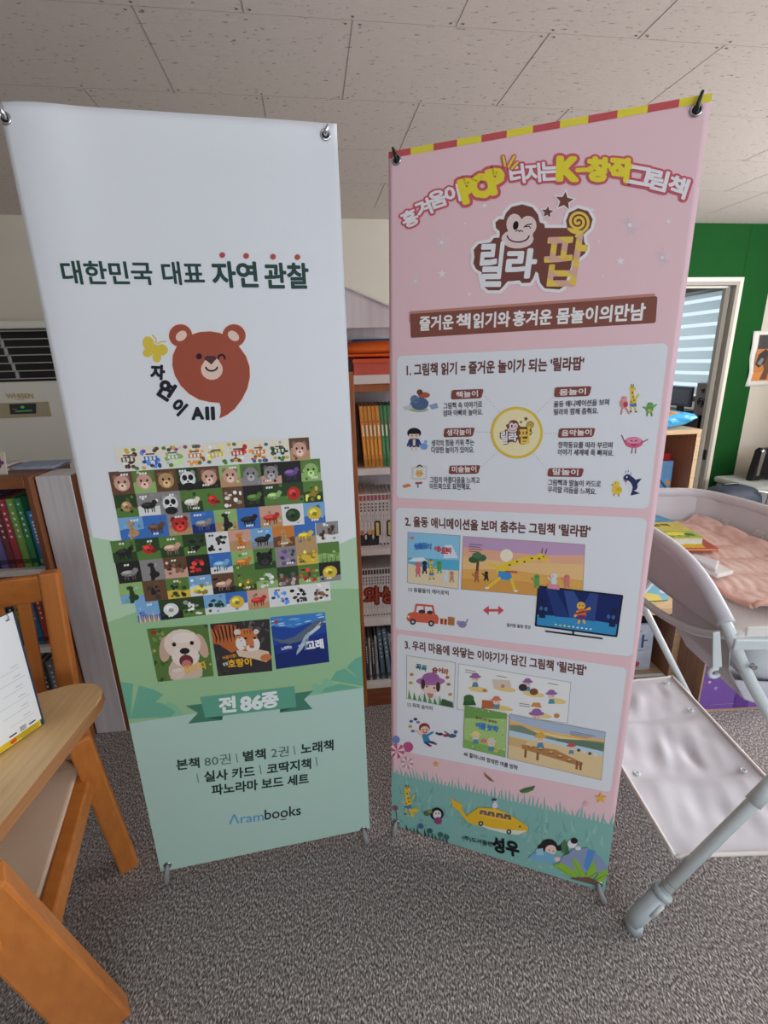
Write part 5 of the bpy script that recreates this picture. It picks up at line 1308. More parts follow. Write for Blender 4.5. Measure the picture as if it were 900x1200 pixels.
a, q = feature('d', (172, 736.8), (243.5, 731.3), (250.5, 792), (185, 799), dog, '')
a.char('강아지', *q(.68, .80), 9, -14, (238, 190, 60), bold=.035); a.text('귀염둥이', q(.3, .86), q(.5, .835), 4, (240, 236, 220), off=.02); a.done('puppy_cover', shA, oA)
a, q = feature('t', (246, 731), (315.7, 725), (319.2, 786), (255.8, 792.3), tiger, '')
a.char('호랑이', *q(.42, .78), 9.5, -6, (240, 184, 50), bold=.035); a.text('어흥어흥!', q(.13, .70), q(.38, .665), 4.4, (230, 150, 60), off=.03); a.text('왕발', q(.12, .82), q(.22, .80), 4, (206, 214, 200), off=.03); a.done('tiger_cover', shA, oA)
a, q = feature('w', (316.5, 723.2), (380.7, 717.2), (386, 775.5), (323.7, 784), whale, '')
a.char('고래', *q(.76, .62), 10.5, -8, (244, 248, 250), bold=.05); a.text('노래하는', q(.14, .66), q(.34, .64), 4.2, (240, 244, 250), off=.04); a.text('바다의 친구', q(.46, .64), q(.68, .60), 3.2, (220, 230, 240), off=.02); a.done('whale_cover', shA, oA)
# ribbon
a = Art(A, .0009)
RB1, RB2, RB3 = (100, 168, 144), (74, 132, 108), (52, 98, 80)
k4 = lambda x, y: (110+x/2.647, 700+y/2.647)
a.poly([k4(*p) for p in ((285, 336), (340, 329), (400, 366), (398, 380), (292, 391), (323, 358))], RB2); a.poly([k4(*p) for p in ((600, 300), (680, 289), (652, 316), (678, 346), (578, 357), (580, 346))], RB2)
a.poly([k4(*p) for p in ((345, 372), (400, 368), (398, 380))], RB3); a.poly([k4(*p) for p in ((628, 338), (578, 346), (576, 357))], RB3)
a.poly([k4(*p) for p in ((330, 309), (622, 275), (628, 340), (345, 373))], RB1)
for t, x0_, y0_, x1_, y1_ in (('전', 392, 357, 440, 352), ('86', 458, 351, 522, 344), ('종', 524, 344, 573, 337)): a.text(t, k4(x0_, y0_), k4(x1_, y1_), 17.3 if t != '86' else 15.5, (238, 244, 242), bold=.045, res=3)
a.done('ribbon', shA, oA)
# contents list
a = Art(A, .0008)
DGR, LGR = (46, 62, 56), (84, 106, 98)
for t, lb, rb, h, bd, c in (('본책', (207.5, 902.3), (233.8, 899.2), 12, .03, DGR), ('80권', (240, 898.3), (270.8, 894.4), 12, .0, LGR), ('별책', (285.6, 892.3), (311.2, 889), 12, .03, DGR), ('2권', (318, 888), (338.5, 885.5), 12, 0, LGR), ('노래책', (353, 883.7), (390.5, 878.6), 12.2, .03, DGR),
        ('실사 카드', (240, 916.2), (298.5, 909.3), 12, .03, DGR), ('코딱지책', (313.5, 907.3), (364.3, 900.3), 12, .03, DGR), ('파노라마 보드 세트', (248.7, 931.8), (361.5, 917.8), 12, .03, DGR)): a.text(t, lb, rb, h, c, bold=bd, res=2)
for x, y in ((277.5, 888), (345, 879), (231.8, 911.5), (305.2, 901.5), (371, 892)): a.stroke([(x-.9, y-5), (x+.9, y+5)], .45, LGR)
a.done('contents_text', shA, oA)
a = Art(A, .0008)
a.text('Λram', (268.5, 966), (309, 961.3), 11, (92, 158, 204), bold=.006, res=3); a.text('books', (310.5, 960.5), (352.5, 954.5), 11.5, (44, 54, 56), bold=.012, res=3); a.stroke([(329, 960.5), (335, 959.6)], .45, (44, 54, 56))
a.done('publisher_lettering', shA, oA)

# ---- right banner: pink picture-book series
B = Banner(.278, 1.042, -.3641, .0522, .6, 1.7943, .03)
rootB, shB, oB = banner('x_banner', 'right pink banner on an X frame with three white text panels and a monkey emblem', B, (243, 205, 212), lambda u, v: 0, M['black_plastic'],
    [('tl', (465, 187.5), (461.5, 175), None), ('tr', (816, 129.5), (822.5, 109), None), ('bl', (464.5, 963), None, (461.5, 978)), ('br', (701.5, 1035.5), None, (708, 1057))])
# grass field, striped edge
a = Art(B, .0004, .000003)
for i in range(12): a.uvpoly([(-.3+.05*i, B.H-.0125), (-.25+.05*i, B.H-.0125), (-.25+.05*i, B.H), (-.3+.05*i, B.H)], (206, 92, 96) if i % 2 == 0 else (238, 222, 74))
va = B.uv(459, 902)[1]; vb_ = B.uv(718, 962)[1]
rd = random.Random(2); pts = [(-.3, 0), (.3, 0), (.3, vb_)]
GR, GR2, GR3 = (138, 190, 182), (156, 200, 190), (122, 176, 168)
n = 60
for i in range(n, -1, -1):
    u = -.3+.6*i/n; v = va+(vb_-va)*i/n
    if 0 < i < n: pts += [(u+.006, v-.012), (u+rd.uniform(-.008, .008), v+rd.uniform(.004, .03)), (u-.001, v-.012)]
pts += [(-.3, va)]
a.uvpoly(pts, GR)
for j in range(3):
    for i in range(26):
        u = rd.uniform(-.28, .28); v = va+(vb_-va)*(u+.3)/.6 - .03-.03*j-rd.uniform(0, .03); a.uvpoly([(u-.005, v-.02), (u+rd.uniform(-.012, .012), v+.02), (u+.005, v-.02)], rd.choice((GR2, GR3, (130, 182, 174))))
for i in range(120):
    u = rd.uniform(-.295, .295); v = rd.uniform(.01, va-.05); s_ = rd.uniform(.004, .008); a.uvpoly([(u-s_, v), (u, v+s_*.8), (u+s_, v), (u, v-s_*.6)], rd.choice((GR2, GR3, (144, 194, 182), (132, 186, 178))))
a.done('ground_print', shB, oB)
# decoration: fireworks and stars
a = Art(B, .0005); a.hold()
ST_ = (246, 236, 240)
for x, y, r_, n_ in ((517.5, 284, 12, 12), (738, 264, 13, 18), (776, 302, 11, 14), (487, 330, 8, 12)):
    for i in range(n_):
        t = 2*PI*i/n_; r0 = r_*.3; r1 = r_*(1 if i % 2 else .75); a.stroke([(x+r0*math.cos(t), y+r0*math.sin(t)), (x+r1*math.cos(t), y+r1*math.sin(t))], .45, (238, 222, 228))
    a.ell(x, y, r_*.2, r_*.2, ST_)
for x, y, r_ in ((568, 241, 4), (518, 321, 5.5), (783, 260, 3.5), (727, 306, 6), (694, 246, 2.5), (702, 283, 2.5), (550, 345, 3), (707, 324, 2), (545, 262, 2)): a.star(x, y, r_, ST_)
a.done('sparkle_print', shB, oB)
# curved headline
a = Art(B, .0006)
WT_, YE, RED = (244, 240, 244), (240, 222, 66), (212, 98, 112)
heads = [('흥', 480.5, 256, 17.5, -25, WT_), ('겨', 496.5, 244, 17.5, -22, WT_), ('움', 513, 233.5, 18, -18, WT_), ('이', 530.5, 227.5, 18.5, -12, WT_),
         ('P', 549, 223.5, 25, -16, YE), ('O', 565.5, 218, 25, -15, YE), ('P', 582, 212.5, 26, -14, YE), ('터', 606, 204.5, 20.5, -8, WT_), ('지', 624.5, 203, 20, -4, WT_), ('는', 643.5, 201, 19.5, -3, WT_),
         ('K', 665, 198.5, 25, 2, YE), ('창', 701, 199, 26, 4, YE), ('작', 727.5, 199.5, 26, 6, YE), ('그', 750.5, 206.5, 19, 10, WT_), ('림', 771.5, 211.5, 22, 14, WT_), ('책', 794.5, 219.5, 22, 18, WT_)]
for lay in (0, 1):
    for t, x, y, sz, r_, c in heads:
        big = c == YE
        a.char(t, x, y, sz*(1.0 if big else 1.04), r_, RED if lay == 0 else c, bold=(.17 if big else .15) if lay == 0 else (.075 if big else .042), res=2, sx=(.98 if t in '터지는' else 1.12) if not big else 1.02)
    a.stroke([(676.5, 200), (687.5, 199.5)], 5.2 if lay == 0 else 2.6, RED if lay == 0 else YE)
for lay, w_ in ((0, 2.6), (1, 1.2)):
    for p in (((592, 195), (590, 184)), ((596, 196), (603, 183.5)), ((600, 198), (606.5, 191))): a.stroke(p, w_, RED if lay == 0 else YE)
a.done('headline', shB, oB)
# monkey emblem with the series name
MB_, MF, CR = (124, 74, 66), (238, 214, 212), (244, 240, 242)
def emblem(a, X, Y, s, dx=0, dy=0, full=True):
    f = lambda x, y: (X+(x-450)*s, Y+(y-370)*s)
    blob = [(80, 385), (110, 350), (185, 340), (205, 312), (240, 310), (242, 272), (218, 250), (215, 215), (240, 195), (266, 198), (280, 158), (315, 120), (380, 104), (445, 122), (480, 168), (490, 215), (518, 225), (522, 250), (660, 250), (652, 205), (672, 155), (728, 128), (788, 145), (818, 195), (805, 250), (762, 290), (765, 335), (782, 370), (770, 410), (735, 437), (690, 452), (685, 490), (642, 610), (612, 632), (520, 625), (492, 590), (480, 530), (465, 520), (450, 560), (430, 590), (380, 592), (365, 575), (290, 582), (265, 612), (240, 637), (170, 637), (140, 612), (130, 560), (130, 525), (95, 505), (78, 470), (85, 430)]
    if full: a.stroke([f(*p) for p in blob], 20*s, CR, True)
    for r_ in (1, 0):
        if r_ and not full: continue
        c = CR if r_ else MB_; e = 1.35 if r_ else 1
        a.star(*f(643, 82), 58*s*e, c, inner=.46, rot=-82); a.star(*f(538, 152), 38*s*e, c, inner=.46, rot=-84)
    a.poly([f(*p) for p in blob], MB_)
    for x, y, rx, ry in ((333, 228, 50, 66), (418, 235, 52, 60), (352, 318, 100, 60), (370, 280, 80, 60)): a.ell(*f(x, y), rx*s, ry*s, MF)
    a.ell(*f(341, 235), 17*s, 28*s, (30, 26, 30), 12); a.stroke([f(392, 245), f(412, 230), f(440, 226)], 3.5*s, (40, 30, 32)); a.stroke([f(402, 243), f(425, 240), f(434, 252)], 3*s, (40, 30, 32))
    a.arc(*f(352, 272), 10*s, 8*s, 180, 360, 3*s, (60, 40, 40), 5); a.arc(*f(374, 274), 10*s, 8*s, 180, 360, 3*s, (60, 40, 40), 5)
    a.arc(*f(356, 296), 68*s, 42*s, 5, 175, 4*s, (60, 30, 34))
    c1 = (240, 240, 244)
    bd = .028
    a.text('릴', f(108, 608), f(244, 608), 262*s, c1, bold=bd, res=2); a.text('라', f(280, 556), f(450, 556), 168*s, c1, bold=bd+.02, res=2)
    if full: a.text('팝', f(500, 606), f(745, 606), 312*s, (240, 206, 92), bold=.022, res=2, stripes=(.135, (226, 180, 160)))
    else: a.text('팝', f(500, 606), f(745, 606), 312*s, (240, 206, 92), bold=.03, res=1)
    sp = [(728+(8+66*t)*math.cos(2*PI*2.3*t+.6), 212+(8+66*t)*math.sin(2*PI*2.3*t+.6)) for t in [i/40 for i in range(41)]]
    a.stroke([f(*p) for p in sp], 8.5*s, (240, 206, 92)); a.stroke([f(*sp[-1]), f(745, 275), f(716, 302)], 8*s, (240, 206, 92))
a = Art(B, .0008, .00004)
emblem(a, 540+450/5.294, 220+370/5.294, 1/5.294)
a.done('monkey_emblem', shB, oB)
# brown strip
a = Art(B, .0006)
a.rrect((479.6, 365), (768, 344), (766, 356), (479.6, 378), .003, (196, 140, 126))
a.rrect((480.5, 368), (770.5, 347), (768.3, 378.5), (481.5, 396), .004, (140, 84, 74))
for t, x0_, x1_ in (('즐거운', 492, 531), ('책', 535, 550.5), ('읽기와', 554.5, 597), ('흥겨운', 601, 646), ('몸놀이의', 652, 716), ('만남', 720, 754.5)):
    yb = lambda x: 387.5+(x-491.5)*(374.8-387.5)/(754-491.5)
    a.text(t, (x0_, yb(x0_)), (x1_, yb(x1_)), 16.5+.0105*(x0_-491), (246, 242, 242), bold=.034, res=2)
a.done('title_strip', shB, oB)
BRN, PAN = (116, 70, 64), (236, 238, 244)
def panel(TL, TR, BR, BL): a.rrect(TL, TR, BR, BL, .012, PAN)
def words(a, s, lb, rb, h, c, bold=.03, res=2):
    """a sentence along a straight pixel line, glyphs of regular width"""
    a.text(s, lb, rb, h, c, bold=bold, res=res)
# panel 1
a = Art(B, .0006); panel((465, 417.3), (783.5, 401.8), (760, 596.3), (465, 583.3)); p1 = a.done('text_panel', shB, oB)
a = Art(B, .0009, .00004)
words(a, "1. 그림책 읽기 = 즐거운 놀이가 되는 '릴라팝'", (477, 440.5), (683.5, 433.5), 14.5, BRN, .035)
cx_, cy_ = 605.6, 507
for p in ((567, 462), (556, 506), (563, 549), (650, 463), (655, 508), (642, 552)):
    for i in range(16):
        t = i/16; x, y = lerp(cx_, p[0], t), lerp(cy_, p[1], t)
        if math.hypot(x-cx_, y-cy_) > 31: a.ell(x, y, .45, .45, (150, 110, 110), n=6)
a.ell(cx_, cy_, 30.6, 30.4, (232, 198, 66), n=36); a.ell(cx_, cy_, 27.6, 27.4, (246, 232, 186), n=36)
emblem(a, 605.8, 506.5, .0545, full=False)
tags = [((529.6, 457), (567, 455.8), (564.3, 466.6), (528.8, 468.2), '책놀이'), ((521, 502), (556.8, 501), (554, 511.5), (520, 512.5), '생각놀이'), ((527.3, 545.5), (563.3, 545), (560.5, 555), (526, 555.5), '미술놀이'),
        ((650.5, 453.8), (693.5, 452.5), (690.5, 464), (649.5, 465.5), '몸놀이'), ((655.5, 502), (697.8, 501.5), (695, 512), (654, 513), '음악놀이'), ((643, 548.5), (684.5, 548.8), (681.5, 559), (641.5, 558.3), '말놀이')]
for TL, TR, BR_, BL, t in tags:
    a.rrect(TL, TR, BR_, BL, .0045, (138, 76, 70))
a.hold()
for TL, TR, BR_, BL, t in tags:
    ins = 6 if len(t) == 3 else 4
    a.text(t, (BL[0]+ins, BL[1]-1.9), (BR_[0]-ins+2, BR_[1]-1.9), 7.4, (244, 236, 236), off=.022)
lines = [((520, 479.5), (565.3, 477.5), '그림책 속 이야기로'), ((520, 488), (566, 486.3), '엄마 아빠와 놀아요.'), ((506, 523), (556, 522), '생각의 힘을 키워 주는'), ((506, 531), (556, 530.8), '다양한 놀이가 있어요.'), ((504, 565.8), (562.3, 566.5), '그림의 아름다움을 느끼고'), ((504, 573.5), (552, 574), '아트북으로 표현해요.'),
         ((649, 477.5), (713.7, 475), '율동 애니메이션을 보며'), ((649, 486.5), (701, 485), '릴라와 함께 춤춰요.'), ((654, 525), (717.5, 525.5), '창작동요를 따라 부르며'), ((653.5, 533.3), (719, 534.6), '이야기 세계에 푹 빠져요.'), ((642, 568.8), (704, 571), '그림책과 말놀이 카드로'), ((642, 577), (698.5, 579.8), '우리말 리듬을 느껴요.')]
for lb, rb, t in lines: a.text(t, lb, rb, 7.6, (58, 50, 60), off=.014)
a.done('panel_text', p1, oB)
# little pictures of panel 1
a = Art(B, .0010, .00004)
E_ = a.ell
E_(491, 480, 11, 3, (176, 186, 160)); E_(492, 473, 10.5, 7.5, (86, 108, 146)); E_(486, 468, 5, 5, (104, 128, 160)); E_(497, 463, 7, 3.5, (176, 96, 72)); E_(492, 459.5, 3.5, 3.2, (120, 70, 60)); a.stroke([(483, 472), (480, 479)], 1.6, (86, 108, 146)); a.poly([(472, 477), (482, 474), (484, 479), (475, 481)], (206, 208, 214)); a.poly([(503, 475), (512, 472), (514, 478), (506, 480)], (150, 166, 200)); E_(488, 469, .8, .8, (30, 30, 40))
a.done('panel_picture', p1, oB); a = Art(B, .0010, .00004); E_ = a.ell
E_(485.5, 507.5, 8.2, 6.2, (36, 34, 40)); E_(485.5, 510.5, 6.2, 4.6, (240, 214, 200)); a.poly([(478.5, 505), (492.5, 505), (493, 508.5), (478, 508.5)], (36, 34, 40)); a.poly([(481, 514), (490, 514), (492, 524), (479.5, 524)], (50, 70, 120)); a.poly([(484, 515), (487, 515), (487, 522), (484, 522)], (240, 220, 190)); a.stroke([(480.5, 515.5), (478, 522)], 1.2, (50, 70, 120)); a.stroke([(490.5, 515.5), (493, 521)], 1.2, (50, 70, 120)); a.stroke([(483, 524), (483, 527)], 1.1, (236, 206, 190)); a.stroke([(488, 524), (488, 527)], 1.1, (236, 206, 190)); E_(483, 510.5, .7, .9, (40, 30, 30)); E_(488, 510.5, .7, .9, (40, 30, 30)); E_(497, 523, 4.5, 4, (130, 164, 220)); E_(499, 517.5, 2.2, 1.8, (150, 180, 226))
a.done('panel_picture', p1, oB); a = Art(B, .0010, .00004); E_ = a.ell
a.rrect((483, 547), (501, 546), (500, 562), (482.5, 562), .003, (216, 214, 216)); a.poly([(485, 549), (499, 548.5), (498.5, 560), (484.7, 560)], (238, 236, 236)); E_(491.5, 555, 4.6, 4, (236, 190, 120)); a.poly([(488, 553), (488.5, 549.5), (491, 551.5)], (236, 190, 120)); a.poly([(495, 553), (494.5, 549.5), (492, 551.5)], (236, 190, 120)); E_(490, 554.5, .6, .7, (50, 40, 40)); E_(493.3, 554.5, .6, .7, (50, 40, 40)); a.poly([(487, 565), (495, 564.5), (495, 567), (487, 567.5)], (190, 90, 70)); a.poly([(471, 569), (479, 566.5), (482.5, 569.5), (474, 572)], (222, 140, 80)); a.stroke([(490, 568), (490, 571)], .8, (90, 130, 180)); a.stroke([(489, 547), (491.5, 545), (495, 546.5)], .7, (60, 60, 60))
a.done('panel_picture', p1, oB); a = Art(B, .0010, .00004); E_ = a.ell
def giraffe(x, y, s, rot=0):
    global a
    a.stroke([(x, y+8*s), (x-1.5*s, y-8*s)], 2.2*s, (238, 202, 70)); a.ell(x-1*s, y-10*s, 3.6*s, 2.6*s, (238, 202, 70)); a.ell(x+1.6*s, y-9*s, 1.8*s, 1.4*s, (240, 190, 130)); a.ell(x, y+6*s, 4*s, 5*s, (238, 202, 70))
    for dx_, dy_ in ((-1, -5), (0, 0), (1, 4), (-2, 6), (2, 8)): a.ell(x+dx_*s, y+dy_*s, .9*s, 1*s, (90, 60, 40), n=8)
    a.stroke([(x-2*s, y-12*s), (x-2.2*s, y-14.5*s)], .5*s, (120, 80, 40)); a.stroke([(x, y-12*s), (x+.2*s, y-14.5*s)], .5*s, (120, 80, 40)); a.ell(x-1.2*s, y-10.5*s, .6*s, .7*s, (30, 30, 30), n=8)
    a.poly([(x-4*s, y+8*s), (x+4*s, y+8*s), (x+3.6*s, y+12*s), (x-3.6*s, y+12*s)], (66, 130, 200)); a.stroke([(x-2*s, y+12*s), (x-2.6*s, y+17*s)], 1*s, (238, 202, 70)); a.stroke([(x+2*s, y+12*s), (x+3*s, y+17*s)], 1*s, (238, 202, 70)); a.stroke([(x+3.6*s, y+2*s), (x+6.5*s, y-3*s)], .9*s, (238, 202, 70)); a.ell(x-2.8*s, y+17.6*s, 1.5*s, .8*s, (50, 50, 60), n=8); a.ell(x+3.4*s, y+17.6*s, 1.5*s, .8*s, (50, 50, 60), n=8)
giraffe(742, 465, 1.0)
E_(731, 473, 4.8, 6, (226, 150, 150)); E_(731.5, 467, 3.4, 3, (232, 166, 160)); E_(733, 474, 2.8, 3.2, (200, 70, 80)); a.stroke([(729, 479), (728, 485)], .9, (214, 140, 140)); a.stroke([(734, 479), (737, 484.5)], .9, (214, 140, 140)); E_(730.5, 466.5, .5, .6, (40, 30, 30))
E_(761, 479, 4.6, 4.4, (98, 166, 80)); E_(762, 474, 3.6, 2.6, (110, 178, 90)); a.stroke([(757.5, 479), (754, 477)], .8, (98, 166, 80)); a.stroke([(765, 477.5), (769, 474)], .8, (98, 166, 80)); a.stroke([(759, 483), (758, 487)], .9, (98, 166, 80)); a.stroke([(763, 483), (764, 487)], .9, (98, 166, 80)); E_(761, 481, 2.4, 1.6, (236, 190, 90)); E_(761, 473.3, .6, .6, (30, 30, 30))
a.done('panel_picture', p1, oB); a = Art(B, .0010, .00004); E_ = a.ell
E_(742.5, 518.5, 11, 6.5, (220, 100, 140)); E_(743, 516.5, 8.5, 3.6, (240, 150, 176)); a.stroke([(732, 518), (728.5, 510)], .6, (140, 60, 90)); a.stroke([(753, 518), (759, 515)], .6, (140, 60, 90)); a.stroke([(741, 525), (740, 531)], .6, (160, 70, 100)); a.stroke([(745, 525), (744.5, 531)], .6, (160, 70, 100)); a.stroke([(739, 516), (741, 517)], .5, (60, 30, 40)); a.stroke([(744, 517), (746.5, 516)], .5, (60, 30, 40)); a.arc(743, 520, 3, 1.6, 10, 170, .5, (120, 30, 60), 5)
a.done('panel_picture', p1, oB); a = Art(B, .0010, .00004); E_ = a.ell
E_(723, 574, 6.2, 5.2, (242, 206, 70)); E_(722.5, 567, 3.8, 3.5, (244, 212, 84)); a.poly([(718.5, 567), (715.5, 568.6), (719, 569.5)], (226, 130, 50)); E_(721.5, 566, .6, .7, (30, 30, 30)); E_(725, 573.5, 3, 2.3, (226, 186, 50)); a.stroke([(720, 579), (719, 580.5)], .7, (226, 130, 50)); a.stroke([(725, 579), (725, 581)], .7, (226, 130, 50))
E_(740, 566, 6, 9.5, (44, 54, 100), -32); E_(735.5, 560.5, 5, 4.8, (44, 54, 100)); E_(737.5, 568.5, 2.8, 6, (232, 234, 240), -28); a.poly([(741, 574), (750, 578), (743, 579.8), (739, 580.5)], (44, 54, 100)); a.poly([(745, 562), (752, 560.5), (747, 567)], (44, 54, 100)); E_(734.5, 559, 1.1, .8, (240, 240, 244)); a.stroke([(731, 562), (735, 563.5)], .5, (230, 120, 120))
for x, y in ((733, 554), (736, 553), (739, 556)): a.stroke([(x, y), (x+.6, y-2)], .4, (90, 140, 200))
a.done('panel_picture', p1, oB)
# panel 2
a = Art(B, .0006); panel((463.8, 594.5), (758.5, 607), (741, 769.5), (463.5, 737)); p2 = a.done('text_panel', shB, oB)
a = Art(B, .0009, .00004)
words(a, "2. 율동 애니메이션을 보며 춤추는 그림책 '릴라팝'", (475.3, 616.5), (691, 629.3), 12.5, BRN, .035)
a.text('13 동물들의 에어로빅', (479, 693.3), (525.8, 697.6), 5.6, (50, 44, 50), off=.018); a.text('릴라팝 율동 영상', (594, 734.3), (622, 737.2), 4.4, (60, 54, 60), off=.018)
a.stroke([(571, 715), (586, 715)], 1.5, (216, 90, 100)); a.poly([(566, 715), (573, 709.5), (573, 720.5)], (216, 90, 100)); a.poly([(590.5, 715), (584, 709.5), (584, 720.5)], (216, 90, 100))
a.done('panel_text', p2, oB)
a = Art(B, .0009, .00004)
q = a.cell((478.5, 624), (539, 628), (536.7, 689.7), (478, 682.3)); P_ = lambda pts, c: a.poly([q(*p) for p in pts], c)
P_([(-.012, -.012), (1.012, -.012), (1.012, 1.012), (-.012, 1.012)], (150, 160, 180)); P_([(0, 0), (1, 0), (1, 1), (0, 1)], (148, 208, 240)); P_([(0, .5), (1, .46), (1, .7), (0, .66)], (92, 186, 222)); P_([(0, .62), (.4, .68), (1, .66), (1, 1), (0, 1)], (240, 222, 186)); P_([(.72, .2), (.85, .18), (.98, .42), (.7, .45)], (226, 236, 246)); P_([(.1, .5), (.3, .47), (.4, .55), (.0, .58)], (236, 246, 250))
for i, (t, c) in enumerate(zip('동물들의 에어로빅', [(60, 110, 200), (60, 110, 200), (70, 130, 200), (80, 120, 190), None, (206, 70, 80), (200, 70, 90), (206, 80, 70), (190, 60, 90)])):
    if c: a.char(t, *q(.17+.078*i, .27-.03*math.sin(i*.7)), 6.6, 3, c, bold=.05, res=1)
E_ = a.ell
for (x, y), c, s_ in (((.2, .62), (226, 120, 130), 5), ((.33, .58), (60, 60, 66), 4.2), ((.62, .55), (98, 166, 90), 4), ((.75, .72), (226, 230, 236), 4.6), ((.87, .72), (206, 150, 130), 3.6)):
    X, Y = q(x, y); E_(X, Y, s_*.7, s_*.7, c); E_(X, Y+s_*1.3, s_*.6, s_, c); a.stroke([(X-1.5, Y+s_*2), (X-2, Y+s_*2.8)], .8, c); a.stroke([(X+1.5, Y+s_*2), (X+2, Y+s_*2.8)], .8, c); E_(X-1, Y-.5, .5, .6, (20, 20, 20), n=6)
giraffe(*q(.47, .66), .72)
E_(*q(.08, .1), 2.4, 1.6, (230, 120, 130))
a.done('aerobics_cover', p2, oB)
a = Art(B, .0009, .00004); E_ = a.ell
q = a.cell((543.5, 628.8), (685, 638.4), (682, 701.8), (541, 690)); P_ = lambda pts, c: a.poly([q(*p) for p in pts], c)
P_([(-.006, -.012), (1.006, -.012), (1.006, 1.012), (-.006, 1.012)], (180, 160, 150)); P_([(0, 0), (1, 0), (1, 1), (0, 1)], (244, 200, 140)); P_([(0, 0), (1, 0), (1, .2), (.6, .26), (0, .22)], (200, 166, 202)); P_([(0, .2), (.6, .25), (1, .19), (1, .36), (.4, .42), (0, .38)], (240, 180, 150)); P_([(0, .62), (.4, .56), (1, .66), (1, 1), (0, 1)], (236, 180, 96)); P_([(0, .8), (.5, .76), (1, .85), (1, 1), (0, 1)], (226, 164, 84))
E_(*q(.36, .30), 7.5, 7.5, (252, 240, 214))
X, Y = q(.12, .5); a.stroke([(X, Y+8), (X+1, Y-4)], 1.6, (110, 76, 60)); E_(X-4, Y-5, 6, 4, (60, 96, 66)); E_(X+5, Y-7, 6, 4.2, (70, 110, 74)); E_(X, Y-10, 6, 3.6, (84, 126, 84))
# stretching giraffe
YG = (242, 208, 66)
n0, n1 = q(.36, .48), q(.66, .28); a.stroke([q(.30, .60), q(.33, .52), n0, q(.5, .36), n1], 3.0, YG); E_(*q(.35, .60), 8.5, 5.4, YG); a.stroke([q(.63, .27), q(.69, .33)], 3.8, YG); E_(*q(.70, .36), 3.4, 2.4, (244, 190, 130)); a.stroke([q(.65, .2), q(.655, .12)], .6, (110, 70, 40)); a.stroke([q(.68, .21), q(.69, .13)], .6, (110, 70, 40)); E_(*q(.665, .27), .8, .9, (30, 30, 30))
for t in (.1, .3, .5, .7, .9): x, y = lerp(n0[0], n1[0], t), lerp(n0[1], n1[1], t)+(-1.3 if t in (.3, .7) else .8); E_(x, y, 1.4, 1.1, (96, 62, 40), n=8)
P_([(.30, .60), (.40, .60), (.42, .76), (.30, .76)], (70, 150, 216)); a.stroke([q(.31, .74), q(.22, .92)], 1.7, YG); a.stroke([q(.41, .74), q(.44, .93)], 1.7, YG); a.stroke([q(.34, .55), q(.22, .50)], 1.5, YG); E_(*q(.21, .94), 2.6, 1.2, (240, 240, 240)); E_(*q(.45, .95), 2.6, 1.2, (240, 240, 240)); a.stroke([q(.36, .6), q(.45, .6)], 1, (206, 70, 70))
for (x, y), c, s_ in (((.12, .68), (180, 110, 80), 3.5), ((.2, .66), (50, 50, 54), 3), ((.62, .66), (98, 166, 90), 4.4), ((.76, .62), (226, 230, 236), 5), ((.87, .62), (222, 130, 130), 4.2)):
    X, Y = q(x, y); E_(X, Y, s_*.75, s_*.75, c); E_(X, Y+s_*1.3, s_*.7, s_, c); a.stroke([(X-1.5, Y+s_*2), (X-2, Y+s_*2.7)], .9, c); a.stroke([(X+1.5, Y+s_*2), (X+2, Y+s_*2.7)], .9, c); a.stroke([(X-s_*.6, Y+s_), (X-s_*1.5, Y+s_*.2)], .7, c); E_(X-1, Y-.4, .5, .6, (20, 20, 20), n=6)
P_([(.71, .76), (.81, .77), (.81, .86), (.71, .85)], (230, 150, 160))
for i in range(4): a.stroke([q(.05, .13+.045*i), q(.16-.02*(i % 2), .135+.045*i)], .35, (110, 90, 110))
a.done('dancing_spread', p2, oB)
a = Art(B, .0019, .00004); E_ = a.ell
a.rrect((630.5, 685.8), (730.5, 697), (723.3, 746.5), (626.8, 733.5), .003, (30, 34, 46))
q = a.cell((632, 688), (728, 698.6), (721.3, 744), (629, 731.8)); P_ = lambda pts, c: a.poly([q(*p) for p in pts], c)
P_([(0, 0), (1, 0), (1, 1), (0, 1)], (26, 44, 104)); P_([(0, .72), (.5, .68), (1, .72), (1, 1), (0, 1)], (60, 150, 206)); P_([(.3, 0), (.42, 0), (.66, .7), (.4, .7)], (60, 84, 150)); P_([(.62, 0), (.72, 0), (.72, .72), (.48, .7)], (52, 76, 142)); P_([(.08, .0), (.2, 0), (.4, .7), (.22, .72)], (40, 62, 126))
for x in (.02, .9): P_([(x, .3), (x+.08, .3), (x+.08, .8), (x, .8)], (30, 40, 80))
for x in (.04, .1, .88, .94): E_(*q(x, .55), 2, 2.4, (70, 110, 180))
X, Y = q(.53, .4); E_(X, Y-2, 5, 4.6, (240, 190, 80)); E_(X+.5, Y+8, 5.4, 7, (226, 120, 60)); a.poly([(X-4, Y+9), (X+5, Y+9), (X+5, Y+15), (X-4, Y+15)], (110, 60, 130)); a.stroke([(X+4, Y+5), (X+10, Y+1)], 1.5, (240, 190, 80)); a.stroke([(X-4, Y+5), (X-7, Y+10)], 1.5, (240, 190, 80)); a.stroke([(X-6, Y+7), (X+8, Y+4)], 1.2, (170, 60, 60)); a.stroke([(X-2, Y+15), (X-3, Y+18)], 1.2, (240, 190, 80)); a.stroke([(X+3, Y+15), (X+4, Y+18)], 1.2, (240, 190, 80)); E_(X-1.5, Y-2.6, .7, .8, (30, 20, 20)); E_(X+2, Y-2.2, .7, .8, (30, 20, 20))
for i in range(9): a.ell(*q(.24+.055*i, .925+.004*(i % 2)), 1.5, 1.1, (240, 236, 120) if i < 4 else (230, 236, 240), n=6)
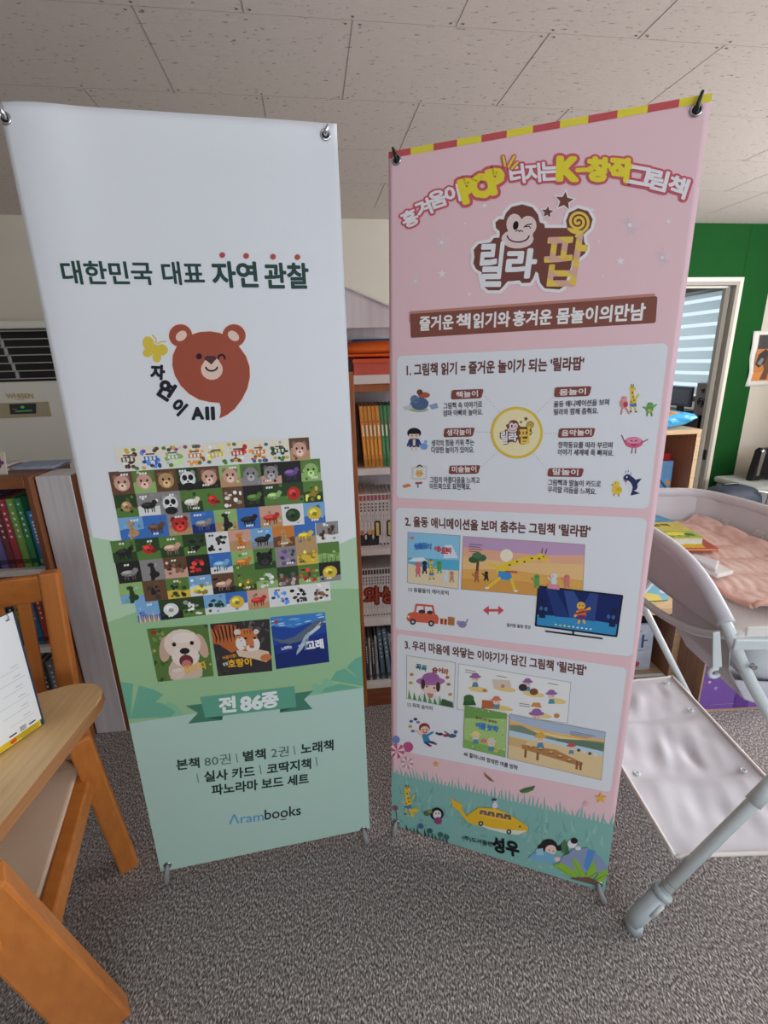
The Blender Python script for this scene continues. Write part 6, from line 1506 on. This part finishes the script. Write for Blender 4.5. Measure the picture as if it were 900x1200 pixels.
a.stroke([(640, 739.3), (705.5, 747.8)], .9, (30, 30, 36)); a.stroke([(672, 739), (672, 743.5)], .9, (30, 30, 36))
a.done('television_picture', p2, oB)
a = Art(B, .0009, .00004); E_ = a.ell
OR = (222, 104, 78); a.poly([(476.5, 724), (478.5, 718.5), (485, 716.8), (512, 720), (514.5, 724), (513.5, 731), (478, 728)], OR); a.stroke([(486.5, 717), (488, 708.5), (507, 710), (509, 719.5)], 1.2, OR); a.stroke([(497, 709), (497.5, 718)], .9, OR); E_(494.5, 716.5, 4, 2.2, (70, 60, 60)); E_(504, 717.5, 3.6, 2.2, (70, 60, 60))
for x, y in ((484, 728.5), (505.5, 730.5)): E_(x, y, 3.5, 3.5, (50, 46, 50)); E_(x, y, 1.6, 1.6, (200, 200, 204))
E_(479, 722.5, 1.3, 1.3, (250, 230, 160)); a.poly([(516, 724.5), (524, 725.2), (523.6, 732), (516, 731)], (176, 76, 60)); a.poly([(525, 722.5), (533, 723.5), (532.4, 733), (525, 732)], (200, 110, 70)); a.stroke([(520, 724.5), (520, 732)], .7, (240, 210, 130)); a.stroke([(529, 723), (528.7, 732.5)], .7, (120, 150, 80)); E_(542, 731.5, 5, 4, (150, 140, 180)); E_(538, 730, 2.6, 2.4, (150, 140, 180)); a.stroke([(546, 730), (548, 726)], .8, (150, 140, 180)); E_(536.8, 728, 1.2, 1.2, (170, 150, 190))
a.done('toy_car_picture', p2, oB)
# panel 3
a = Art(B, .0006); panel((465, 742.3), (735, 782.7), (715.5, 928.6), (465, 878.7)); p3 = a.done('text_panel', shB, oB)
a = Art(B, .0009, .00004)
words(a, "3. 우리 마음에 와닿는 이야기가 담긴 그림책 '릴라팝'", (475, 760.3), (686.5, 791.5), 11.5, BRN, .035)
a.text('12 꼭꼭 숨어라', (478, 828), (507.5, 832.6), 5.2, (50, 44, 50), off=.018); a.text('40 할머니와 함께한 여름 방학', (543.3, 885.6), (606.5, 902.6), 5.6, (40, 36, 40), off=.022)
a.done('panel_text', p3, oB)
def girl(a, X, Y, s, hat=(160, 110, 170)):
    a.ell(X, Y, 4.2*s, 4*s, (244, 214, 198)); a.ell(X, Y-3*s, 7*s, 2*s, hat); a.ell(X, Y-4.6*s, 4.4*s, 3*s, hat); a.ell(X-1.4*s, Y+.4*s, .5*s, .6*s, (40, 30, 30), n=6); a.ell(X+1.4*s, Y+.4*s, .5*s, .6*s, (40, 30, 30), n=6); a.poly([(X-2.6*s, Y+3.5*s), (X+2.6*s, Y+3.5*s), (X+4*s, Y+9*s), (X-4*s, Y+9*s)], (90, 150, 180))
a = Art(B, .0009, .00004); E_ = a.ell
q = a.cell((477, 768.4), (533.5, 776.6), (531.4, 829), (477, 818)); P_ = lambda pts, c: a.poly([q(*p) for p in pts], c)
P_([(-.012, -.012), (1.012, -.012), (1.012, 1.012), (-.012, 1.012)], (150, 160, 170)); P_([(0, 0), (1, 0), (1, 1), (0, 1)], (240, 238, 236))
E_(*q(.5, .62), 12, 9, (244, 214, 198)); E_(*q(.5, .50), 17, 5, (176, 116, 176)); E_(*q(.5, .42), 10, 6, (170, 106, 170)); E_(*q(.42, .64), 1, 1.2, (40, 30, 30)); E_(*q(.58, .64), 1, 1.2, (40, 30, 30)); E_(*q(.34, .6), 2.5, 6, (80, 56, 50)); E_(*q(.66, .6), 2.5, 6, (80, 56, 50)); P_([(.3, .8), (.7, .8), (.78, 1), (.22, 1)], (226, 226, 230)); P_([(.43, .78), (.57, .78), (.54, .88), (.46, .88)], (200, 130, 110))
for i in range(9): P_([(.02+.11*i, 1), (.04+.11*i, .78+.04*(i % 3)), (.10+.11*i, 1)], (80, 140, 80) if i % 2 else (104, 166, 90))
P_([(.75, .85), (.98, .88), (1, 1), (.72, 1)], (70, 100, 70))
for x, y, c in ((.1, .42, (200, 140, 90)), (.08, .62, (214, 160, 90)), (.88, .5, (180, 120, 90)), (.92, .72, (206, 150, 80)), (.85, .35, (190, 90, 80))): E_(*q(x, y), 2.4, 1.8, c)
for i, (t, c) in enumerate(zip('꼭꼭 숨어라', [(50, 110, 130), (60, 130, 150), None, (150, 70, 80), (170, 80, 70), (190, 90, 60)])):
    if c: a.char(t, *q(.24+.115*i, .22+.01*(i % 2)), 6.4, 5, c, bold=.05, res=1)
a.done('hide_cover', p3, oB)
a = Art(B, .0009, .00004); E_ = a.ell
q = a.cell((538, 778), (668.6, 799.7), (664.7, 846.7), (536, 830.7)); P_ = lambda pts, c: a.poly([q(*p) for p in pts], c)
P_([(-.005, -.012), (1.005, -.012), (1.005, 1.012), (-.005, 1.012)], (170, 176, 186)); P_([(0, 0), (1, 0), (1, 1), (0, 1)], (244, 244, 244))
for x, y, w_ in ((.18, .5, 12), (.42, .4, 13), (.68, .42, 13), (.9, .5, 10), (.38, .85, 16), (.75, .9, 14)): E_(*q(x, y), w_, 3.2, (240, 212, 140), 9)
girl(a, *q(.15, .28), 1.0); E_(*q(.24, .5), 2.6, 2, (206, 140, 80)); P_([(.3, .22), (.46, .18), (.48, .36), (.32, .42)], (226, 206, 190)); E_(*q(.4, .34), 2.2, 2, (206, 140, 80)); girl(a, *q(.62, .2), .9, (160, 110, 170)); E_(*q(.58, .3), 5, 4.4, (70, 60, 60)); E_(*q(.68, .36), 5, 4, (130, 84, 60)); girl(a, *q(.84, .4), 1.0); P_([(.22, .72), (.38, .7), (.38, .88), (.22, .92)], (196, 110, 70)); girl(a, *q(.35, .72), .9, (226, 130, 110)); P_([(.68, .62), (.74, .6), (.76, .72), (.66, .72)], (222, 150, 90)); girl(a, *q(.72, .95), 1.3); E_(*q(.9, .86), 3.4, 2.8, (214, 140, 76)); P_([(.06, .72), (.14, .7), (.17, .86), (.05, .9)], (60, 100, 60)); E_(*q(.1, .72), 6, 4, (70, 116, 70))
for x, y in ((.06, .1), (.06, .15), (.34, .12), (.56, .68), (.56, .73), (.8, .1)): a.stroke([q(x, y), q(x+.09, y+.005)], .35, (120, 116, 120))
a.done('hiding_spread', p3, oB)
a = Art(B, .0022, .00004); E_ = a.ell
q = a.cell((545.3, 826.4), (593.8, 836), (592, 886.5), (543.5, 875)); P_ = lambda pts, c: a.poly([q(*p) for p in pts], c)
P_([(-.012, -.012), (1.012, -.012), (1.012, 1.012), (-.012, 1.012)], (140, 160, 120)); P_([(0, 0), (1, 0), (1, 1), (0, 1)], (176, 208, 130)); P_([(0, 0), (1, 0), (1, .12), (.5, .2), (0, .3)], (120, 166, 90)); P_([(0, .8), (1, .86), (1, 1), (0, 1)], (140, 186, 100))
rd = random.Random(8)
for _ in range(30): x, y = rd.random(), rd.random(); P_([(x, y), (min(1, x+.03), max(0, y-.04)), (min(1, x+.04), y)], rd.choice(((110, 160, 84), (206, 226, 160), (236, 240, 200))))
for i, t in enumerate('여름방학'): a.char(t, *q(.32+.13*i+(.04 if i > 1 else 0), .40), 6.6, 9, (70, 130, 200), bold=.06, res=1)
a.text('할머니와 함께한', q(.26, .26), q(.78, .27), 3, (110, 70, 60), off=.02)
girl(a, *q(.28, .68), .9, (240, 220, 150)); girl(a, *q(.66, .76), .95, (226, 214, 190)); E_(*q(.48, .74), 4, 2.4, (220, 130, 120)); E_(*q(.78, .9), 3, 2, (226, 190, 90))
a.done('summer_cover', p3, oB)
a = Art(B, .0022, .00004); E_ = a.ell
q = a.cell((598, 836.7), (709, 858), (704.3, 913), (595.4, 887.6)); P_ = lambda pts, c: a.poly([q(*p) for p in pts], c)
P_([(-.006, -.012), (1.006, -.012), (1.006, 1.012), (-.006, 1.012)], (170, 160, 150)); P_([(0, 0), (1, 0), (1, 1), (0, 1)], (246, 214, 150)); P_([(0, 0), (1, 0), (1, .14), (.4, .22), (0, .12)], (180, 196, 220)); P_([(0, .14), (.5, .22), (1, .14), (1, .24), (0, .26)], (240, 190, 120)); P_([(0, .24), (.12, .2), (.3, .3), (.55, .32), (.8, .24), (1, .2), (1, .42), (0, .42)], (130, 150, 130)); P_([(.5, .33), (.75, .26), (1, .24), (1, .42), (.5, .42)], (104, 130, 110)); P_([(0, .36), (1, .40), (1, .52), (0, .5)], (200, 222, 236)); P_([(0, .5), (.4, .46), (1, .5), (1, 1), (0, 1)], (236, 208, 160)); P_([(0, .5), (.2, .52), (.14, .7), (0, .7)], (220, 186, 130))
P_([(.14, .62), (.5, .58), (.8, .74), (.78, .82), (.14, .72)], (190, 134, 84)); 
for x in (.17, .3, .72, .76): P_([(x, .72), (x+.025, .72), (x+.025, .9), (x, .9)], (150, 100, 64))
for x, y in ((.24, .63), (.34, .63), (.45, .66), (.55, .7), (.65, .74)): E_(*q(x, y), 3.4, 1.6, (120, 84, 60)); E_(*q(x, y-.012), 2.6, 1.1, (220, 190, 130))
girl(a, *q(.33, .42), 1.1, (226, 180, 80)); girl(a, *q(.66, .46), .8, (200, 90, 100)); 
for i in range(4): E_(*q(.74+.06*i, .48+.01*i), 2, 1.8, (230, 230, 226) if i % 2 else (90, 84, 84))
for i in range(3): a.stroke([q(.64, .11+.035*i), q(.9-.04*i, .115+.035*i)], .35, (130, 110, 110))
a.done('beach_spread', p3, oB)
a = Art(B, .0009, .00004); E_ = a.ell
E_(497.5, 853, 6.5, 6, (150, 64, 54)); E_(498, 855.5, 5.4, 4.8, (244, 200, 180)); a.poly([(494, 860), (501, 860), (505, 870), (497, 871)], (70, 140, 190)); a.stroke([(494, 861), (488, 856)], 1.3, (244, 200, 180)); a.stroke([(502, 861), (507, 858)], 1.3, (70, 140, 190)); a.stroke([(499, 870), (503, 873)], 1.4, (60, 70, 120)); a.stroke([(503, 869), (509, 870.5)], 1.4, (60, 70, 120)); E_(504.5, 873.6, 1.7, 1.2, (170, 60, 50)); E_(510.5, 871.5, 1.7, 1.2, (170, 60, 50)); E_(496, 855, .7, .8, (40, 30, 30)); E_(500, 855, .7, .8, (40, 30, 30)); a.arc(498, 857, 2, 1.6, 0, 180, .5, (180, 60, 60), 5)
for x, y, c in ((482, 845, (90, 110, 170)), (487, 842.5, (60, 60, 90)), (481, 851, (210, 150, 70)), (484, 856.5, (120, 120, 150)), (490, 846, (150, 130, 170))): E_(x, y, 2.3, 1.6, c)
E_(530, 862, 5, 2.4, (70, 110, 140)); E_(523, 861.5, 4, 1.8, (176, 70, 76)); E_(516, 860, 3.4, 1.6, (60, 60, 70)); E_(534, 857.5, 2.2, 2.2, (70, 120, 150)); a.stroke([(526, 860), (521, 857)], .6, (60, 60, 80)); E_(512, 859, 1.5, 1.5, (90, 80, 90))
a.done('flying_children_picture', p3, oB)
# pictures in the grass
a = Art(B, .0014, .00004); E_ = a.ell
kk = lambda x, y: (440+x/2.8125, 740+y/2.8125)
for x, y, r_, c, c2 in ((68, 356, 13, (120, 140, 200), None), (108, 380, 17, (200, 90, 140), None), (72, 393, 25, (240, 214, 222), (206, 90, 130)), (105, 432, 21, (240, 226, 230), (214, 150, 170))):
    u, v = kk(x, y); r_ /= 2.8125; u0 = B.uv(u, v)[0]
    pts = [(max(-.3, uu), vv) for uu, vv in [B.uv(u+r_*math.cos(2*PI*i/20), v+r_*math.sin(2*PI*i/20)) for i in range(20)]]; a.uvpoly(pts, c)
    if c2:
        for i in range(6):
            t = i*PI/3; tri = [(u, v), (u+r_*math.cos(t), v+r_*math.sin(t)), (u+r_*math.cos(t+.5), v+r_*math.sin(t+.5))]; a.uvpoly([(max(-.3, uu), vv) for uu, vv in [B.uv(*p) for p in tri]], c2)
a.star(*kk(200, 436), 4.4, (240, 180, 90)); a.star(*kk(742, 548), 7.5, (242, 190, 70)); a.star(*kk(693, 566), 4.4, (240, 190, 200))
for pts, c in (([(357, 460), (366, 470), (378, 480), (394, 495), (376, 490), (362, 476)], (150, 110, 80)), ([(475, 524), (490, 516), (510, 512), (527, 507), (520, 522), (500, 530), (482, 531)], (90, 130, 70))): a.poly([kk(*p) for p in pts], c)
a.stroke([kk(477, 528), kk(524, 509)], .4, (60, 80, 50))
giraffe(*kk(108, 548), 1.05)
E_(*kk(130, 588), 4.5, 2.6, (238, 202, 70)); E_(*kk(122, 602), 2.2, 2.8, (238, 202, 70))
E_(*kk(203, 600), 8, 7.6, (40, 38, 44)); E_(*kk(204, 602), 4.8, 5.2, (236, 230, 230)); E_(*kk(207, 622), 4.6, 4.4, (150, 70, 120)); E_(*kk(200, 598), .8, 1, (30, 30, 30)); E_(*kk(209, 598), .8, 1, (30, 30, 30)); E_(*kk(170, 598), 4, 3, (90, 110, 80)); E_(*kk(180, 592), 2.6, 2.2, (140, 150, 100))
# yellow whale car
YW = (240, 190, 52); body = [(300, 606), (340, 578), (400, 582), (440, 600), (480, 626), (503, 642), (500, 658), (470, 668), (420, 660), (370, 645), (320, 634), (298, 620), (275, 590), (256, 576), (248, 545), (268, 560), (290, 570), (283, 580), (296, 600)]
a.poly([kk(*p) for p in body], YW); a.poly([kk(*p) for p in ((330, 628), (380, 645), (430, 652), (500, 655), (470, 668), (420, 662), (370, 648))], (240, 232, 220))
a.poly([kk(*p) for p in ((336, 602), (345, 582), (400, 588), (440, 604), (456, 624), (420, 622), (370, 612))], (244, 200, 80))
for x in (346, 372, 400, 426): a.poly([kk(x, 586+(x-346)*.17), kk(x+20, 590+(x-346)*.17), kk(x+22, 604+(x-346)*.2), kk(x-4, 600+(x-346)*.18)], (110, 96, 84)); E_(*kk(x+9, 598+(x-346)*.19), 1.8, 1.8, (206, 150, 110))
for x, y in ((348, 631), (440, 658)): E_(*kk(x, y), 3, 3, (70, 60, 56)); E_(*kk(x, y), 1.4, 1.4, (200, 200, 200))
E_(*kk(476, 641), 1.1, 1.1, (30, 30, 30)); E_(*kk(395, 562), 3, 3.2, (226, 224, 226)); E_(*kk(394, 572), 3.4, 3.6, (226, 226, 232)); E_(*kk(392, 553), 3, 1.5, (60, 70, 90)); E_(*kk(389, 561), .6, .7, (30, 30, 30)); E_(*kk(399, 561), .6, .7, (30, 30, 30))
# child at the pond, plants
def clipB(pts): return [(max(-.3, min(.3, u)), max(.0, v)) for u, v in [B.uv(*p) for p in pts]]
def pc_(pts, c): a.uvpoly(clipB([kk(*p) for p in pts]), c)
pc_([(600, 770), (620, 735), (660, 712), (700, 712), (740, 740), (775, 780), (772, 800), (640, 790)], (146, 160, 196)); pc_([(700, 715), (725, 722), (700, 790), (686, 770)], (90, 150, 214))
E_(*kk(572, 706), 10, 8.4, (44, 40, 44)); E_(*kk(578, 718), 6.6, 6, (244, 212, 196)); E_(*kk(545, 712), 3.6, 4.4, (44, 40, 44)); E_(*kk(606, 712), 4.2, 3.2, (44, 40, 44)); E_(*kk(572, 718), .7, .8, (40, 30, 30)); E_(*kk(586, 722), .7, .8, (40, 30, 30)); pc_([(520, 728), (560, 722), (606, 740), (600, 760), (540, 756), (505, 744)], (126, 184, 220)); pc_([(530, 715), (552, 712), (556, 735), (530, 735)], (166, 206, 226)); E_(*kk(600, 748), 3.6, 2.6, (244, 206, 190)); E_(*kk(648, 698), 5.4, 5, (236, 236, 238)); E_(*kk(655, 688), 4.2, 3.4, (40, 40, 44)); E_(*kk(668, 712), 3.6, 2.4, (232, 232, 236)); pc_([(612, 700), (626, 684), (634, 712), (616, 730)], (84, 130, 90)); pc_([(630, 690), (640, 730), (622, 736)], (70, 112, 76))
for pts in ([(583, 765), (620, 762), (660, 790), (664, 812), (630, 800)], [(648, 740), (668, 755), (690, 800), (680, 815), (658, 790)], [(688, 815), (706, 770), (722, 752), (728, 790), (712, 815)], [(722, 815), (740, 788), (768, 782), (775, 800), (745, 830)], [(700, 812), (680, 780), (668, 770), (684, 812)], [(760, 830), (772, 800), (772, 840)]):
    pc_(pts, (150, 196, 70)); m0 = pts[0]; m1 = pts[-2]; a.uvpoly(clipB([kk(m0[0], m0[1]), kk(m1[0], m1[1]), kk(m1[0]+3, m1[1]+3), kk(m0[0]+2, m0[1]+3)]), (104, 150, 50))
pc_([(650, 810), (700, 806), (735, 820), (728, 835), (640, 812)], (120, 90, 80))
# dark plants bottom left
rd = random.Random(11)
for i in range(16): x = 52+i*12; y0 = 640+i*2.6; pc_([(x, y0+26), (x+rd.uniform(-6, 8), y0-rd.uniform(0, 22)), (x+9, y0+28)], rd.choice(((60, 92, 84), (76, 112, 96), (70, 70, 90), (96, 90, 80))))
for x, y, c in ((66, 580, (150, 90, 110)), (150, 640, (90, 100, 150)), (215, 668, (66, 106, 110)), (180, 655, (60, 96, 100)), (235, 676, (70, 110, 108))): E_(*kk(x, y), 3.4, 2.8, c)
a.stroke([kk(68, 585), kk(72, 620)], .4, (80, 60, 70))
a.done('grass_pictures', shB, oB)
a = Art(B, .0022)
a.text('(주)도서출판', (542.4, 984.6), (578, 993), 6.6, (50, 62, 62), off=.02, res=2); a.text('성우', (578.5, 996.5), (608.3, 1003.5), 16.5, (28, 30, 32), bold=.05, res=3)
a.done('publisher_lettering', shB, oB)
